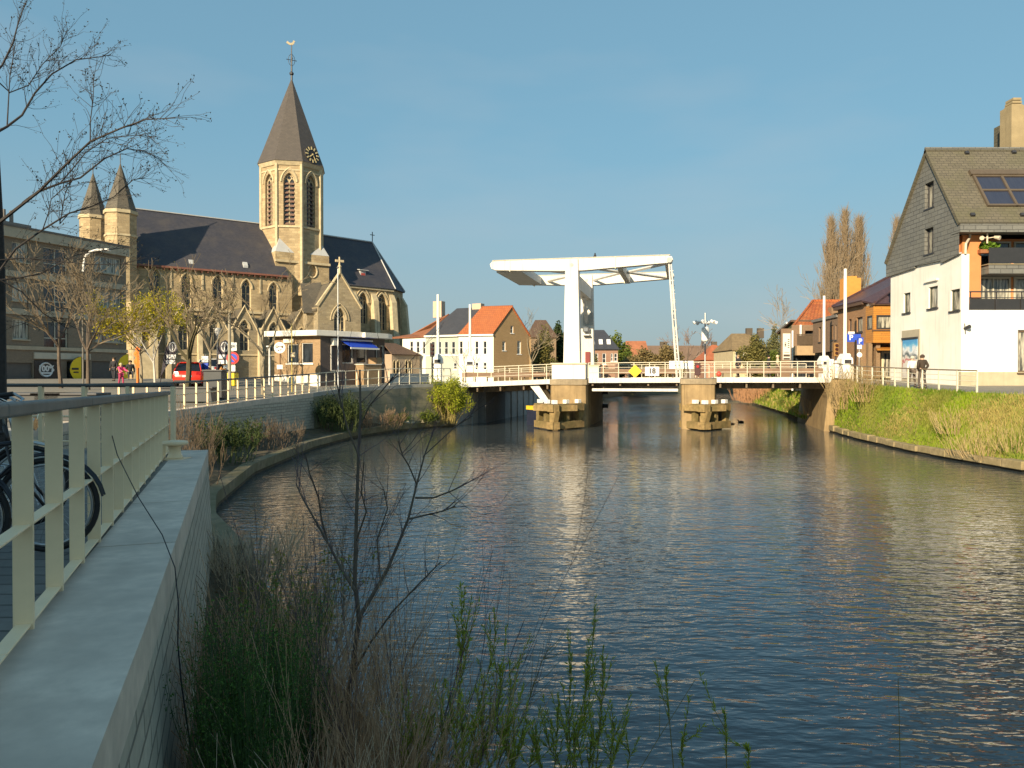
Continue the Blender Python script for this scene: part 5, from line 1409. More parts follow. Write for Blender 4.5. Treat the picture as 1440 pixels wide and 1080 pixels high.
# ================================================================ apartment block
block_brick = BR('grey_brown_brick', (.3, .235, .165), (.24, .185, .13), (.28, .23, .17), blotc=(.2, .16, .12), blot=.4)
band = M('concrete_band', (.48, .41, .3), .85, .12, 2, streak=.35)
A0, A1 = at(-60, 500, 53.5), at(178, 500, 66.5)
PA_ = Pl(A0[:2], A1[:2]); g0 = 2.6
ab = thing('apartment_block', 'four storey grey brown brick apartment block with pale bands and a shop below', 'apartment block', (*PA_.P(PA_.L/2, g0, 5)[:2], g0))
zr = PA_.z(90, 333)
def zz(px, py): return PA_.z(px, py)
rows = [(zz(150, 361), zz(150, 384)), (zz(152, 410), zz(152, 433)), (zz(152, 457), zz(152, 481))]
hol = []; wl = []
for i, (zt, zb) in enumerate(rows):
    u0_, u1_ = PA_.u(134), PA_.u(171); hol.append((u0_, u1_, zb, zt)); wl.append((u0_, u1_, zb, zt, 4, 1))
    u0_, u1_ = PA_.u(62), PA_.u(96); zb2 = zb-.75; hol.append((u0_, u1_, zb2, zt)); wl.append((u0_, u1_, zb2, zt, 2, 2))
    u0_, u1_ = PA_.u(18), PA_.u(41); hol.append((u0_, u1_, zb-.1, zt)); wl.append((u0_, u1_, zb-.1, zt, 2, 1))
    u0_, u1_ = PA_.u(-40), PA_.u(-12); hol.append((u0_, u1_, zb, zt)); wl.append((u0_, u1_, zb, zt, 3, 1))
zg1 = zz(90, 497)
sh = [(PA_.u(48), PA_.u(84), g0+.3, zz(66, 506)), (PA_.u(94), PA_.u(125), g0+.1, zz(110, 508)), (PA_.u(9), PA_.u(46), g0+.1, zz(28, 510)), (PA_.u(129), PA_.u(163), g0+.1, zz(146, 508)), (PA_.u(-50), PA_.u(0), g0+.1, zz(28, 510))]
m = MB(); wall(m, PA_, rect(0, PA_.L, g0-.3, zr), [rect(*h) for h in hol+sh], 0, .22)
PE = Pl(PA_.P(PA_.L, 0, 0)[:2], PA_.P(PA_.L, 0, 11)[:2]); wall(m, PE, rect(0, 11, g0-.3, zr), [], 0)
PS = Pl(PA_.P(0, 0, 11)[:2], PA_.P(0, 0, 0)[:2]); wall(m, PS, rect(0, 11, g0-.3, zr), [], 0)
PK = Pl(PA_.P(PA_.L, 0, 11)[:2], PA_.P(0, 0, 11)[:2]); wall(m, PK, rect(0, PA_.L, g0-.3, zr), [], 0)
m.build('wall', block_brick, ab)
cfr = M('cream_window_frame', (.52, .49, .4), .5, .06, 4)
for (a, b, zb, zt, nx, ny) in wl:
    win(ab, PA_, a, b, zb, zt, cfr, glass_curtain if nx != 2 or ny == 1 else glass_dark, .18, .09, nx, ny, sill=.12, sm=band, ys=[zb+.85] if ny == 2 else None)
m = MB()
for py0, py1 in ((391, 399), (440, 448), (489, 494)):
    m.pbox(PA_, -.05, PA_.L+.05, PA_.z(100, py1), PA_.z(100, py0), -.1, .0)
m.pbox(PA_, -.15, PA_.L+.15, zr-.75, zr, -.25, .0)
m.build('concrete_band', band, ab)
m = MB(); m.pbox(PA_, -.2, PA_.L+.2, zr, zr+.16, -.3, 11.2); rf = m.build('flat_roof', M('roof_edge', (.17, .15, .13), .8, .2, 2), ab)
m = MB(); u = PA_.u(40); m.pbox(PA_, u-1, u+1.4, zr+.16, zr+.7, 1.5, 3.2)
for s in (-.3, .3): m.tube([PA_.P(u+s, zr+.7, 2.2), PA_.P(u+s, zr+1.7, 2.2)], .14, 8)
m.build('roof_vent', M('roof_vent_grey', (.22, .2, .18), .8, .2, 3), rf)
# ground floor: shutters, sign board, shop windows
shut = M('grey_roller_shutter', (.13, .12, .11), .6, .1, 3)
for h in (sh[2], sh[3], sh[4]):
    m = MB(); m.pbox(PA_, h[0], h[1], h[2], h[3], .16, .2)
    n = int((h[3]-h[2])/.12)
    for i in range(n): m.pbox(PA_, h[0], h[1], h[2]+i*.12, h[2]+i*.12+.015, .145, .16)
    m.build('roller_shutter', shut, ab)
for h in (sh[0], sh[1]): win(ab, PA_, *h, dark_metal, glass_dark, .2, .07, 2, 1, name='shop_window')
m = MB(); m.pbox(PA_, PA_.u(47), PA_.u(126), zz(80, 505), zz(80, 496.5), -.14, -.005); m.build('fascia_board', M('cream_fascia', (.55, .5, .4), .6, .08, 2), ab)
# shop poster with round mark
us, zs_ = PA_.pix(64, 520)
t = thing('shop_poster', 'dark shop window poster with a white ring and the word 100% in it', 'poster', PA_.P(us, zs_-.8, -.1))
m = MB(); m.pbox(PA_, PA_.u(48), PA_.u(82), g0+.35, zz(66, 508), -.06, -.02); m.build('poster_panel', M('dark_poster', (.035, .03, .03), .5, .6, 1.4, col2=(.16, .07, .03)), t)
ws = M('poster_white', (.75, .74, .72), .5, .05, 4)
m = MB(); r_ = (PA_.u(73)-PA_.u(64))*.98
m.tube([PA_.P(us+r_*cos(2*pi*i/24), zs_+r_*sin(2*pi*i/24), -.08) for i in range(25)], .07, 4, cap=False); m.build('ring', ws, t)
m = MB(); m.pbox(PA_, us-r_*.8, us+r_*.8, zs_-r_*.6, zs_-r_*.35, -.09, -.07); m.pbox(PA_, us-r_*.6, us+r_*.7, zs_-r_*.95, zs_-r_*.75, -.09, -.07); m.build('text_bar', ws, t)
text_mesh('100%', .6, ws, t, PA_, us, zs_+.08, -.08, bold=.03)
# half-round yellow banners
for px, py, dd, lab in ((106.5, 519, -.5, 'yellow oval banner flag outside the shop window, the left one'), (173, 515, -3.5, 'yellow curved banner flag beside the dark seated people')):
    u, z = PA_.pix(px, py, dd); t = thing('banner_flag', lab, 'banner', PA_.P(u, g0+.1, dd)); R = 1.0
    m = MB(); pts = [PA_.P(u+.5, z-R, dd)]+[PA_.P(u+.5-1.0*sin(pi*i/12), z-R*cos(pi*i/12), dd) for i in range(1, 12)]+[PA_.P(u+.5, z+R, dd)]
    m.prism(pts, PA_.n*.03); m.build('cloth', yel, t)
    m = MB(); m.tube([PA_.P(u+.52, g0+.1, dd+.02), PA_.P(u+.52, z+R, dd+.02)]+[PA_.P(u+.5-1.03*sin(pi*i/12), z+R*cos(pi*i/12), dd) for i in range(1, 7)], .03, 5); m.build('pole', dark_metal, t)
    m = MB(); m.pbox(PA_, u-.35, u+.25, z-.06, z+.1, dd-.02, dd-.001); m.pbox(PA_, u-.2, u+.25, z-.3, z-.2, dd-.02, dd-.001); m.build('print', dark_metal, t)
# orange pole banner
c = at(193, 512, 50); t = thing('banner_flag', 'narrow orange banner on a pole under the yellow green tree', 'banner', (c.x, c.y, gl(c.x, c.y)))
org = M('orange_cloth', (.85, .2, .02), .6, .08, 3); zt = at(193, 490, 50).z; zb = at(193, 517, 50).z
m = MB(); n = 14
ol = [(c.x-.17+.07*sin(i*1.1), lerp(zb, zt, i/n)) for i in range(n+1)]+[(c.x+.17+.06*sin(i*1.4), lerp(zt, zb, i/n)) for i in range(n+1)]
m.prism([(x, c.y, z) for x, z in ol], (0, .05, 0)); m.build('cloth', org, t)
m = MB(); m.tube([(c.x, c.y+.05, gl(c.x, c.y)), (c.x, c.y+.05, zt+.1)], .09, 6); m.build('pole', org, t)
# dark feather flags
for px, Y, lab, tilt in ((231, 48, 'leaning black feather flag with a white ring logo left of the red car', .55), (306, 48, 'black feather flag with a white ring logo right of the red car', .28)):
    b = at(px-6*tilt*2, 540, Y); zg = gl(b.x, b.y); zt = at(px, 478, Y).z; t = thing('feather_flag', lab, 'feather flag', (b.x, b.y, zg)); dx = tilt*.9
    x0 = b.x; m = MB()
    ol = [(x0+dx*.1, zg+.5), (x0+dx*.35+.25, lerp(zg, zt, .4)), (x0+dx*.6+.62, lerp(zg, zt, .62)), (x0+dx*.9+.72, lerp(zg, zt, .82)), (x0+dx+.66, lerp(zg, zt, .93)), (x0+dx+.4, zt), (x0+dx+.12, lerp(zg, zt, .95)), (x0+dx*.8, lerp(zg, zt, .8)), (x0+dx*.5, lerp(zg, zt, .5))]
    m.prism([(x, b.y, z) for x, z in ol], (0, .03, 0)); m.build('cloth', M('black_flag_cloth', (.035, .03, .045), .7, .1, 4), t)
    m = MB(); m.tube([(x0, b.y+.05, zg), (x0+dx*.5-.03, b.y+.05, lerp(zg, zt, .5)), (x0+dx-.02, b.y+.05, zt)], .03, 5); m.build('pole', dark_metal, t)
    cx_, cz_ = x0+dx*.92+.38, lerp(zg, zt, .84)
    m = MB(); m.tube([(cx_+.2*cos(2*pi*i/16), b.y-.02, cz_+.28*sin(2*pi*i/16)) for i in range(17)], .045, 4, cap=False); m.box(cx_-.04, cx_+.04, b.y-.03, b.y-.01, cz_-.2, cz_+.2); m.build('ring_mark', ws, t)
    m = MB()
    for k_ in (0, 1): m.box(cx_-.38-k_*.04, cx_+.2-k_*.04, b.y-.03, b.y-.008, cz_-.72-k_*.33, cz_-.47-k_*.33)
    m.build('text_bar', ws, t)
# dark square planters / containers and bin near the quay railing
def planter(px, Y, w, h, lab, mat=None, cat='container', nm='street_container'):
    b = at(px, 540, Y); zg = gl(b.x, b.y); t = thing(nm, lab, cat, (b.x, b.y, zg)); m = MB(); m.quad8([(b.x-w/2, b.y-.4, zg), (b.x+w/2, b.y-.4, zg), (b.x+w/2, b.y+.4, zg), (b.x-w/2, b.y+.4, zg), (b.x-w/2*.94, b.y-.38, zg+h), (b.x+w/2*.94, b.y-.38, zg+h), (b.x+w/2*.94, b.y+.38, zg+h), (b.x-w/2*.94, b.y+.38, zg+h)])
    m.build('body', mat or M('dark_grey_steel', (.05, .055, .06), .5, .12, 4), t, bevel=.03)
    m = MB(); m.box(b.x-w/2-.03, b.x+w/2+.03, b.y-.44, b.y+.44, zg+h+.002, zg+h+.08); m.build('lid', M('dark_grey_lid', (.07, .07, .075), .5, .12, 4), t, bevel=.02); return t
planter(303, 38, .95, 1.35, 'dark grey litter container behind the quay railing beside the feather flag')
for i, (px, w) in enumerate(((264, 2.6), (50, 2.0), (100, 2.0))):
    planter(px, 36 if i == 0 else 24, w, .62 if i == 0 else .8, ['low dark bench block behind the curved quay railing below the red car', 'low dark block behind the promenade railing, the left one', 'low dark block behind the promenade railing, the right one'][i], cat='street block', nm='street_block')
t = planter(324.5, 47, .75, .8, 'bright yellow cabinet below the round no parking sign', yel, cat='cabinet', nm='yellow_cabinet')
# round no-parking sign with plates on a pole
t, p, zb = pole('traffic_sign', 'round red and blue no parking sign with white plates on its pole', 'traffic sign', 328, 535, 488, 47, .04, steel, zb=2.8)
PF = Pl((p.x-1, p.y-.08), (p.x+1, p.y-.02)); z = at(328, 503.5, 47).z
m = MB(); m.disc(PF, (1, z), .38, -.02, .01); s_ = m.build('sign_face', M('sign_red', (.65, .03, .03), .4, .05, 4), t)
m = MB(); m.disc(PF, (1, z), .26, -.035, -.021); m.build('sign_centre', M('sign_blue', (.03, .08, .5), .4, .05, 4), s_)
m = MB(); a = .26*.7; m.prism([PF.P(1-a-.05, z+a-.05, -.05), PF.P(1-a+.05, z+a+.05, -.05), PF.P(1+a+.05, z-a+.05, -.05), PF.P(1+a-.05, z-a-.05, -.05)], PF.n*.013); m.build('slash', MATS['sign_red'], s_)
m = MB(); m.pbox(PF, .76, 1.24, z+.45, z+.95, -.03, 0); pl_ = m.build('plate', white_plain, t); text_mesh('24', .26, black, pl_, PF, 1, z+.7, -.032)
m = MB(); m.pbox(PF, .85, 1.15, z-.95, z-.45, -.03, 0); m.build('plate', white_plain, t)
t, p, zb = pole('traffic_sign', 'slim post with a stack of small white and blue plates between the flags', 'traffic sign', 289, 540, 498, 47, .035, steel, zb=2.8)
PF = Pl((p.x-1, p.y-.06), (p.x+1, p.y-.04))
for i, c_ in enumerate((white_plain, MATS['sign_blue'], white_plain)):
    m = MB(); m.pbox(PF, .8, 1.2, p.z-.5-.42*i, p.z-.12-.42*i, -.03, 0); m.build('plate', c_, t)
# round white sign on two posts by the kiosk
t, p, zb = pole('round_sign', 'round white sign with small dark symbols on a brown post before the kiosk', 'sign', 394, 540, 479, 49, .05, M('brown_post', (.2, .1, .05), .6, .15, 4), zb=2.95)
PF = Pl((p.x-1, p.y-.06), (p.x+1, p.y-.04)); z = at(393.5, 489, 49).z
m = MB(); m.disc(PF, (1, z), .36, -.04, 0); s_ = m.build('sign_disc', white_plain, t)
m = MB(); m.tube([PF.P(.83+.07*cos(2*pi*i/10), z+.06+.07*sin(2*pi*i/10), -.05) for i in range(11)], .02, 4, cap=False); m.tube([PF.P(.9, z+.07, -.05), PF.P(1.1, z+.07, -.05)], .02, 4); m.pbox(PF, 1.12, 1.22, z-.02, z+.13, -.06, -.041)
m.disc(PF, (.92, z-.17), .04, -.06, -.041); m.tube([PF.P(1.08+.06*cos(2*pi*i/10), z-.16+.06*sin(2*pi*i/10), -.05) for i in range(8)], .015, 4); m.build('symbols', M('sign_print', (.12, .08, .05), .6, .1, 4), s_)
m = MB(); z2 = at(393.5, 516, 49).z; m.pbox(PF, .82, 1.18, z2-.14, z2+.14, -.04, 0); m.build('small_plate', white_plain, t)
t, p, zb = pole('bollard_post', 'plain white post left of the round kiosk sign', 'post', 379, 535, 488, 50, .07, white_plain, zb=2.95)
m = MB(); m.box(p.x-.18, p.x+.1, p.y-.08, p.y+.08, p.z, p.z+.08); m.build('cap', white_plain, t)
# menu boards
for px, lab in ((315, 'white advertising board with orange print leaning by the church wall, right of the flag'), (309, 'narrow pale advertising board half hidden behind the feather flag')):
    b = at(px, 530, 56); t = thing('advertising_board', lab, 'board', (b.x, b.y, gl(b.x, b.y))); m = MB(); z0 = gl(b.x, b.y); zt = at(px, 506 if px > 312 else 512, 56).z
    m.box(b.x-.25, b.x+.25, b.y, b.y+.05, z0, zt); m.build('panel', white_plain, t)
    m = MB()
    for k_ in range(4): m.box(b.x-.2, b.x+.18, b.y-.012, b.y-.002, zt-.4-.45*k_, zt-.18-.45*k_)
    m.build('print', M('orange_print', (.6, .25, .05), .6, .3, 5), t)
# street lamp with curved white arm
t, p, zb = pole('street_lamp', 'tall street lamp with a white curved arm before the apartment block', 'street lamp', 117, 540, 380, 46, .06, M('grey_lamp_post', (.16, .15, .13), .6, .1, 5), zb=2.7)
cv = [at(117, 382, 46), at(118, 368, 46), at(121, 359, 46), at(127, 354, 46), at(136, 351.5, 46), at(146, 351, 46)]
m = MB(); m.tube(cv, .07, 8); m.build('arm', white_plain, t); m = MB(); e_ = cv[-1]; m.box(e_.x-.35, e_.x+.35, e_.y-.12, e_.y+.12, e_.z-.08, e_.z+.05); m.build('lamp_head', white_plain, t, bevel=.03)
t, p, zb = pole('street_lamp', 'slim post top street lamp with small white lantern behind the feather flag', 'street lamp', 306, 540, 472, 50, .06, steel, zb=2.9)
m = MB(); m.lathe((p.x, p.y, p.z), [(.06, 0), (.16, .25), (.24, .42), (.26, .46), (.05, .5)], 10); m.build('lantern', white_plain, t)
t, p, zb = pole('street_lamp', 'plain tall pale pole in front of the church nave, right of the red car', 'pole', 323, 540, 440, 44, .11, M('pale_pole', (.32, .29, .22), .7, .15, 4), zb=2.8)
t['category'] = 'pole'
t, p, zb = pole('flagpole', 'very thin white flagpole rising in front of the kiosk to the church gable', 'flagpole', 475.5, 545, 378, 48, .035, white_plain, zb=2.9)
m = MB(); m.lathe((p.x, p.y, p.z), [(.02, 0), (.06, .04), (.07, .09), (.02, .14)], 8); m.build('ball', steel, t)
t, p, zb = pole('street_lamp', 'yellowish slim pole with a small box in front of the kiosk windows', 'pole', 410.5, 545, 455, 46, .04, M('yellow_pole', (.5, .4, .12), .6, .1, 4), zb=2.85)
m = MB(); m.box(p.x-.04, p.x+.2, p.y-.08, p.y+.06, at(410, 502, 46).z, at(410, 498, 46).z+.1); m.build('box', cream, t)
t['category'] = 'pole'

# ================================================================ kiosk
ki = thing('kiosk', 'low flat roofed brick kiosk with white eaves and dark grey side beside the quay', 'kiosk', (*at(452, 530, 54)[:2], 3.0))
K0, K1 = at(386, 500, 53.5), at(450.5, 500, 52); PK1 = Pl(K0[:2], K1[:2]); K2 = at(541, 500, 57); PK2 = Pl(K1[:2], K2[:2])
kz = PK1.z(420, 472); kb = 2.7
kbrick = BR('kiosk_brick', (.42, .27, .14), (.35, .22, .11), (.36, .28, .18)); kwh = M('kiosk_white', (.78, .74, .66), .6, .05, 2, streak=.12)
kd = M('kiosk_dark_cladding', (.1, .08, .075), .6, .12, 2)
kw = [(PK1.u(404), PK1.u(420), PK1.z(412, 511), PK1.z(412, 484)), (PK1.u(424), PK1.u(440), PK1.z(432, 511), PK1.z(432, 482))]
m = MB(); wall(m, PK1, rect(0, PK1.L, PK1.z(420, 527), kz), [rect(*k_) for k_ in kw], 0, .15)
PK0 = Pl(PK1.P(0, 0, 8)[:2], PK1.P(0, 0, 0)[:2]); wall(m, PK0, rect(0, 8, kb, kz), [], 0)
m.build('brick_wall', kbrick, ki)
m = MB(); m.pbox(PK1, 0, PK1.L, kb-.2, PK1.z(420, 527), -.03, .15); m.build('white_plinth', kwh, ki)
for k_ in kw: win(ki, PK1, *k_, kwh, glass_dark, .13, .05, 1, 1, sill=.08, sm=kwh)
m = MB(); m.pbox(PK1, PK1.u(400), PK1.u(414), PK1.z(407, 482), PK1.z(407, 476), -.12, -.02); m.build('sign_board', kwh, ki)
kw2 = [(PK2.u(481.5), PK2.u(497), PK2.z(489, 511), PK2.z(489, 484)), (PK2.u(501.5), PK2.u(516.5), PK2.z(509, 511), PK2.z(509, 484)), (PK2.u(526.5), PK2.u(531.5), PK2.z(529, 511.5), PK2.z(529, 485)), (PK2.u(534.5), PK2.u(540.4), PK2.z(537, 511), PK2.z(537, 486))]
m = MB(); wall(m, PK2, rect(0, PK2.L, kb-.2, kz), [rect(*k_) for k_ in kw2], 0, .15)
PK3 = Pl(PK2.P(PK2.L, 0, 0)[:2], PK2.P(PK2.L+1, 0, 7)[:2]); wall(m, PK3, rect(0, PK3.L, kb-.2, kz), [], 0)
m.build('dark_wall', kd, ki)
for k_ in kw2: win(ki, PK2, *k_, kwh, glass_dark, .13, .06, 1, 1)
m = MB(); m.pbox(PK2, PK2.u(499), PK2.u(524), kb-.2, PK2.z(510, 513), -.9, -.05); m.pbox(PK2, PK2.u(517.5), PK2.u(524.5), PK2.z(510, 513), PK2.z(520, 503), -.9, -.05); m.build('brick_counter', kbrick, ki)
m = MB(); m.pbox(PK2, PK2.u(498), PK2.u(524), PK2.z(510, 513), PK2.z(510, 512), -.95, -.02); m.build('counter_top', kwh, ki)
m = MB(); m.pbox(PK2, PK2.u(465), PK2.u(471), PK2.z(468, 486), PK2.z(468, 476), -.3, 0); m.build('wall_box', kwh, ki)
m = MB()
for a, b, c_, d_ in ((465, 466, 480, 521), (465, 484, 520.5, 521.5)): m.pbox(PK2, PK2.u(a), PK2.u(b), PK2.z(475, d_), PK2.z(475, c_), -.04, 0)
m.build('pipe_frame', kwh, ki)
# roof: two level white eaves slabs
m = MB(); z0, z1 = PK1.z(420, 473), PK1.z(420, 465.3)
c = [PK1.P(-.4, 0, -.6), PK1.P(PK1.L+.15, 0, -.6), PK2.P(PK2.L*.52, 0, -.7), PK2.P(PK2.L*.52, 0, 7), PK1.P(-.4, 0, 8)]
m.prism([(v.x, v.y, z0) for v in c], (0, 0, z1-z0)); m.build('roof_slab', kwh, ki, bevel=.02)
z0, z1 = PK2.z(500, 475), PK2.z(500, 468)
m = MB(); c = [PK2.P(PK2.L*.52+.01, 0, -1.0), PK2.P(PK2.L*.9, 0, -1.0), PK2.P(PK2.L+.4, 0, -.4), PK2.P(PK2.L+.4, 0, 7), PK2.P(PK2.L*.52+.01, 0, 7)]
m.prism([(v.x, v.y, z0) for v in c], (0, 0, z1-z0)); m.build('roof_slab', kwh, ki, bevel=.02)
aw_ = thing('awning', 'small sloping blue awning with a white front bar on the kiosk', 'awning', PK2.P(PK2.u(498), PK2.z(498, 479), 0))
a, b = PK2.u(479), PK2.u(520.5); zt, zb = PK2.z(500, 480), PK2.z(500, 489.5)
m = MB(); m.quad8([PK2.P(a, zb, -1.1), PK2.P(b-.3, zb, -1.1), PK2.P(b, zt-.03, -.05), PK2.P(a, zt-.03, -.05), PK2.P(a, zb+.04, -1.1), PK2.P(b-.3, zb+.04, -1.1), PK2.P(b, zt, -.05), PK2.P(a, zt, -.05)]); m.build('cloth', M('blue_awning_cloth', (.01, .06, .5), .7, .08, 3), aw_)
m = MB(); m.pbox(PK2, a-.1, b-.2, zb-.12, zb, -1.16, -1.1); m.build('front_bar', white_plain, aw_)
m = MB(); m.pbox(PK2, a, b+.1, zt, zt+.12, -.2, -.01); m.build('cassette', white_plain, aw_)
# low pale wall strip by the road
t = thing('low_wall', 'low pale garden wall between the kiosk and the left bridge boom', 'wall', (*at(575, 530, 66)[:2], 3.1)); pw = Pl(at(553, 520, 62)[:2], at(603, 520, 68)[:2]); m = MB()
m.pbox(pw, 0, pw.L, 3.0, pw.z(580, 527), 0, .3); m.build('wall_face', kwh, t); m = MB(); m.pbox(pw, 0, pw.L, pw.z(580, 527), pw.z(580, 525.5), -.05, .35); m.build('coping', kwh, t)

# ================================================================ white and grey terrace houses behind
hw = M('white_render', (.8, .78, .7), .7, .05, 1.5, streak=.15); hg = M('grey_green_render', (.42, .44, .38), .75, .08, 1.5, streak=.2)
def facade_wins(root, p, pxs, yt, yb, wpx, fm=white_plain, pm=glass_dark, ny=2, nx=1, sill=.1):
    hs_ = []
    for px in pxs:
        a, b = p.u(px-wpx/2), p.u(px+wpx/2); hs_.append((a, b, p.z(px, yb), p.z(px, yt)))
    return hs_
def house(name, label, p, zb, ze, wins_, wmat, depth=9, sides=(True, True), fm=white_plain, rev=.14, ny=2, cat='house'):
    t = thing(name, label, cat, (*p.P(p.L/2, zb, depth/2)[:2], zb))
    m = MB(); wall(m, p, rect(0, p.L, zb-.4, ze), [rect(*w_) for w_ in wins_], 0, rev)
    if sides[1]: wall(m, Pl(p.P(p.L, 0, 0)[:2], p.P(p.L, 0, depth)[:2]), rect(0, depth, zb-.4, ze), [], 0)
    if sides[0]: wall(m, Pl(p.P(0, 0, depth)[:2], p.P(0, 0, 0)[:2]), rect(0, depth, zb-.4, ze), [], 0)
    wall(m, Pl(p.P(p.L, 0, depth)[:2], p.P(0, 0, depth)[:2]), rect(0, p.L, zb-.4, ze), [], 0)
    m.build('wall', wmat, t)
    for w_ in wins_: win(t, p, *w_, fm, glass_dark, rev-.03, .07, 1, ny, sill=.08, sm=fm)
    return t
p = Pl(at(645, 500, 101.5)[:2], at(694, 500, 100)[:2])
W_ = facade_wins(0, p, (648.5, 660, 670.5, 682), 479.5, 498.5, 5)+facade_wins(0, p, (670.5, 682), 509.5, 520, 5)
zb_ = 2.9; ze = p.z(670, 470)
h1 = thing('terrace_house', 'white terrace house with a bright orange tile roof and a brown brick gable', 'house', (*p.P(p.L/2, 0, 4)[:2], zb_))
g = Pl(at(694, 500, 100)[:2], at(745.7, 500, 104.5)[:2]); gx, gzt = g.pix(720, 431.5); D_ = g.L*cos(radians(0))
m = MB(); wall(m, p, rect(0, p.L, zb_-.4, ze), [rect(*w_) for w_ in W_], 0, .14); m.build('wall', hw, h1)
for w_ in W_: win(h1, p, *w_, white_plain, glass_dark, .12, .07, 1, 2, sill=.08, sm=hw)
gh = [(g.u(706.5), g.u(711.5), g.z(709, 493), g.z(709, 480)), (g.u(727.5), g.u(733), g.z(730, 498), g.z(730, 479.5)), (g.u(718), g.u(722.3), g.z(720, 468.5), g.z(720, 458))]
m = MB(); wall(m, g, [(0, zb_-.4), (g.L, zb_-.4), (g.L, ze), (gx, gzt), (0, ze)], [rect(*w_) for w_ in gh], 0, .2); gb = BR('gable_brick', (.44, .28, .13), (.37, .23, .1), (.4, .28, .15), blot=.35); m.build('gable_wall', gb, h1)
for w_ in gh: win(h1, g, *w_, white_plain, glass_curtain, .17, .08, 1, 2, sill=.06)
A = p.P(0, ze, -.3); B = p.P(p.L, ze, -.3); T1 = g.P(gx, gzt+.1, -.15); T0 = T1-p.t*(at(720, 432, 102).x-at(674, 432, 103).x); 
bkR = g.P(g.L, ze, -.15); bkL = bkR-p.t*5.5
m = MB(); m.slab([A, B, T1, T0], .15); m.slab([bkR, T1, T0, bkL], .15); r1 = m.build('roof', tile_orange, h1)
m = MB(); m.tube([T0, T1], .12, 5); m.tube([A, B], .08, 4); m.build('ridge_tiles', tile_orange, r1)
m = MB(); m.prism([p.P(0, zb_, 4), p.P(p.L-.3, zb_, 4), bkR-V((0, 0, bkR.z-zb_)), bkL-V((0, 0, bkL.z-zb_))], (0, 0, ze-zb_-.2)); m.build('rear_wing', gb, h1)
m = MB(); m.pbox(p, -.1, p.L+.05, ze-.22, ze-.02, -.35, -.01); m.build('eaves_gutter', white_plain, h1)
# middle grey house
p2 = Pl(at(598.5, 500, 104)[:2], at(645, 500, 101.6)[:2])
W2 = facade_wins(0, p2, (609, 618, 627.5, 637.5), 480, 498.5, 5.2)+facade_wins(0, p2, (609, 618, 640), 510, 520, 5)
h2 = house('terrace_house', 'grey green rendered terrace house with a dark slate mansard roof', p2, zb_, ze, W2, hg)
zr2 = at(650, 434, 108).z
m = MB(); a = [p2.P(0, ze, -.3), p2.P(p2.L, ze, -.3), p2.P(p2.L+2.5, zr2, 5), p2.P(1.9, zr2, 5)]
m.slab(a, .15); m.slab([p2.P(0, ze, 9.3), p2.P(p2.L, ze, 9.3), p2.P(p2.L+2.5, zr2, 5), p2.P(1.9, zr2, 5)], .15); m.slab([p2.P(0, ze, -.3), p2.P(0, ze, 9.3), p2.P(1.9, zr2, 5)], .15)
r2 = m.build('roof', BR('blue_slate', (.075, .075, .085), (.06, .06, .07), (.04, .04, .045), w=.3, h=.2, ms=.01, rough=.5), h2)
m = MB(); m.slab([p2.P(p2.L+.0, ze+.02, -.32), p2.P(p2.L+.5, ze+.02, -.32), p2.P(p2.L+3.3, zr2+.03, 4.9), p2.P(p2.L+.9, zr2+.03, 4.9)], .1); m.build('brown_tile_strip', tile_brown, r2)
for px in (617, 672):
    u = p2.u(px, 5); m = MB(); m.pbox(p2, u-.7, u+.7, zr2-1.2, zr2+(1.1 if px < 640 else .5), 4.6, 5.6); m.build('chimney', M('render_chimney', (.6, .45, .33), .8, .1, 3), r2)
m = MB(); m.pbox(p2, 0, p2.L, p2.z(620, 501), p2.z(620, 499), -.08, 0); m.pbox(p2, -.05, p2.L+.05, ze-.25, ze-.02, -.35, -.01); m.build('string_course', hw, h2)
# left white house with curved red brown roof
p3 = Pl(at(566, 500, 107)[:2], at(598.5, 500, 104.1)[:2])
W3 = facade_wins(0, p3, (578.5, 587.5), 480, 496, 4.5)+facade_wins(0, p3, (596,), 480, 498, 4)
h3 = house('terrace_house', 'white terrace house with a low red brown tile roof, partly behind the church', p3, zb_, ze-.1, W3, hw)
m = MB(); z3 = at(600, 462, 109).z
m.slab([p3.P(-3, ze-.1, -.3), p3.P(p3.L, ze-.1, -.3), p3.P(p3.L, z3+2, 4.5), p3.P(p3.L-2.5, z3, 3.4), p3.P(-3, z3-.6, 4.5)], .15)
m.slab([p3.P(-3, ze-.1, 9.3), p3.P(p3.L, ze-.1, 9.3), p3.P(p3.L, z3+2, 4.5), p3.P(-3, z3-.6, 4.5)], .15); m.build('roof', M('red_brown_tiles', (.3, .12, .06), .8, .2, 3), h3)
# ================================================================ white house with slate roof
HX = at(1352, 400, 45).x
wr = M('white_weathered_render', (.84, .82, .77), .75, .05, 1.2, streak=.3, col2=(.72, .66, .55))
slate_g = BR('slate_hanging', (.2, .2, .185), (.155, .155, .145), (.07, .07, .068), w=.7, h=.27, ms=.02, rough=.65, var=.25, bump=.015, blotc=(.17, .165, .14), blot=.5)
slate_r = BR('mossy_slate_roof', (.16, .14, .1), (.125, .11, .08), (.06, .055, .045), w=.4, h=.22, ms=.014, rough=.8, var=.35, bump=.015, blotc=(.1, .095, .05), blot=.7)
terra = M('terracotta_render', (.6, .24, .09), .75, .06, 2, streak=.1)
zb = 2.8
WG = Pl((HX, 53.4), (HX, 45.0))          # gable, seen from the canal: left = far
WF = Pl((HX, 45.0), (HX+22, 45.0))       # long front
wh = thing('white_house', 'large white rendered house with slate clad gable and steep slate roof', 'house', (HX+8, 49, zb))
ap_u = WG.u(1305.5); ap_z = WG.z(1305.5, 213); ea_z = WF.z(1352, 313)
e_l = WG.pix(1262, 366)
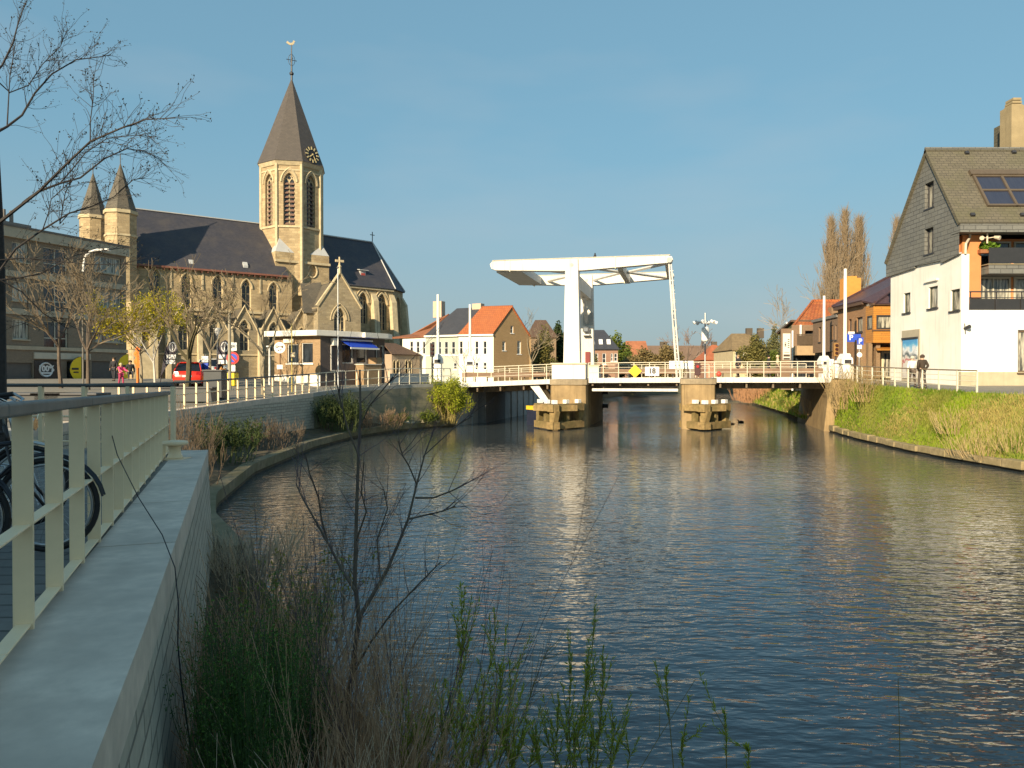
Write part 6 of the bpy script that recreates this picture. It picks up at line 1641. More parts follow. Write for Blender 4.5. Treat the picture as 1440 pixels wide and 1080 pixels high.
gwin_ = [(1270, 1279.5, 412, 440), (1305, 1318, 403, 433.5), (1336, 1349, 407, 437)]
gup = [(1302.5, 1315, 257, 293), (1302.5, 1315, 321, 357)]
def rc(p, t): return (p.u(t[0]), p.u(t[1]), p.z((t[0]+t[1])/2, t[3]), p.z((t[0]+t[1])/2, t[2]))
gw_ = [rc(WG, t) for t in gwin_]; gu_ = [rc(WG, t) for t in gup]
gz_ = WG.z(1305, 378)
m = MB(); poster = rc(WG, (1271, 1291.5, 477, 532))
wall(m, WG, [(0, zb), (WG.L, zb), (WG.L, ea_z-1.7), (0, e_l[1]-.9)], [rect(*w_) for w_ in gw_], 0, .18)
m.build('gable_wall', wr, wh)
olg = [WG.pix(1262, 386.5), WG.pix(1289, 377), WG.pix(1289, 374.5), WG.pix(1326, 366.5), WG.pix(1326, 370), WG.pix(1352.3, 357)]
olg = [(-.35, olg[0][1])]+olg[1:5]+[(WG.L+.02, olg[5][1]), (WG.L+.02, ea_z-.05), (ap_u, ap_z), (-.35, e_l[1])]
m = MB(); wall(m, WG, olg, [rect(*w_) for w_ in gu_], -.16, .3)
for a, b in zip(olg[:5], olg[1:6]): m.face([WG.P(a[0], a[1], -.16), WG.P(a[0], a[1], .02), WG.P(b[0], b[1], .02), WG.P(b[0], b[1], -.16)])
m.build('slate_gable', slate_g, wh)
for w_ in gw_: win(wh, WG, *w_, M('dark_green_frame', (.06, .07, .05), .5, .1, 4), glass_curtain, .16, .08, 1, 1, sill=.1, sm=dark_metal)
for w_ in gu_: win(wh, WG, *w_, dark_metal, glass_curtain, .1, .08, 2, 1, sill=.2, sm=dark_metal)
m = MB(); t_ = rc(WG, (1302, 1318, 394, 396)); m.pbox(WG, t_[0]-.1, t_[1]+.1, t_[3]-.1, t_[3], -.15, 0); m.build('lintel', wr, wh)
m = MB(); t_ = rc(WG, (1269, 1294, 464, 540)); m.pbox(WG, t_[0], t_[1], t_[2]-.3, t_[3], -.06, 0); m.build('grey_surround', M('grey_beige_panel', (.42, .37, .28), .7, .08, 2), wh)
t = thing('wall_mural', 'tall colourful picture panel of blue sky and white peaks on the white house', 'poster', WG.P((poster[0]+poster[1])/2, poster[2], -.1))
m = MB(); m.pbox(WG, *poster, -.1, -.065)
pm_, nt, bs = _new('picture_print'); tc = nt.nodes.new('ShaderNodeTexCoord'); sp = nt.nodes.new('ShaderNodeSeparateXYZ'); nt.links.new(tc.outputs['Object'], sp.inputs[0])
nz = _noise(nt, tc.outputs['Object'], 1.3, 5); ad = nt.nodes.new('ShaderNodeMath'); ad.operation = 'MULTIPLY_ADD'; ad.inputs[1].default_value = 1/3.4
mu = nt.nodes.new('ShaderNodeMath'); mu.operation = 'MULTIPLY'; mu.inputs[1].default_value = .6; nt.links.new(nz, mu.inputs[0]); nt.links.new(sp.outputs['Z'], ad.inputs[0]); nt.links.new(mu.outputs[0], ad.inputs[2])
cc = _ramp(nt, ad.outputs[0], [(.3, (.5, .45, .42)), (.56, (.6, .58, .55)), (.6, (.4, .03, .04)), (.66, (.65, .63, .6)), (.72, (.05, .08, .1)), (.82, (.7, .72, .75)), (.93, (.12, .4, .65)), (1, (.08, .3, .6))])
nt.links.new(cc, bs.inputs['Base Color']); m.build('print', pm_, t)
m = MB(); m.pbox(WG, poster[0]-.06, poster[1]+.06, poster[3], poster[3]+.12, -.16, -.061); m.build('top_box', dark_metal, t)
# front: white lower wall, recessed terracotta bay, balconies
fz0, fz1 = WF.z(1380, 432), WF.z(1380, 328)
u1 = WF.L
big = rc(WF, (1431, 1500, 464, 524))
cor = WF.u(1362)
m = MB(); wall(m, WF, [(0, zb+1.1), (u1, zb+1.1), (u1, WF.z(1380, 436)), (cor, WF.z(1380, 436)), (cor, WF.z(1357, 357)), (0, WF.z(1357, 357))], [rect(*big)], 0, .2)
m.face([WF.P(cor, WF.z(1380, 436), 0), WF.P(u1, WF.z(1380, 436), 0), WF.P(u1, WF.z(1380, 436), 1.6), WF.P(cor, WF.z(1380, 436), 1.6)])
m.face([WF.P(cor, WF.z(1380, 436), 0), WF.P(cor, WF.z(1380, 436), 1.6), WF.P(cor, WF.z(1357, 357), 1.6), WF.P(cor, WF.z(1357, 357), 0)])
m.build('front_wall', wr, wh)
m = MB(); m.pbox(WF, -.02, u1, zb-.3, WF.z(1400, 523), -.05, .4); m.build('plinth', M('beige_plinth', (.45, .39, .27), .8, .1, 2, streak=.2), wh)
win(wh, WF, *big, M('brown_frame', (.12, .08, .05), .5, .1, 4), glass_curtain, .17, .12, 2, 1, sill=.15)
m = MB(); m.pbox(WF, .3, WF.u(1389), WF.z(1380, 436), fz1+.02, 1.0, 1.4); m.pbox(WF, cor+.02, WF.u(1389), WF.z(1380, 436)-.01, fz1+.02, .72, 1.0); m.build('terracotta_panel', terra, wh)
m = MB(); m.pbox(WF, WF.u(1389), u1, WF.z(1400, 436)-.02, fz1, 1.9, 2.2); m.build('recess_wall', terra, wh)
for k_, (ya, yb) in enumerate(((332, 372), (384, 431))):
    a = WF.u(1396)
    for i in range(8):
        b0 = a+i*2.3; pz0, pz1 = WF.z(1400, yb), WF.z(1400, ya)
        if b0+2.2 < u1: win(wh, WF, b0+.1, b0+2.2, pz0, pz1, cfr, glass_curtain if k_ else glass_dark, 1.87, .1, 2, 1, name='balcony_door')
m = MB(); m.pbox(WF, WF.u(1394), u1, WF.z(1400, 384), WF.z(1400, 371), .3, 1.85); m.build('balcony_slab', slate_g, wh)
m = MB(); m.pbox(WF, WF.u(1394)-.1, u1, WF.z(1400, 371), WF.z(1400, 370), .22, 1.85); m.build('balcony_edge', M('beige_edge', (.35, .3, .2), .7, .1, 3), wh)
smoke = M('smoked_glass_panel', (.03, .028, .028), .12, .1, 3, spec=.7)
m = MB(); m.pbox(WF, WF.u(1394), u1, WF.z(1400, 369), WF.z(1400, 347), .3, .33); m.build('balcony_panel', smoke, wh)
m = MB()
for i in range(14):
    m.pbox(WF, WF.u(1364)+i*1.5, WF.u(1364)+i*1.5+.05, WF.z(1400, 438), WF.z(1400, 411), .02, .07)
zt_ = WF.z(1400, 411); m.pbox(WF, WF.u(1362), u1, zt_, zt_+.07, -.02, .1); m.pbox(WF, WF.u(1362), u1, WF.z(1400, 419), WF.z(1400, 418), .02, .06)
m.build('balcony_railing', dark_metal, wh)
m = MB(); m.pbox(WF, WF.u(1364), u1, WF.z(1400, 437), WF.z(1400, 420), .09, .11); m.build('balcony_panel', smoke, wh)
t = thing('balcony_plant', 'bushy green balcony plant on the upper balcony of the white house', 'plant', WF.P(WF.u(1397), WF.z(1397, 348), .6)); m = MB(); q = WF.P(WF.u(1398), WF.z(1398, 344), .55)
cloud(m, random.Random(4), [((q.x, q.y, q.z), (.6, .3, .3))], 700, .2); m.build('foliage', LEAF('fresh_green_leaf', (.1, .2, .02), (.2, .32, .04)), t)
m = MB(); m.box(q.x-.6, q.x+.6, q.y-.15, q.y+.15, q.z-.42, q.z-.2); m.build('pot', M('pot', (.3, .12, .05), .7, .1, 3), t)
# roof
ey = ea_z; ze_r = e_l[1]
ridge_y = WG.P(ap_u, 0, 0).y
A = V((HX-.3, 45-.25, ea_z-.05)); B = V((HX+24, 45-.25, ea_z-.05)); C = V((HX+24, ridge_y, ap_z+.1)); D = V((HX-.3, ridge_y, ap_z+.1))
E2 = V((HX-.3, 53.4+.35, ze_r)); F2 = V((HX+24, 53.4+.35, ze_r))
m = MB(); m.slab([A, B, C, D], .2); m.slab([D, C, F2, E2], .2); rf = m.build('roof', slate_r, wh)
m = MB(); m.tube([D+V((0, 0, .03)), C+V((0, 0, .03))], .1, 6); m.build('ridge', slate_g, rf)
m = MB(); m.pbox(WF, -.2, u1, WF.z(1400, 327), ea_z-.1, -.2, .7); m.build('fascia', slate_g, rf)
m = MB(); m.face([V((HX+22, 45, zb)), V((HX+22, 53.4, zb)), V((HX+22, 53.4, ze_r)), V((HX+22, ridge_y, ap_z)), V((HX+22, 45, ea_z))]); m.face([V((HX, 53.4, zb)), V((HX, 53.4, ze_r)), V((HX+22, 53.4, ze_r)), V((HX+22, 53.4, zb))]); m.face([V((HX+.02, 45.9, ea_z-2)), V((HX+.02, 47, ea_z-2)), V((HX+.02, 47, ea_z)), V((HX+.02, 45.9, ea_z))]); m.build('rear_wall', wr, wh)
# skylight on the slope
sl = (C-B).normalized(); W_ = V((1, 0, 0)); Nn = W_.cross(sl).normalized()
def sp_(px, py):
    r = ray(px, py); o = A-V((0, 0, E)); k = o.dot(Nn)/r.dot(Nn); return r*k+V((0, 0, E))
q0 = sp_(1388, 291); q1 = sp_(1369, 248); Ls = (q1-q0).dot(sl); Wd = 3.55; q0 = q0+W_*0
m = MB()
def fr(u0, u1_, v0, v1, h0=0, h1=.14): 
    c = [q0+W_*u0+sl*v0, q0+W_*u1_+sl*v0, q0+W_*u1_+sl*v1, q0+W_*u0+sl*v1]; m.quad8([x+Nn*h0 for x in c]+[x+Nn*h1 for x in c])
for u in (0, Wd/2-.1, Wd-.12): fr(u, u+.14, 0, Ls)
for v in (0, Ls/2-.06, Ls-.14): fr(.14, Wd-.12, v, v+.14, 0, .13)
fr(-.1, Wd+.15, Ls, Ls+.4, 0, .2)
sk_ = m.build('skylight', M('dark_bronze_frame', (.11, .085, .06), .4, .1, 5), rf)
m = MB(); fr(.1, Wd-.1, .1, Ls-.1, .02, .06); m.build('pane', GLASS('skylight_glass', (.03, .035, .06), (.035, .04, .065)), sk_)
m = MB()
for px, py in ((1359, 216), (1425, 215), (1367, 303), (1437, 303)):
    q = sp_(px, py); m.quad8([q+W_*a+sl*b+Nn*c for c in (0, .14) for a, b in ((-.12, -.1), (.12, -.1), (.12, .1), (-.12, .1))])
m.build('roof_vent', dark_metal, rf)
# chimney
ch = Pl((at(1414, 200, 51).x, 51), (at(1414, 200, 51).x+5, 51)); z0, z1 = ap_z-2, at(1425, 152, 51).z
m = MB(); m.pbox(ch, 0, 1.0, z0, z1, -.6, .6); chm = m.build('chimney', M('render_chimney_tan', (.33, .26, .15), .85, .12, 2, streak=.3), wh)
m = MB()
for i in range(3): m.pbox(ch, .15+i*.04, .85-i*.04, z1+i*.2+.002, z1+i*.2+.15, -.4, .4)
m.build('chimney_cap', MATS['render_chimney_tan'], chm)
m = MB(); m.pbox(ch, 1.1, 6, z0, at(1435, 160, 51).z-.0, .2, 3); m.build('upper_gable', slate_r, wh)
# downpipe and spotlights
dp = M('cream_pipe', (.6, .52, .4), .5, .08, 4)
m = MB(); m.tube([WF.P(WF.u(1363, .6), WF.z(1363, 328, .6), .6), WF.P(WF.u(1362.5, .6), WF.z(1362.5, 334, .6), .6), WF.P(WF.u(1357, -.1), WF.z(1357, 343, -.1), -.1), WF.P(WF.u(1356.5, -.1), WF.z(1357, 357, -.1), -.1)], .07, 8); m.build('downpipe', dp, wh)
m = MB(); q = WF.P(WF.u(1387, .2), WF.z(1387, 335, .2), .2); m.tube([q+V((0, 0, .9)), q-V((0, 0, .3))], .05, 6)
for s in (-.35, .35): m.tube([q, q+V((s, -.1, .05))], .03, 5); m.tube([q+V((s, -.1, .05)), q+V((s*1.5, -.35, -.05))], [.08, .13], 8)
m.build('spotlight', dp, wh)
m = MB(); q = WG.P(WG.u(1358.5) if False else WG.L+.0, 0, 0)
q = WF.P(WF.u(1356), WF.z(1356, 462), 0); m.tube([q, q+V((.1, -.35, .1))], [.09, .12], 8); m.tube([q+V((0, 0, .3)), q+V((0, -.1, -.3))], .03, 5); m.build('wall_lamp', dark_metal, wh)

# ================================================================ brick house with timber bay
tb_ = BR('orange_brown_brick', (.42, .22, .1), (.35, .175, .08), (.35, .25, .16), blot=.4); timber = BR('varnished_timber_boards', (.6, .27, .05), (.52, .22, .04), (.2, .09, .02), w=6, h=.16, ms=.008, var=.25, rough=.45, bump=.006, blotc=(.42, .18, .04))
b0 = 3.4
bx = at(1218, 500, 58.3); PX = Pl((at(1178, 500, 64).x, 64), (bx.x, 58.3))
bh = thing('brick_house', 'orange brown brick house with a timber clad bay and dark plum tile roof', 'house', (bx.x+3, 61, b0))
ez = PX.z(1218, 428)
ws_ = [rc(PX, (1204, 1212.5, 446, 467)), rc(PX, (1193, 1197, 449, 470))]
m = MB(); wall(m, PX, rect(0, PX.L, b0-.5, ez), [rect(*w_) for w_ in ws_], 0, .2)
m.build('wall', tb_, bh)
for w_ in ws_: win(bh, PX, *w_, dark_metal, glass_curtain, .17, .08, 1, 1, sill=.08)
m = MB(); m.pbox(PX, -.1, PX.L, ez, ez+.32, -.35, .1); m.build('eaves', M('dark_brown_eaves', (.12, .07, .045), .6, .15, 3), bh)
BF = Pl((at(1228, 500, 57).x, 57), (at(1228, 500, 57).x+3.5, 57)); BS = Pl((bx.x, 58.4), (at(1228, 500, 57).x, 57))
z = lambda py: BF.z(1245, py)
bw = rc(BF, (1232, 1264, 443, 463)); bw2 = (BS.L*.15, BS.L*.85, z(463), z(443))
m = MB(); wall(m, BF, rect(0, 3.5, z(482), z(429)), [rect(*bw)], 0, .1); wall(m, BS, rect(0, BS.L, z(482), z(429)), [rect(*bw2)], 0, .1); m.face([BF.P(0, z(482), 0), BF.P(3.5, z(482), 0), BF.P(3.5, z(482), 2.5), BS.P(0, z(482), 1.5)]); 
m.build('timber_bay', timber, bh)
win(bh, BF, *bw, dark_metal, glass_curtain, .06, .12, 1, 1, name='bay_window'); win(bh, BS, *bw2, dark_metal, glass_curtain, .06, .1, 1, 1, name='bay_window')
m = MB(); m.pbox(BF, -.15, 3.5, z(429), z(426.5), -.2, .4); m.pbox(BF, -.1, 3.5, z(465.5), z(463.5), -.08, .0); m.build('bay_cornice', MATS['dark_brown_eaves'], bh)
m = MB(); m.pbox(BF, -.3, 3.5, b0-.5, z(482), 1.4, 1.8); m.build('lower_wall', brown_brick, bh)
win(bh, BF, BF.u(1240, 1.3), BF.u(1255, 1.3), b0+.2, z(493.5), M('cream_door_frame', (.7, .62, .42), .5, .06, 4), glass_curtain, 1.36, .14, 1, 1, name='glazed_door')
win(bh, BF, BF.u(1258, 1.3), BF.u(1266, 1.3), b0, z(493.5), dark_metal, glass_dark, 1.36, .1, 1, 1, name='front_door')
m = MB(); m.slab([BF.P(.3, z(491), .0), BF.P(3.5, z(491), .0), BF.P(3.5, z(485), 1.38), BF.P(.6, z(485), 1.38)], .1); m.build('porch_canopy', timber, bh)
m = MB()
for px in (1221, 1232): u = BF.u(px, .4); m.pbox(BF, u, u+.3, b0-.5, z(482), .4, .8)
m.build('porch_pillar', brown_brick, bh)
plum = BR('plum_roof_tiles', (.11, .06, .065), (.085, .045, .05), (.04, .025, .03), w=.3, h=.34, ms=.02, rough=.5, var=.25, bump=.02)
rz_ = at(1262, 380, 62).z
p1 = PX.P(-.2, ez+.32, -.4); p2_ = PX.P(PX.L, ez+.32, -.4); p3_ = BF.P(0, z(427), -.25); p4 = BF.P(9, z(427), -.25)
t0 = V((at(1252, 383, 66).x, 66, rz_)); t1 = V((at(1264, 380, 62).x, 61.5, rz_)); t1 = V((t0.x+.3, 61.2, rz_)); t2 = V((t1.x+6, 61.2, rz_))
m = MB(); m.slab([p1, p2_, t1, t0], .15); m.slab([p2_, p3_, t1], .15); m.slab([p3_, p4, t2, t1], .15); br_ = m.build('roof', plum, bh)
m = MB(); m.tube([p3_+V((0, 0, .05)), t1+V((0, 0, .08)), t0+V((0, 0, .08))], .12, 6); m.tube([p1+V((0, 0, .05)), t0+V((0, 0, .08))], .1, 5); m.build('hip_tiles', plum, br_)
# body so that it is solid
m = MB(); m.box(PX.P(0, 0, 0).x+.3, PX.P(0, 0, 0).x+9, 58.9, 66, b0-.5, ez-.1); m.build('rear_block', tb_, bh)
c = at(1195.5, 430, 66); m = MB(); m.box(c.x-.65, c.x+.65, 65.4, 66.6, ez-1, at(1195, 392, 66).z); cc_ = m.build('chimney', M('orange_chimney', (.62, .27, .06), .8, .1, 3), bh)
m = MB(); m.box(c.x-.4, c.x+.4, 65.6, 66.4, at(1195, 392, 66).z+.002, at(1195, 389, 66).z); m.build('chimney_pot', MATS['orange_chimney'], cc_)

# ================================================================ brown brick flats
fb = BR('flat_brown_brick', (.3, .185, .11), (.25, .15, .09), (.27, .2, .14), blot=.35)
F0 = Pl((at(1143, 500, 71).x, 71), (at(1178, 500, 64.2).x, 64.2)); ft = thing('brick_flats', 'brown brick flats with slit windows and a railed balcony facing the water', 'flats', (*F0.P(4, 0, 4)[:2], b0-.4))
zt = F0.z(1178, 446); sw = [rc(F0, (1151, 1154, 460, 481)), rc(F0, (1168, 1171.5, 457, 478)), rc(F0, (1174, 1176, 457, 478))]
m = MB(); wall(m, F0, rect(0, F0.L, F0.z(1160, 495), zt), [rect(*w_) for w_ in sw], 0, .25)
wall(m, F0, rect(0, F0.L, b0-1, F0.z(1160, 495)), [], .6); m.face([F0.P(0, F0.z(1160, 495), 0), F0.P(F0.L, F0.z(1160, 495), 0), F0.P(F0.L, F0.z(1160, 495), .6), F0.P(0, F0.z(1160, 495), .6)])
m.build('wall', fb, ft)
for w_ in sw: win(ft, F0, *w_, dark_metal, glass_dark, .2, .06, 1, 1, sill=.06)
m = MB(); m.pbox(F0, -.1, F0.L, zt, zt+.25, -.12, 5); m.build('parapet', M('grey_parapet', (.2, .18, .16), .7, .1, 3), ft)
F1 = Pl((at(1113, 500, 73.9).x, 73.9), (at(1143, 500, 73.7).x, 73.7))
ow = [rc(F1, (1132, 1145, 465, 486))]
m = MB(); zt1 = F1.z(1130, 457); wall(m, F1, rect(0, F1.L+.6, b0-1, zt1), [rect(*w_) for w_ in ow], 0, .6); m.pbox(F1, 0, F1.L+3, b0-1, zt1-.1, 4, 4.3); m.build('set_back_wall', fb, ft)
for w_ in ow: win(ft, F1, *w_, dark_metal, glass_dark, .5, .08, 1, 1)
zl, zh, zr_ = F1.z(1130, 500), F1.z(1130, 487), F1.z(1130, 472)
m = MB(); m.pbox(F1, .1, F1.L, zl, zh, -1.5, -.01); m.build('balcony', M('buff_balcony', (.4, .28, .16), .75, .1, 3), ft)
m = MB()
for i in range(16): m.pbox(F1, .15+i*F1.L/16, .2+i*F1.L/16, zh, zr_, -1.48, -1.43)
m.pbox(F1, .1, F1.L, zr_, zr_+.08, -1.5, -1.42); m.pbox(F1, .15, F1.L, zh+.1, zr_-.05, -1.42, -1.4); m.build('balcony_railing', M('dark_brown_bars', (.1, .07, .045), .5, .1, 4), ft)
m = MB(); m.pbox(F1, .2, F1.L, b0-1, zl-.02, -.4, -.05); m.build('dark_lower_front', glass_dark, ft)  # dark glossy sheet filling the space below the balcony
m = MB(); m.tube([F1.P(.05, b0-1, -.2), F1.P(.05, F1.z(1116, 465), -.2)], .09, 6); m.tube([F1.P(F1.u(1125), zr_-.3, -.2), F1.P(F1.u(1125), zt1, -.2)], .11, 6); m.build('downpipe', white_plain, ft)
# orange roofed house behind
ob = thing('orange_roof_house', 'house with a large orange pantile hipped roof behind the brown flats', 'house', (at(1155, 500, 84).x, 84, 3))
zE = at(1130, 458, 78).z; zR = at(1160, 423, 84).z
q = [V((at(1116, 458, 78).x, 78, zE)), V((at(1200, 458, 78).x, 78, zE)), V((at(1200, 423, 84).x, 84, zR)), V((at(1143, 423, 84).x, 84, zR)), V((at(1110, 455, 92).x-.5, 91, zE)), V((at(1200, 455, 78).x, 91, zE))]
m = MB(); m.slab([q[0], q[1], q[2], q[3]], .18); m.slab([q[0], q[3], q[4]], .18); m.slab([q[4], q[3], q[2], q[5]], .18); orf = m.build('roof', BR('pantile_orange', (.58, .17, .04), (.42, .1, .03), (.2, .06, .02), w=.35, h=.4, ms=.03, var=.35, rough=.75, bump=.04, blotc=(.4, .16, .06), blot=.6), ob)
m = MB(); m.tube([q[0], q[3], q[2]], .16, 6); m.build('hip_tiles', orf.data.materials[0], orf)
m = MB(); m.prism([(q[0].x+.3, 78.3, 2.5), (q[1].x, 78.3, 2.5), (q[1].x, 90.7, 2.5), (q[4].x+.4, 90.7, 2.5)], (0, 0, zE-2.6)); m.build('wall', fb, ob)
m = MB(); c = at(1176, 440, 81); m.box(c.x-.7, c.x+.7, 80.5, 81.5, zE, at(1176, 432, 81).z); m.build('roof_box', brown_brick, orf)
# end house with white verge and banner
eh = thing('end_house', 'small dark gabled house end with a white verge board beyond the brown flats', 'house', (at(1106, 500, 80).x, 80, 3))
p = Pl(at(1097, 500, 84)[:2], at(1116, 500, 79)[:2]); m = MB(); za_, zb_2 = p.z(1098, 466), p.z(1115, 450)
wall(m, p, [(0, 2.5), (p.L, 2.5), (p.L, zb_2), (0, za_)], [], 0); m.pbox(p, 0, p.L, 2.5, za_, .1, 4); m.build('wall', M('dark_ivy_brick', (.12, .12, .06), .9, .3, 2), eh)
m = MB(); m.slab([p.P(-.3, za_-.1, -.3), p.P(p.L, zb_2, -.3), p.P(p.L, zb_2, 5), p.P(-.3, za_-.1, 5)], .2); r_ = m.build('roof', tile_brown, eh)
m = MB(); m.tube([p.P(-.3, za_, -.35), p.P(p.L*.75, lerp(za_, zb_2, .75), -.35)], .12, 4); m.build('verge_board', white_plain, r_)
m = MB(); u = p.u(1110); m.pbox(p, u-.3, u+.4, za_, p.z(1110, 446), 1, 1.7); m.build('chimney', M('dark_chimney', (.1, .08, .06), .8, .1, 3), r_)
t = thing('vertical_banner', 'tall white vertical banner with dark print beside the brown flats', 'banner', (at(1107, 500, 71).x, 71, at(1107, 505, 71).z)); p = Pl(at(1101, 500, 71)[:2], at(1111.5, 500, 71)[:2])
m = MB(); zt, zb3 = p.z(1106, 469), p.z(1106, 506); m.pbox(p, 0, p.L, zb3, zt, 0, .06); m.build('panel', M('banner_white', (.72, .7, .62), .6, .06, 2), t)
m = MB(); pr = M('banner_print', (.08, .06, .05), .6, .2, 5); m.pbox(p, .05, p.L-.05, zb3+.3, zb3+.5, -.01, -.002); m.pbox(p, .05, p.L-.05, zb3+.02, zb3+.18, -.01, -.002)
for i, (a, b) in enumerate(((.5, .52), (.54, .6), (.61, .62), (.64, .66))): m.pbox(p, .15, .3, lerp(zb3, zt, a), lerp(zb3, zt, b), -.01, -.002)
for i in range(5): m.pbox(p, .43, .6, lerp(zb3, zt, .46+i*.075), lerp(zb3, zt, .49+i*.075), -.01, -.002)
m.pbox(p, .12, p.L-.1, lerp(zb3, zt, .27), lerp(zb3, zt, .285), -.01, -.002); m.build('print', pr, t)
m = MB(); m.tube([p.P(p.L+.05, 3, .1), p.P(p.L+.05, zt+.1, .1)], .05, 6); m.build('pole', steel, t)
# blue and white signs cluster
t, pp, zb4 = pole('traffic_sign', 'post with blue parking signs and small white plates right of the tall barrier boom', 'traffic sign', 1208, 535, 470, 51, .04, steel, zb=3.5)
p = Pl((pp.x-1, pp.y-.07), (pp.x+1, pp.y-.06)); bl = M('sign_blue', (.03, .08, .5), .4, .05, 4)
def pl8(px, py, w, h, mat, txt=None, nm='plate'):
    u, z = p.pix(px, py); m = MB(); m.pbox(p, u-w/2, u+w/2, z-h/2, z+h/2, -.03, 0); o = m.build(nm, mat, t)
    if txt: text_mesh(txt, h*.9, white_plain, o, p, u, z, -.034, bold=.01)
pl8(1196.5, 475, .5, .55, bl, 'P'); pl8(1206, 474, .4, .4, bl); pl8(1209.5, 480, .42, .5, bl, 'P'); pl8(1197, 468.5, .42, .2, white_plain); pl8(1208.5, 487, .3, .34, white_plain)
m = MB(); u, z = p.pix(1208.5, 499); m.disc(p, (u, z), .17, -.03, 0); m.build('round_plate', white_plain, t)
m = MB(); u, z = p.pix(1197, 473); m.tube([p.P(u, z, .02), p.P(1, z, .02)], .03, 5); m.build('bracket', steel, t)
# white panel boxes right of the pier
t = thing('white_cabinet', 'white slatted cabinets beside the barrier housings at the right bridge end', 'cabinet', (at(1173, 520, 57).x, 57, 3.6)); p = Pl(at(1166, 520, 57)[:2], at(1182, 520, 57)[:2])
m = MB(); m.pbox(p, 0, p.L*.42, 3.55, p.z(1170, 505), 0, .5); m.pbox(p, p.L*.55, p.L, 3.55, p.z(1170, 507), 0, .5); m.build('body', white_plain, t, bevel=.03)
m = MB()
for i in range(4): m.pbox(p, .05, p.L*.4, 3.75+i*.25, 3.8+i*.25, -.02, -.001)
m.build('slats', dark_metal, t)
# ================================================================ far houses beyond the bridge
def simple_house(name, label, pxl, pxr, Y, pyb, pye, pyr, wmat, rmat, depth=9, hip=.0, wins=(), rotk=0, chim=None):
    p = Pl(at(pxl, 500, Y)[:2], at(pxr, 500, Y+rotk)[:2]); zb = 2.2
    ze, zr = at((pxl+pxr)/2, pye, Y).z, at((pxl+pxr)/2, pyr, Y+depth/2).z
    W = [rc(p, w_) for w_ in wins]
    t = house(name, label, p, zb, ze, W, wmat, depth, fm=white_plain)
    h_ = hip*p.L
    a, b, c, d = p.P(-.25, ze, -.3), p.P(p.L+.25, ze, -.3), p.P(p.L-h_, zr, depth/2), p.P(h_, zr, depth/2); e, f = p.P(-.25, ze, depth+.3), p.P(p.L+.25, ze, depth+.3)
    m = MB(); m.slab([a, b, c, d], .15); m.slab([e, f, c, d], .15)
    if hip > 0: m.slab([a, d, e], .12); m.slab([b, c, f], .12)
    else:
        for s, q in ((0, p.P(0, 0, 0)), (1, p.P(p.L, 0, 0))): pass
    r = m.build('roof', rmat, t)
    if hip <= 0:
        m = MB(); 
        for u in (.0, p.L-.3): m.prism([p.P(u, ze-.1, .1), p.P(u, zr-.2, depth/2), p.P(u, ze-.1, depth-.1)], p.t*.3)
        m.build('gable', wmat, t)
    if chim:
        for px, w in chim: u = p.u(px, depth/2); m = MB(); m.pbox(p, u-w/2, u+w/2, zr-.8, zr+.9, depth/2-.4, depth/2+.4); m.build('chimney', M('dark_chimney', (.1, .08, .06), .8, .1, 3), r)
    return t, p, r
blue_slate = MATS['blue_slate']
t, p, r = simple_house('villa', 'brick villa with a tall dark slate roof and small skylights right of the lifting tower', 818, 869, 122, 525, 491, 464, red_brick, blue_slate, 10, .28, [(836, 841, 497, 507), (847, 852, 497, 512), (859, 862, 497, 508), (863.5, 868, 497, 508)])
m = MB()
for px in (833, 844, 855):
    a = p.P(p.u(px, 2), lerp(at(843, 491, 122).z, at(843, 464, 127).z, .35), 1.55); m.quad8([a+p.t*u+V((0, y, z)) for o in (0, .12) for u, y, z in ((-.3, -.5-o, -.45+o), (.3, -.5-o, -.45+o), (.3, .1-o, .35+o), (-.3, .1-o, .35+o))])
m.build('skylight', white_plain, r)
simple_house('far_house', 'brown roofed brick house seen between the orange roofed house and the tower', 742, 782, 118, 525, 474, 450, BR('far_brown_brick', (.3, .2, .12), (.25, .17, .1), (.3, .22, .15)), tile_brown, 11, .3)
simple_house('far_house', 'small red roofed house with orange brick gable among trees, mid picture', 884, 913, 150, 525, 505, 479.5, M('salmon_brick', (.45, .25, .16), .85, .1, 2), M('rusty_tiles', (.36, .14, .07), .8, .2, 2), 8, 0, [(886, 889, 508, 514)])
simple_house('far_shed', 'long low grey brown roofed row beyond the hanger foot', 915, 1040, 170, 525, 506, 486, M('far_grey_wall', (.3, .25, .2), .85, .1, 2), M('far_brown_roof', (.2, .13, .09), .8, .2, 2), 10, 0, chim=[(933, 1.6), (1004, 1.2)])
simple_house('far_house', 'long far white walled building with a flat brown roof left of the pointed red roof', 985, 1015, 185, 525, 492, 486, white_plain, M('far_brown_roof2', (.25, .15, .1), .8, .2, 2), 8, 0)
simple_house('far_house', 'pointed red tile hipped roof house beyond the right span', 993, 1033, 140, 525, 506, 485, M('far_red_wall', (.4, .22, .15), .85, .1, 2), M('brick_red_tiles', (.4, .13, .06), .8, .15, 2), 9, .42)
t, p, r = simple_house('far_house', 'old pale gabled villa with worn roof behind the bushes at the right span', 1031, 1080, 125, 525, 492, 469, M('pale_yellow_wall', (.55, .45, .28), .85, .12, 2), M('worn_brown_roof', (.24, .17, .09), .85, .25, 2), 12, .25, [(1034, 1046, 493, 508)], chim=[(1053, 1.0), (1069, 1.0)])
m = MB(); zz_ = p.z(1040, 490)
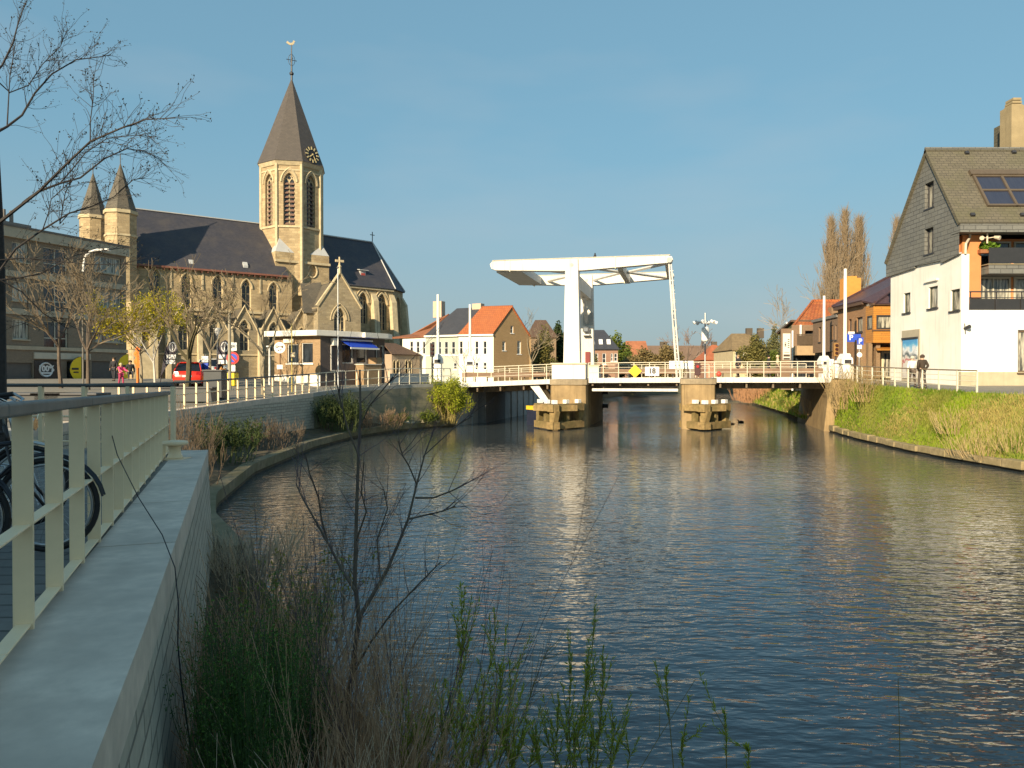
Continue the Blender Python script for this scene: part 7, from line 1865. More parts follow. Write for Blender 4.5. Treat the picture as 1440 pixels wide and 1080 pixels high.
# ================================================================ trees
G_ = LEAF('spring_green_leaf', (.09, .13, .02), (.17, .2, .035)); G2 = LEAF('yellow_green_leaf', (.42, .36, .02), (.6, .5, .04)); G3 = LEAF('olive_leaf', (.13, .13, .04), (.24, .2, .06))
G4 = LEAF('dark_green_leaf', (.03, .055, .015), (.065, .09, .025)); BUD = LEAF('tiny_bud', (.1, .08, .05), (.16, .13, .06), 0); RB = LEAF('dry_reed', (.34, .24, .1), (.46, .34, .16), .2); REDT = M('reddish_twigs', (.16, .1, .075), .85, .25, 5)
def tree(name, label, px, Y, pyt, pyb=530, seed=1, r=.16, spread=.8, lev=4, kid=(3, 4), leaf=None, leafn=0, leafs=.2, up=.15, barkm=None, shrink=.62, frac=.36, group=None, zb=None, tw=None, ls=.3, wob=.12, minr=.012, split=1):
    rng = random.Random(seed); b = at(px, pyb, Y); zg = (gl(b.x, b.y) if b.x < 8 else gr(b.x, b.y)) if zb is None else zb
    H = at(px, pyt, Y).z-zg
    t = thing(name, label, 'tree', (b.x, b.y, zg), group); m = MB(); m2 = MB(); tips = []
    base = V((b.x, b.y, zg)); top = base+V((rng.uniform(-.1, .1)*H*.3, 0, H*frac))
    m.tube([base, lerp(base, top, .5)+V((.03*H*rng.uniform(-1, 1)*.3, 0, 0)), top], [r, r*.8, r*.68], 7)
    L = H*(1-frac)*(1-shrink)/(1-shrink**lev)*1.35
    for i in range(rng.randint(4, 5)):
        a = rng.uniform(0, 2*pi); q = lerp(base, top, rng.uniform(.8, 1)) if i else top
        dd = V((cos(a)*spread*(.2 if i == 0 else 1), sin(a)*spread*(.2 if i == 0 else 1), 1)).normalized()
        grow(m, rng, q, dd, L*rng.uniform(.85, 1.15), r*.55, 1, lev, tips, up, kid, .7, shrink, m2, wob, minr, split)
    m.build('trunk', barkm or bark, t); m2.build('crown', tw or twig, t)
    if leaf: l = MB(); leaves(l, rng, tips, leafn, ls, leafs); l.build('foliage', leaf, t)
    return t
sqt = 'bare trees on the square'
tree('bare_tree', 'bare street tree in front of the flats at the left, the leftmost', 86, 44, 352, seed=4, r=.12, lev=5, group=sqt, minr=.011)
tree('bare_tree', 'bare street tree with a dark trunk in front of the flats, second from the left', 124, 42, 385, seed=11, r=.12, lev=5, group=sqt, minr=.011)
tree('bare_tree', 'large bare tree whose dark trunk crosses the red car', 262, 38, 385, seed=23, r=.17, spread=.85, lev=5, kid=(2, 4), leaf=G3, leafn=1, leafs=.08, group=sqt, minr=.013, barkm=M('dark_olive_bark', (.1, .085, .045), .9, .3, 8))
tree('bare_tree', 'bare spreading tree right of the black feather flag before the church', 370, 43, 385, seed=37, r=.12, spread=1.0, lev=5, kid=(2, 4), group=sqt, barkm=bark_pale, minr=.013)
tree('bare_tree', 'thin bare young tree just left of the black feather flag', 297, 47, 400, seed=41, r=.09, spread=.6, lev=4, kid=(2, 4), leaf=G3, leafn=1, leafs=.08, group=sqt, barkm=bark_pale, minr=.012)
tree('bare_tree', 'bare young tree standing just in front of the kiosk eaves', 424, 60, 430, seed=45, r=.09, spread=.7, lev=4, kid=(3, 3), group=sqt, barkm=bark_pale, minr=.012)
tree('leafing_tree', 'small tree with bright yellow green young leaves by the orange banner', 199, 49, 415, seed=8, r=.1, spread=1.0, lev=4, kid=(3, 5), leaf=G2, leafn=8, leafs=.17, ls=.35, barkm=bark_pale)
tree('leafing_tree', 'small white stemmed tree with thin yellow leaves left of the leaning flag', 218, 47, 440, seed=18, r=.08, spread=.8, lev=3, kid=(3, 4), leaf=G2, leafn=3, leafs=.14, ls=.3, barkm=M('birch_white', (.6, .57, .5), .7, .2, 9, bump=.002))
# poplars
def poplar(label, px, Y, pyt, wpx, seed, group='bare poplars behind the right hand houses'):
    rng = random.Random(seed); b = at(px, 528, Y); zg = 2.5; H = at(px, pyt, Y).z-zg; W = wpx/2/F*Y*1.35
    t = thing('poplar', label, 'tree', (b.x, b.y, zg), group); m = MB(); m2 = MB(); m.tube([(b.x, b.y, zg), (b.x, b.y, zg+H*.5), (b.x, b.y, zg+H*.97)], [.45, .25, .03], 7)
    for i in range(230):
        f = rng.uniform(.08, .93); a = rng.uniform(0, 2*pi); w = W*sin(pi*min(1, (f+.12))**.8)**.7*rng.uniform(.25, 1); L = H*rng.uniform(.12, .3)*(1-f*.5)
        p0 = V((b.x, b.y, zg+H*f)); mid = p0+V((cos(a)*w*.6, sin(a)*w*.6, L*.35)); e = p0+V((cos(a)*w, sin(a)*w, L))
        if e.z > zg+H: e.z = zg+H-rng.random()
        m2.tube([p0, mid, e], [.06, .045, .02], 3, cap=False)
        for j in range(16):
            q = lerp(p0, e, rng.uniform(.25, 1)) if rng.random() < .5 else lerp(mid, e, rng.random()); d = V((rng.gauss(0, .28), rng.gauss(0, .28), 1)).normalized(); m2.tube([q, q+d*rng.uniform(.8, 2.2)], [.022, .01], 3, cap=False)
    m.build('trunk', bark_pale, t); m2.build('crown', M('poplar_twigs', (.36, .27, .17), .85, .2, 3), t)
poplar('tall bare poplar behind the orange roof on the right, leftmost of the three', 1168, 112, 314, 40, 3)
poplar('tall bare poplar nearest the orange chimney, right of the three', 1207, 114, 312, 36, 5)
poplar('tall bare poplar in the middle of the group of three behind the orange roof', 1187, 113, 302, 40, 7)
poplar('slender bare poplar half hidden behind the white house roof', 1260, 130, 310, 24, 9)
tree('bare_tree', 'low bare tree left of the poplars over the orange roof', 1158, 104, 385, seed=61, r=.2, lev=4, spread=.8, zb=2.6, tw=MATS['poplar_twigs'], minr=.02)
def bushy(name, label, px, Y, pyt, pyb, wpx, leaf, n, size, seed=1, cat='tree', trunk=True, zb=None, depth=1.0):
    rng = random.Random(seed); b = at(px, 528, Y); z1 = at(px, pyt, Y).z; z0 = at(px, pyb, Y).z if zb is None else zb; W = wpx/2/F*Y
    t = thing(name, label, cat, (b.x, b.y, z0)); H = z1-z0; bl = []
    for i in range(11):
        f = (i+.5)/11; a = rng.uniform(0, 2*pi); rr = W*(.35+.3*rng.random()); k = sin(pi*min(.95, f*.8+.15))
        off = W*.62*k*rng.uniform(.2, 1); bl.append(((b.x+cos(a)*off, b.y+sin(a)*off*depth, z0+H*f*.9), (rr*k+.2*W, rr*k+.2*W, min(H*.2, rr)+.1*H)))
    m = MB(); cloud(m, rng, bl, n, size); m.build('crown', leaf, t)
    if trunk:
        m = MB(); g0_ = 2.3; m.tube([(b.x, b.y, min(z0, g0_)), (b.x, b.y, z0+H*.7)], [.2, .08], 6)
        for q, r_ in bl[::2]: m.tube([(b.x, b.y, z0+H*.2), q], [.1, .03], 4)
        m.build('trunk', bark, t)
    return t
bushy('conifer', 'dark green conifer peeping left of the white lifting tower', 786, 128, 452, 525, 30, G4, 5000, .5, 2)
bushy('broadleaf_tree', 'fresh green tree right of the slate roofed villa', 868, 140, 474, 528, 48, G_, 6000, .5, 3)
bushy('broadleaf_tree', 'dull olive tree before the brown roofed house, left of the tower', 765, 108, 462, 528, 44, G3, 3500, .32, 5)
bushy('broadleaf_tree', 'brownish thicket tree behind the middle span, left part', 905, 135, 492, 530, 60, LEAF('brownish_leaf', (.2, .15, .06), (.28, .21, .09)), 6000, .45, 7)
bushy('broadleaf_tree', 'brownish thicket tree behind the middle span, right part', 940, 132, 488, 530, 56, MATS['brownish_leaf'], 6000, .45, 8)
bushy('broadleaf_tree', 'yellow olive bush tree covering the pale villa', 1062, 105, 474, 530, 50, G3, 7000, .32, 9)
bushy('broadleaf_tree', 'taller grey green budding tree left of the end house', 1088, 108, 456, 528, 34, LEAF('grey_green_leaf', (.16, .17, .07), (.27, .25, .11)), 5000, .28, 10)
bushy('shrub', 'dark green bush beside the white vertical banner', 1086, 92, 494, 532, 30, G_, 3500, .25, 12, 'shrub')
bushy('broadleaf_tree', 'small pale budding tree right of the tower base by the villa', 836, 118, 500, 528, 20, G3, 1200, .25, 14)
tree('bare_tree', 'reddish bare tree above the long grey row beside the hanger', 968, 150, 466, seed=71, r=.25, lev=4, spread=.9, zb=2.2, tw=M('mauve_twigs', (.3, .22, .18), .85, .2, 4), minr=.03, kid=(4, 5))
tree('bare_tree', 'bare tree in front of the brown roofed house near the tower', 748, 104, 452, seed=73, r=.14, lev=4, spread=.7, minr=.016, tw=bark_pale, barkm=bark_pale)
tree('bare_tree', 'small bare tree behind the left bridge span near the white houses', 655, 90, 495, seed=75, r=.08, lev=4, spread=.8, minr=.012)
tree('bare_tree', 'bare pale tree above the pale roof of the end house', 1101, 96, 432, seed=77, r=.12, lev=4, spread=.7, zb=3, minr=.016, tw=MATS['poplar_twigs'])
# far wood closing the view along the bend
rng = random.Random(5); m = MB(); bl = []
for i in range(46):
    x = lerp(-20, 150, i/45); y = 215+rng.uniform(-8, 12); h = rng.uniform(2.2, 4.8); bl.append(((x, y, 2.2+h*.55), (rng.uniform(3, 6), 3, h)))
cloud(m, rng, bl, 16000, .9); o = m.build('far_wood', G3); props(o, 'low olive brown line of distant trees closing the canal view', 'woodland', kind='stuff')
# ================================================================ grass and reeds on the right bank
rng = random.Random(12)
def slope_pt(i, s):
    r0, r1 = SL[i], SL[i+1]; t = rng.random(); j = min(7, int(s*8)); f = s*8-j
    a = lerp(V(r0[j]), V(r0[j+1]), f); b = lerp(V(r1[j]), V(r1[j+1]), f); return lerp(a, b, t)
near_rows = [i for i in range(len(SL)-1) if 22 < SL[i][0][1] < 60]; far_rows = [i for i in range(len(SL)-1) if 60 <= SL[i][0][1] < 120]
def blades(mb, p, h, w, n, lean=.35):
    for _ in range(n):
        a = rng.uniform(0, 2*pi); b = p+V((rng.gauss(0, .07), rng.gauss(0, .07), -.03)); l = V((cos(a)*lean*h*rng.random(), sin(a)*lean*h*rng.random(), h*rng.uniform(.6, 1.2)))
        s = V((-sin(a+1), cos(a+1), 0))*w; mb.face([b-s, b+s, b+l*.6+s*.7, b+l, b+l*.6-s*.7])
def SLP(px, py):
    best = None; r = ray(px, py)
    for row in SL:
        for q in row:
            v = V(q)-V((0, 0, E)); k = v.dot(r)/r.dot(r); d = (v-r*k).length/max(k, .01)
            if best is None or d < best[0]: best = (d, V(q))
    return best[1]
m = MB(); m2 = MB()
for _ in range(15000):
    i = rng.choice(near_rows); s = rng.random()**.9; p = slope_pt(i, s)
    dry = sin(p.y*.8)+sin(p.y*.31+s*5)+rng.gauss(0, .6)
    if p.y < 36.5: dry += .9
    if dry > 1.25: blades(m2, p, rng.uniform(.1, .32), .012, 2, .9)
    else: blades(m, p, rng.uniform(.08, .22), .014, 3)
for _ in range(6000):
    i = rng.choice(far_rows); p = slope_pt(i, rng.random()); blades(m if rng.random() < .7 else m2, p, rng.uniform(.2, .5), .035, 2)
G_; G4
GR = LEAF('bank_grass_blades', (.19, .29, .012), (.33, .42, .03), .35); DR = LEAF('dry_grass_blades', (.36, .29, .09), (.5, .4, .14), .3)
_nt = GR.node_tree; _b = _nt.nodes['Principled BSDF']; _src = _b.inputs['Base Color'].links[0].from_socket; _tc = _nt.nodes.new('ShaderNodeTexCoord')
_c = _mix(_nt, _ramp(_nt, _noise(_nt, _tc.outputs['Object'], .42, 4), [(.4, (0, 0, 0)), (.6, (.85,)*3)]), _src, (.07, .14, .012)); _c = _mix(_nt, _ramp(_nt, _noise(_nt, _tc.outputs['Object'], .3, 3), [(.52, (0, 0, 0)), (.66, (.7,)*3)]), _c, (.3, .26, .06)); _nt.links.new(_c, _b.inputs['Base Color'])
props(m.build('grass', GR), 'fresh green grass covering the sloping right bank', 'grass', kind='stuff')
props(m2.build('dry_grass', DR), 'dry straw coloured grass mixed into the right bank slope', 'grass', kind='stuff')
def clump(name, label, x, y, z, n, H, W, r, mat, seed, lean=.5, lev=1, kid=(2, 3), leaf=None, leafn=0, leafs=.05, ls=.03, cat='shrub', up=.25, minr=.002, group=None, D=None, ang=.5, leafname='foliage', wob=.1, f0=.55):
    rg = random.Random(seed); t = thing(name, label, cat, (x, y, z), group); m = MB(); tips = []
    for _ in range(n):
        a = rg.uniform(0, 2*pi); q = rg.random()**.6; b = V((x+cos(a)*W*q*.5, y+sin(a)*(D or W)*q*.5, z-.1))
        d = V((cos(a)*lean*q+rg.gauss(0, .1), sin(a)*lean*q+rg.gauss(0, .1), 1)).normalized(); L = H*rg.uniform(.55, 1.0)*(1 if lev == 0 else f0)
        grow(m, rg, b, d, L, r*rg.uniform(.6, 1.2), 0 if lev else 1, lev if lev else 1, tips, up, kid, ang, .72, None, wob, minr)
    m.build('stems', mat, t)
    if leaf: l = MB(); leaves(l, rg, tips, leafn, ls, leafs, .4); l.build(leafname, leaf, t)
    return t
reedm = M('dry_reed_stems', (.42, .31, .15), .85, .25, 4); brambm = M('bramble_stems', (.17, .125, .085), .85, .25, 5)
def onbank(px, py):   # point on slope nearest the ray
    best = None; r = ray(px, py)
    for row in SL:
        for q in row:
            v = V(q)-V((0, 0, E)); k = v.dot(r)/r.dot(r); d = (v-r*k).length/max(k, .01)
            if best is None or d < best[0]: best = (d, V(q))
    return best[1]
RK = 'tufts of dry reeds on the right bank'
for i, (px, py, n, H, W, lb) in enumerate(((1385, 640, 70, 1.3, 1.8, 'tan dry reed tuft low on the right bank near the picture edge'), (1345, 612, 60, 1.2, 1.6, 'tan dry reed tuft halfway up the right bank'), (1432, 625, 60, 1.2, 1.6, 'tan dry reed tuft cut by the right picture edge'), (1362, 638, 50, 1.0, 1.4, 'small tan reed tuft close to the kerb on the right'))):
    q = onbank(px, py); clump('reed_tuft', lb, q.x, q.y, q.z, n, H, W, .012, reedm, 100+i, .7, 1, (1, 2), minr=.005, group=RK, cat='reeds', f0=.7)
for i, (px, py, lb) in enumerate(((1190, 575, 'straggly bare yellow brown shrub against the right abutment'), (1215, 560, 'straggly bare yellow brown shrub right of the abutment, under the bank railing'))):
    q = onbank(px, py); clump('bare_shrub', lb, q.x, q.y, q.z, 46, 2.9 if i == 0 else 1.9, 1.8, .02, M('ochre_twigs', (.36, .26, .12), .85, .2, 4), 120+i, .5, 2, (2, 4), minr=.007)
q = onbank(1142, 590); clump('bare_shrub', 'drooping pale twigs hanging over the dark water beside the abutment', q.x-.2, q.y+.5, .9, 26, 2.2, 1.4, .018, M('ochre_twigs', (.36, .26, .12)), 131, 1.5, 2, (2, 3), up=-.05, minr=.007)
for i, (px, Y, pyt, W, lb) in enumerate(((1128, 70, 553, 2.4, 'dark bushy hedge plant on the bank under the right span, nearest the abutment'), (1105, 80, 552, 3.0, 'green bushy plant on the bank seen under the right span'), (1083, 92, 552, 3.4, 'yellow green bushy plant further along the bank under the right span'))):
    x = at(px, 570, Y).x+.6; t = thing('bank_bush', lb, 'bush', (x, Y, .6)); m = MB(); cloud(m, random.Random(i+3), [((x+a, Y+b, 1.0+c), (W*.5, W*.7, .8)) for a, b, c in ((0, 0, 0), (.7, 1.5, .3), (-.6, -1.4, -.1), (.4, -2, .1))], 3200, .16); m.build('foliage', (G4, G_, G3)[i], t)
    m = MB()
    for k_ in range(5): m.tube([(x, Y, .4), (x+random.Random(k_).uniform(-1, 1), Y+random.Random(k_+9).uniform(-1, 1), 1.6)], .03, 4)
    m.build('stems', bark, t)
for i, (px, Y) in enumerate(((1062, 100), (1050, 108))):
    x = at(px, 570, Y).x+.8; clump('reed_tuft', ['russet reeds on the far bank under the right span, nearer clump', 'russet reeds on the far bank under the right span, farther clump'][i], x, Y, .4, 260, 2.1, 5, .03, M('russet_reeds', (.42, .22, .11), .85, .2, 3), 140+i, .2, 1, (1, 2), minr=.015, cat='reeds', D=9, f0=.8)

DGL = LEAF('deep_green_leaf', (.02, .035, .01), (.05, .07, .02))  # darker green foliage for the corner shrub
# ================================================================ left bank plants
def LB(px, py, z=.55): return onz(px, py, z)
q = LB(292, 690); clump('bare_shrub', 'tall reddish brown bare shrub behind the bollard at the foot of the curved wall', -11.4, 25, .5, 60, 2.3, 2.6, .016, brambm, 201, .45, 2, (3, 4), minr=.005)
clump('bare_shrub', 'low reddish brown bare shrub on the ledge left of the green one', -10.3, 23.5, .5, 45, 1.3, 2.6, .015, brambm, 202, .6, 2, (3, 4), minr=.005)
clump('broom_shrub', 'dull green broom shrub on the ledge below the curved wall', -11.3, 30, .5, 60, 1.6, 2.2, .014, M('green_stems', (.1, .13, .04), .8, .2, 5), 203, .5, 2, (3, 4), G4, 2, .12, .08, minr=.005)
clump('bare_shrub', 'brown dry shrub at the foot of the curved wall, right of the green broom', -11.6, 36, .5, 70, 1.3, 3.6, .013, brambm, 204, .6, 2, (3, 4), minr=.006, D=4)
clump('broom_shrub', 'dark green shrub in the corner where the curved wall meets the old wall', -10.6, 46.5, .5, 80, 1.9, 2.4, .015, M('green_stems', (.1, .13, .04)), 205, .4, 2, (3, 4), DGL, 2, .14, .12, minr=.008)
clump('bare_shrub', 'low tawny dry growth along the foot of the old quay wall', -9.5, 50, .5, 120, 1.2, 4.5, .014, M('tawny_stems', (.3, .2, .12), .85, .25, 4), 206, .6, 2, (3, 3), minr=.008, D=5)
clump('leafy_weed', 'small leafy weed clump beside the pale stones on the left ledge', -8.4, 53.5, .45, 40, 1.0, 1.6, .01, MATS['green_stems'], 207, .7, 1, (3, 4), G_, 6, .16, .15, minr=.006)
clump('leafy_weed', 'small leafy weed clump just left of the yellow green willow bush', -6.4, 55.6, .45, 40, 1.1, 1.5, .01, MATS['green_stems'], 208, .7, 1, (3, 4), G_, 6, .16, .15, minr=.006)
wb = clump('willow_bush', 'bright yellow green willow bush against the left end of the bridge', -4.9, 57.0, .4, 60, 3.2, 1.6, .025, M('willow_stems', (.3, .24, .08), .8, .2, 5), 209, .36, 2, (4, 5), LEAF('willow_leaf', (.24, .29, .02), (.42, .44, .04)), 5, .17, .13, minr=.006, f0=.5)
rng = random.Random(77)
for i in range(9):
    x = -8.9+i*.42+rng.uniform(-.2, .2); y = 53+i*.42; r = rng.uniform(.14, .3); t = thing('stone', 'pale rubble stone lying on the ledge below the old quay wall', 'stone', (x, y, .45), 'pale rubble stones on the left ledge')
    m = MB(); k = len(m.v); m.lathe((x, y, .4), [(r*.7, 0), (r*1.1, r*.3), (r*.8, r*.8), (r*.2, r*1.0)], 7); m.v = [(a+rng.uniform(-.05, .05), b+rng.uniform(-.05, .05), c+rng.uniform(-.04, .04)) for a, b, c in m.v]; m.build('stone_body', M('pale_stone', (.42, .37, .27), .9, .2, 4, bump=.01), t)

# ================================================================ foreground tree at the left edge (drawn limb by limb)
rng = random.Random(21); TY = 14.2
bt_ = at(-3, 560, TY); lt = thing('bare_tree', 'dark bare tree leaning in from the left picture edge with tiny buds', 'tree', (bt_.x, bt_.y, 2.45))
barkd = M('dark_bark', (.045, .038, .035), .9, .3, 9)
m = MB(); m2 = MB(); tips = []
m.tube([(bt_.x, TY, 2.4), at(-3, 480, TY), at(-3, 380, TY), at(-5, 300, TY), at(-9, 200, TY), at(-12, 90, TY), at(-14, -60, TY)], [.15, .135, .12, .105, .085, .06, .03], 8)
limbs = [([(-3, 318), (0, 312), (28, 290), (55, 269), (92, 232), (127, 199), (171, 180), (205, 168), (246, 166)], .035, 14.0),
         ([(55, 269), (84, 258), (113, 250), (147, 223), (178, 209), (205, 213), (226, 225)], .02, 13.9),
         ([(-8, 188), (10, 178), (31, 162), (49, 131), (73, 104), (107, 84), (140, 80), (156, 77)], .024, 14.3),
         ([(-10, 105), (3, 92), (18, 61), (27, 27), (40, -4)], .022, 14.2),
         ([(-3, 384), (22, 350), (60, 323), (97, 300), (130, 290), (160, 277), (187, 253), (203, 250)], .02, 13.7),
         ([(-3, 394), (25, 391), (57, 385), (85, 370), (110, 357), (177, 348)], .016, 13.5),
         ([(-3, 366), (30, 363), (70, 366), (130, 372), (180, 371)], .012, 13.2),
         ([(127, 198), (127, 170), (131, 140), (132, 104)], .012, 14.0), ([(84, 258), (100, 240), (120, 215), (150, 195), (190, 190), (226, 193)], .012, 14.4),
         ([(10, 178), (12, 140), (14, 105), (22, 60)], .014, 14.6), ([(-8, 110), (14, 130), (40, 120), (60, 90), (85, 65), (95, 40)], .014, 15.0),
         ([(-3, 392), (30, 410), (60, 440), (95, 462)], .012, 13.4), ([(97, 300), (84, 315), (92, 270), (110, 240)], .009, 14.2), ([(60, 323), (68, 300), (72, 280), (100, 255)], .009, 13.9)]
for pl, r, Y in limbs:
    P = [at(px, py, Y+.25*i*(-1)**int(r*1000)) for i, (px, py) in enumerate(pl)]; n = len(P); rad = [lerp(r*1.05, .006, i/(n-1)) for i in range(n)]
    m.tube(P, rad, 6, cap=False)
    for i in range(1, n):
        for _ in range(7 if i > n*.35 else 1):
            p = lerp(P[i-1], P[i], rng.random()); d = (P[i]-P[i-1]).normalized(); d = (d*.8+rvec(rng)*.5+V((0, 0, .15))).normalized()
            grow(m2, rng, p, d, rng.uniform(.25, .6), .0055, 1, 2, tips, .12, (2, 3), .7, .6, None, .14, .0028)
m.build('trunk', barkd, lt); m2.build('crown', barkd, lt)
l = MB(); leaves(l, rng, tips, 2, .03, .04, .5); l.build('buds', M('dark_buds', (.05, .045, .03), .8, .2, 8), lt)

# ================================================================ foreground shrubs on the near bank
redm = M('red_brown_thicket_stems', (.5, .31, .18), .8, .3, 14); redl = M('pale_dead_stems', (.55, .43, .3), .85, .25, 14)
def FB(px, Y): return (px-720)/F*Y
clump('bare_shrub', 'dense reddish brown bare thicket in the bottom left foreground, around the sapling foot', FB(500, 5.2), 5.2, .35, 170, 1.75, 1.0, .0055, redm, 301, .45, 2, (3, 4), minr=.0016, wob=.14)
clump('bare_shrub', 'tangled reddish brown bare thicket left of the sapling', FB(410, 5.8), 5.9, .4, 140, 1.85, 1.0, .0055, redm, 302, .35, 2, (3, 4), minr=.0017, wob=.14)
clump('bare_shrub', 'greyer bare twiggy shrub nearest the camera in the bottom foreground', FB(480, 3.9), 4.0, .55, 85, 1.25, .8, .0045, redl, 303, .4, 2, (3, 4), minr=.0014, wob=.16)
clump('bare_shrub', 'thin purplish bare shrub fanning out right of the sapling over the water', FB(545, 5.4), 5.4, .35, 16, 2.6, .6, .006, M('purple_twigs', (.1, .07, .08), .8, .25, 12), 304, .6, 2, (3, 3), minr=.0018, ang=.4, up=.35, wob=.07)
clump('bare_shrub', 'bare brown shrub further along the near bank behind the thicket', FB(385, 8.6), 8.6, .4, 60, 1.6, 1.4, .006, brambm, 305, .45, 2, (3, 4), minr=.0024, wob=.12)
clump('bare_shrub', 'low bare shrub by the foot of the near wall end', FB(330, 12.5)+.2, 12.3, .5, 70, 1.0, 1.3, .008, redl, 306, .6, 2, (3, 4), minr=.003, wob=.12)
dg = LEAF('deep_green_needle', (.04, .1, .015), (.1, .2, .03), .2)
clump('broom_shrub', 'dark green bushy broom beside the near wall, left of the thicket', FB(362, 4.9), 4.9, .5, 120, 1.6, .42, .0045, M('dark_green_stems', (.05, .1, .03), .7, .2, 12), 307, .06, 2, (4, 5), dg, 7, .02, .03, minr=.0015, ang=.28, up=.5, D=1.0, wob=.08)
clump('ivy_plant', 'yellow green sprigs among the brown thicket near the water', FB(425, 6.9), 6.9, .9, 30, 1.5, .5, .004, MATS['green_stems'], 309, .4, 1, (2, 3), LEAF('moss_green_leaf', (.12, .14, .02), (.26, .24, .04)), 6, .05, .05, minr=.002)
# dead leaf litter and rubble
m = MB(); rg = random.Random(8)
for _ in range(4000):
    y = rg.uniform(1.0, 14); a, w = byY(inner, y), byY(WL, y); x = lerp(a-.1, w-.1, rg.random()); z = lerp(.95, .36, ((x-a+.6)/(w-a+.6))**.6)+.03
    c = V((x, y, z)); d = rvec(rg); d.z *= .3; d.normalize(); b = d.orthogonal().normalized(); s = rg.uniform(.02, .06); m.face([c, c+d*s+b*s*.4, c+d*2*s, c+d*s-b*s*.4])
props(m.build('leaf_litter', LEAF('dead_leaf', (.1, .065, .03), (.22, .15, .08), 0)), 'dead brown leaves scattered on the near bank', 'leaf litter', kind='stuff')
rg = random.Random(31)
for i in range(8):
    x, y, r = FB(rg.uniform(270, 420), 4), rg.uniform(3.3, 4.8), rg.uniform(.06, .13); t = thing('stone', 'pale broken stone lying on the near bank under the shrubs', 'stone', (x, y, .75), 'broken stones on the near bank')
    m = MB(); m.lathe((x, y, .78), [(r*.7, 0), (r*1.2, r*.3), (r*.8, r*.7), (r*.2, r*.8)], 6); m.v = [(a+rg.uniform(-.03, .03), b+rg.uniform(-.03, .03), c+rg.uniform(-.02, .02)) for a, b, c in m.v]; m.build('stone_body', M('pale_stone', (.42, .37, .27)), t)
# sapling
rng = random.Random(55); sp = thing('sapling', 'slender bare sapling standing up out of the foreground thicket', 'tree', (FB(470, 6), 6, .4)); m = MB(); m2 = MB(); tips = []
lim = [([(462, 1180), (472, 1080), (484, 1010), (495, 950), (505, 868), (499, 819), (501, 734), (504, 640), (507, 580), (506, 520)], .024, 6.0),
       ([(505, 868), (525, 835), (545, 800), (560, 765), (574, 730), (586, 681), (597, 640), (608, 610)], .014, 6.0), ([(574, 730), (600, 724), (622, 719), (640, 712)], .006, 5.9), ([(584, 700), (610, 700), (636, 690), (657, 679)], .007, 6.1),
       ([(499, 830), (480, 800), (462, 765), (445, 735), (425, 700), (416, 680)], .011, 6.0), ([(462, 765), (452, 730), (448, 700), (436, 668), (430, 640)], .006, 6.2), ([(501, 760), (515, 720), (508, 690), (512, 650)], .006, 5.8),
       ([(586, 681), (575, 655), (566, 640), (560, 620)], .005, 6.0), ([(504, 640), (488, 600), (478, 560), (474, 540)], .006, 6.0), ([(506, 600), (520, 570), (545, 540), (552, 530)], .005, 6.0), ([(495, 950), (520, 905), (552, 860), (590, 820), (620, 790)], .008, 5.9),
       ([(484, 1010), (455, 960), (430, 900), (405, 860)], .008, 6.2), ([(597, 640), (640, 600), (664, 585)], .004, 6.0), ([(535, 815), (530, 760), (545, 715), (540, 690)], .005, 6.1)]
for pl, r, Y in lim:
    P = [at(px, py, Y+.05*i*(1 if r > .01 else -1)) for i, (px, py) in enumerate(pl)]; n = len(P); r *= 1.25; m.tube(P, [lerp(r, max(.0045, r*.25), i/(n-1)) for i in range(n)], 7, cap=False)
    for i in range(2, n):
        for _ in range(3):
            p = lerp(P[i-1], P[i], rng.random()); d = ((P[i]-P[i-1]).normalized()*.9+rvec(rng)*.45+V((0, 0, .2))).normalized(); grow(m2, rng, p, d, rng.uniform(.12, .4), .0032, 1, 2, tips, .15, (1, 2), .6, .6, None, .1, .0015)
m.build('trunk', M('sapling_bark', (.11, .085, .065), .8, .25, 14), sp); m2.build('crown', M('purple_twigs', (.1, .07, .08)), sp)
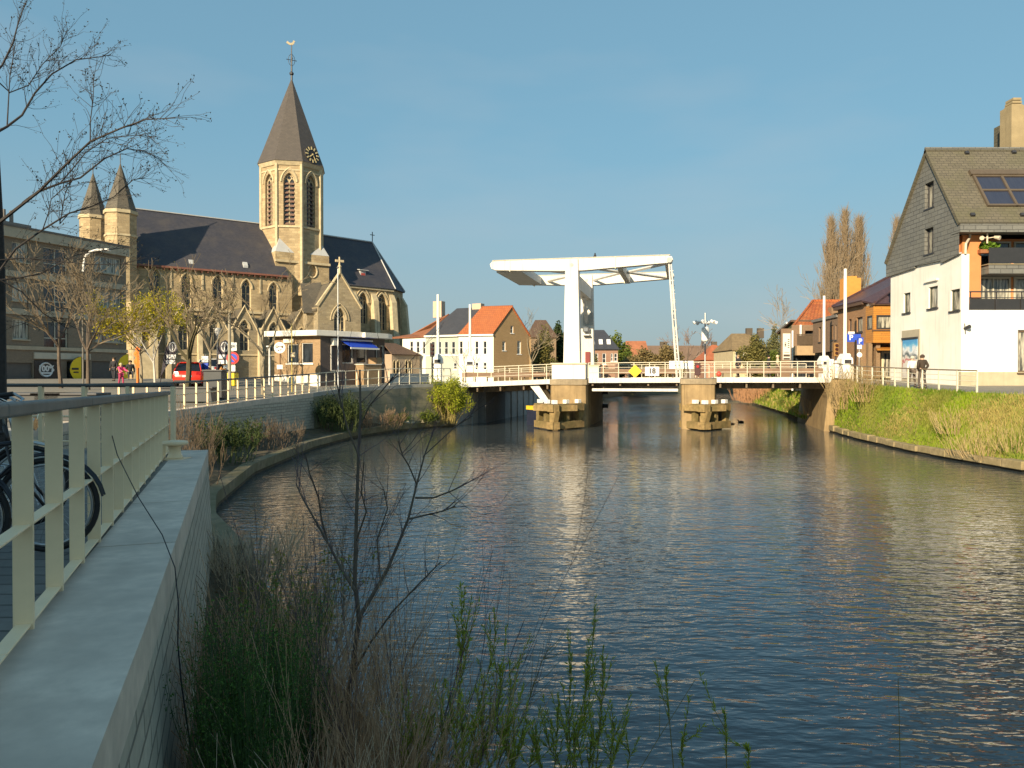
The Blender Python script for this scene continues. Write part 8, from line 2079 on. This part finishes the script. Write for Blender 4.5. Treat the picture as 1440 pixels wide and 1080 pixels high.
# willow shoots
wl_ = LEAF('young_willow_leaf', (.22, .28, .03), (.38, .42, .06), .35); wst = M('shoot_stem', (.2, .16, .06), .7, .2, 12)
def shoot(pl, Y, label, group=None, twigs_=6, f0=.15, dens=44, stem_r=.005, nolf=False, rg=random.Random(91)):
    P = [at(px, py, Y) for px, py in pl]; a = P[0]; d = (P[0]-P[1]).normalized(); k = (a.z-.38)/max(.2, -d.z) if d.z < 0 else 0
    P = [a+d*k]+P if a.z > .45 else P
    t = thing('willow_shoot', label, 'shoot', P[0], group); m = MB(); n = len(P); m.tube(P, [lerp(stem_r, .0018, i/(n-1)) for i in range(n)], 5, cap=False); l = MB()
    def lv(Q, dn):
        L = sum((Q[i+1]-Q[i]).length for i in range(len(Q)-1)); nn = int(L*dn)
        for j in range(nn):
            s = lerp(f0, 1, j/nn)*(len(Q)-1); i = min(len(Q)-2, int(s)); p = lerp(Q[i], Q[i+1], s-i); dd = (Q[i+1]-Q[i]).normalized()
            for _ in range(2):
                o = (dd*1.1+rvec(rg)*.42).normalized(); b = o.orthogonal().normalized(); b = (b*cos(j*2.4)+o.cross(b)*sin(j*2.4)); s_ = rg.uniform(.03, .06); w = s_*.09
                l.face([p, p+o*s_*.5+b*w, p+o*s_, p+o*s_*.5-b*w])
    if not nolf: lv(P, dens)
    for _ in range(twigs_):
        s = rg.uniform(.35, .95)*(n-1); i = min(n-2, int(s)); p = lerp(P[i], P[i+1], s-i); dd = ((P[i+1]-P[i]).normalized()+rvec(rg)*.3).normalized(); e = [p, p+dd*.12, p+(dd+V((0, 0, .2))).normalized()*rg.uniform(.22, .42)]
        m.tube(e, [.003, .002, .001], 4, cap=False)
        if not nolf: lv(e, dens*1.2)
    m.build('stem', wst, t)
    if not nolf: l.build('leaves', wl_, t)
    return t
ga = 'leafy willow shoots left of centre at the bottom edge'; gb_ = 'leafy willow shoots near the bottom centre'
LA = 'slender green leafy willow shoot rising from the left bottom clump'; LBt = 'slender green leafy willow shoot rising from the bottom centre clump'
for pl, tw_ in (([(640, 1080), (645, 980), (650, 900), (648, 822)], 9), ([(655, 1080), (672, 1000), (690, 930), (701, 876)], 5), ([(672, 1080), (690, 1030), (705, 975), (703, 935)], 6), ([(618, 1080), (625, 1040), (612, 1000), (607, 1015)], 5), ([(700, 1080), (712, 1030), (718, 970), (716, 930)], 5), ([(660, 1090), (668, 1050), (664, 1000)], 6), ([(630, 1085), (600, 1050), (596, 1010)], 5), ([(742, 1085), (755, 1050), (752, 1010)], 5), ([(690, 1085), (680, 1040), (676, 1000)], 7), ([(645, 1090), (640, 1040), (636, 1000)], 6)):
    shoot(pl, 5.5+random.Random(pl[0][0]).uniform(-.5, .5), LA, ga, tw_)
for pl, tw_ in (([(560, 1095), (572, 1050), (575, 1010)], 6), ([(586, 1095), (590, 1060), (600, 1030)], 6), ([(600, 1095), (618, 1060), (622, 1020)], 6), ([(712, 1095), (728, 1060), (735, 1030)], 6), ([(722, 1095), (716, 1060), (700, 1030)], 6), ([(652, 1100), (650, 1060), (652, 1020)], 7), ([(675, 1100), (700, 1060), (716, 1015)], 7)):
    shoot(pl, 5.0+random.Random(pl[0][0]).uniform(-.3, .4), LA, ga, tw_, .05)
for pl, tw_ in (([(805, 1080), (818, 1000), (832, 920), (838, 856)], 5), ([(802, 1080), (800, 1010), (802, 950), (804, 918)], 6), ([(838, 1080), (845, 1010), (848, 960), (847, 922)], 5), ([(780, 1080), (783, 1030), (786, 990)], 5), ([(820, 1085), (812, 1040), (822, 990), (826, 955)], 7), ([(858, 1085), (860, 1050), (866, 1015)], 5), ([(795, 1090), (772, 1050), (764, 1005)], 5), ([(832, 1090), (836, 1050), (846, 1020)], 6), ([(880, 1090), (886, 1060), (880, 1035)], 4), ([(812, 1090), (806, 1050), (812, 1020)], 7), ([(790, 1100), (800, 1060), (795, 1020)], 7), ([(845, 1100), (862, 1070), (872, 1040)], 6), ([(770, 1100), (758, 1070), (748, 1040)], 6), ([(826, 1100), (830, 1070), (832, 1040)], 7)):
    shoot(pl, 5.8+random.Random(pl[0][0]).uniform(-.4, .3), LBt, gb_, tw_)
shoot([(948, 1090), (942, 1020), (938, 975), (937, 938)], 5.3, 'single straight green shoot right of the centre clump', None, 2, .55, 34)
shoot([(962, 1090), (958, 1060), (960, 1040)], 5.2, 'short leafy shoot beside the single straight shoot', None, 2, .2)
shoot([(1022, 1090), (1021, 1040), (1019, 1000)], 4.9, 'short green shoot standing alone right of the single straight one', None, 1, .5, 34)
shoot([(1052, 1095), (1053, 1060), (1051, 1052)], 4.8, 'tiny green shoot tip at the bottom edge, the farthest right with leaves', None, 1, .2)
shoot([(1266, 1095), (1265, 1030), (1263, 955)], 3.9, 'hair thin leafless dark stem standing alone on the right', None, 0, nolf=True, stem_r=.0022)
shoot([(895, 1090), (925, 1040), (950, 1000), (978, 955)], 5.3, 'bare thin stem leaning right between the leafy shoots', None, 1, nolf=True, stem_r=.003)
shoot([(700, 1085), (735, 1010), (762, 930), (775, 905)], 5.7, 'bare purplish stem fanning out at its tip in the bottom centre', None, 14, nolf=True, stem_r=.005)
# ducks
for px, py, lb in ((1042, 594, 'small dark duck swimming under the right bridge span'), (1030, 596.5, 'tiny dark water bird close to the right fender')):
    q = onz(px, py, 0); t = thing('duck', lb, 'duck', q); k = 1 if px > 1035 else .7; m = MB(); m.lathe((q.x, q.y, -.03), [(.05*k, 0), (.14*k, .05*k), (.13*k, .12*k), (.04*k, .17*k)], 10)
    m.v = [(q.x+(a-q.x)*1.9, b, c) for a, b, c in m.v]; m.tube([(q.x-.17*k, q.y, .07*k), (q.x-.22*k, q.y, .2*k), (q.x-.3*k, q.y, .2*k), (q.x-.36*k, q.y, .17*k)], [.045*k, .035*k, .04*k, .01*k], 6); m.build('body', M('duck_brown', (.06, .045, .035), .7, .3, 12), t, smooth=True)

# ================================================================ unseen block added behind the photographer to shade the near bank
bb = thing('apartment_block', 'long brown brick block added unseen behind the viewer to shade the near bank', 'apartment block', (-59, -46, 2.6))
pb = Pl((-22, -40), (-96, -40)); hb = 29.5
W = [(3+i*3.6, 4.8+i*3.6, 5.2+j*3.1, 6.9+j*3.1) for i in range(20) for j in range(7)]
m = MB(); wall(m, pb, rect(0, pb.L, 2, hb), [rect(*w_) for w_ in W], 0, .2); wall(m, Pl((-22, -52), (-22, -40)), rect(0, 12, 2, hb), [], 0); wall(m, Pl((-96, -52), (-22, -52)), rect(0, pb.L, 2, hb), [], 0); wall(m, Pl((-96, -40), (-96, -52)), rect(0, 12, 2, hb), [], 0)
m.build('wall', brown_brick, bb); m = MB(); m.box(-96.3, -21.7, -52.3, -39.7, hb, hb+.4); m.build('roof', band, bb)
for w_ in W[::1]: win(bb, pb, *w_, cfr, glass_dark, .17, .09, 2, 1)
# ================================================================ light, camera
AZ, EL = 29.0, 22.0       # sun behind the camera, to the left
sd = V((-sin(radians(AZ))*cos(radians(EL)), -cos(radians(AZ))*cos(radians(EL)), sin(radians(EL))))
L = bpy.data.lights.new('sun', 'SUN'); L.energy = 5.0; L.angle = radians(.53); L.color = (1, .82, .56)
so = bpy.data.objects.new('sun', L); COL.objects.link(so); so.location = sd*100
so.rotation_euler = sd.to_track_quat('Z', 'Y').to_euler()
w = bpy.data.worlds.new('World'); S.world = w; w.use_nodes = True
nt = w.node_tree; bg = nt.nodes['Background']
sk = nt.nodes.new('ShaderNodeTexSky'); sk.sky_type = 'NISHITA'; sk.sun_disc = False
sk.sun_elevation = radians(EL); sk.sun_rotation = radians(180+AZ)
sk.air_density = 1.0; sk.dust_density = 1.8; sk.ozone_density = 1.0; sk.altitude = 0
gm = nt.nodes.new('ShaderNodeGamma'); gm.inputs['Gamma'].default_value = .36
tn = nt.nodes.new('ShaderNodeMix'); tn.data_type = 'RGBA'; tn.blend_type = 'MULTIPLY'; tn.inputs[0].default_value = 1; tn.clamp_result = False
tn.inputs[7].default_value = (.485, .825, .975, 1)
nt.links.new(sk.outputs[0], gm.inputs['Color']); nt.links.new(gm.outputs[0], tn.inputs[6]); 
tcw = nt.nodes.new('ShaderNodeTexCoord'); sz = nt.nodes.new('ShaderNodeSeparateXYZ'); nt.links.new(tcw.outputs['Generated'], sz.inputs[0])
mr = nt.nodes.new('ShaderNodeMapRange'); mr.interpolation_type = 'SMOOTHSTEP'; mr.inputs['From Min'].default_value = -.02; mr.inputs['From Max'].default_value = .3
mr.inputs['To Min'].default_value = .6; mr.inputs['To Max'].default_value = 0; nt.links.new(sz.outputs['Z'], mr.inputs['Value'])
hz = nt.nodes.new('ShaderNodeMix'); hz.data_type = 'RGBA'; nt.links.new(mr.outputs[0], hz.inputs[0]); nt.links.new(tn.outputs[2], hz.inputs[6]); hz.inputs[7].default_value = (1.26, 1.3, 1.28, 1)
cn = nt.nodes.new('ShaderNodeTexNoise'); cn.inputs['Scale'].default_value = 2.2; cn.inputs['Detail'].default_value = 4; mpw = nt.nodes.new('ShaderNodeMapping'); mpw.inputs['Scale'].default_value = (1, 1, 3.5)
nt.links.new(tcw.outputs['Generated'], mpw.inputs['Vector']); nt.links.new(mpw.outputs['Vector'], cn.inputs['Vector'])
cm_ = nt.nodes.new('ShaderNodeMapRange'); cm_.inputs['From Min'].default_value = .5; cm_.inputs['From Max'].default_value = .78; cm_.inputs['To Max'].default_value = .3; nt.links.new(cn.outputs['Fac'], cm_.inputs['Value'])
cl_ = nt.nodes.new('ShaderNodeMix'); cl_.data_type = 'RGBA'; nt.links.new(cm_.outputs[0], cl_.inputs[0]); nt.links.new(hz.outputs[2], cl_.inputs[6]); cl_.inputs[7].default_value = (1.5, 1.6, 1.68, 1)
nt.links.new(cl_.outputs[2], bg.inputs['Color'])
bg.inputs['Strength'].default_value = .215
cam = bpy.data.cameras.new('camera'); co = bpy.data.objects.new('camera', cam); COL.objects.link(co)
co.location = (0, 0, E); co.rotation_euler = (pi/2-PITCH, 0, 0)
cam.sensor_width = 36; cam.lens = 36*F/1440; cam.clip_end = 3000; cam.clip_start = .05
S.camera = co
S.view_settings.view_transform = 'Standard'; S.view_settings.look = 'None'; S.view_settings.exposure = .72; S.view_settings.gamma = 1
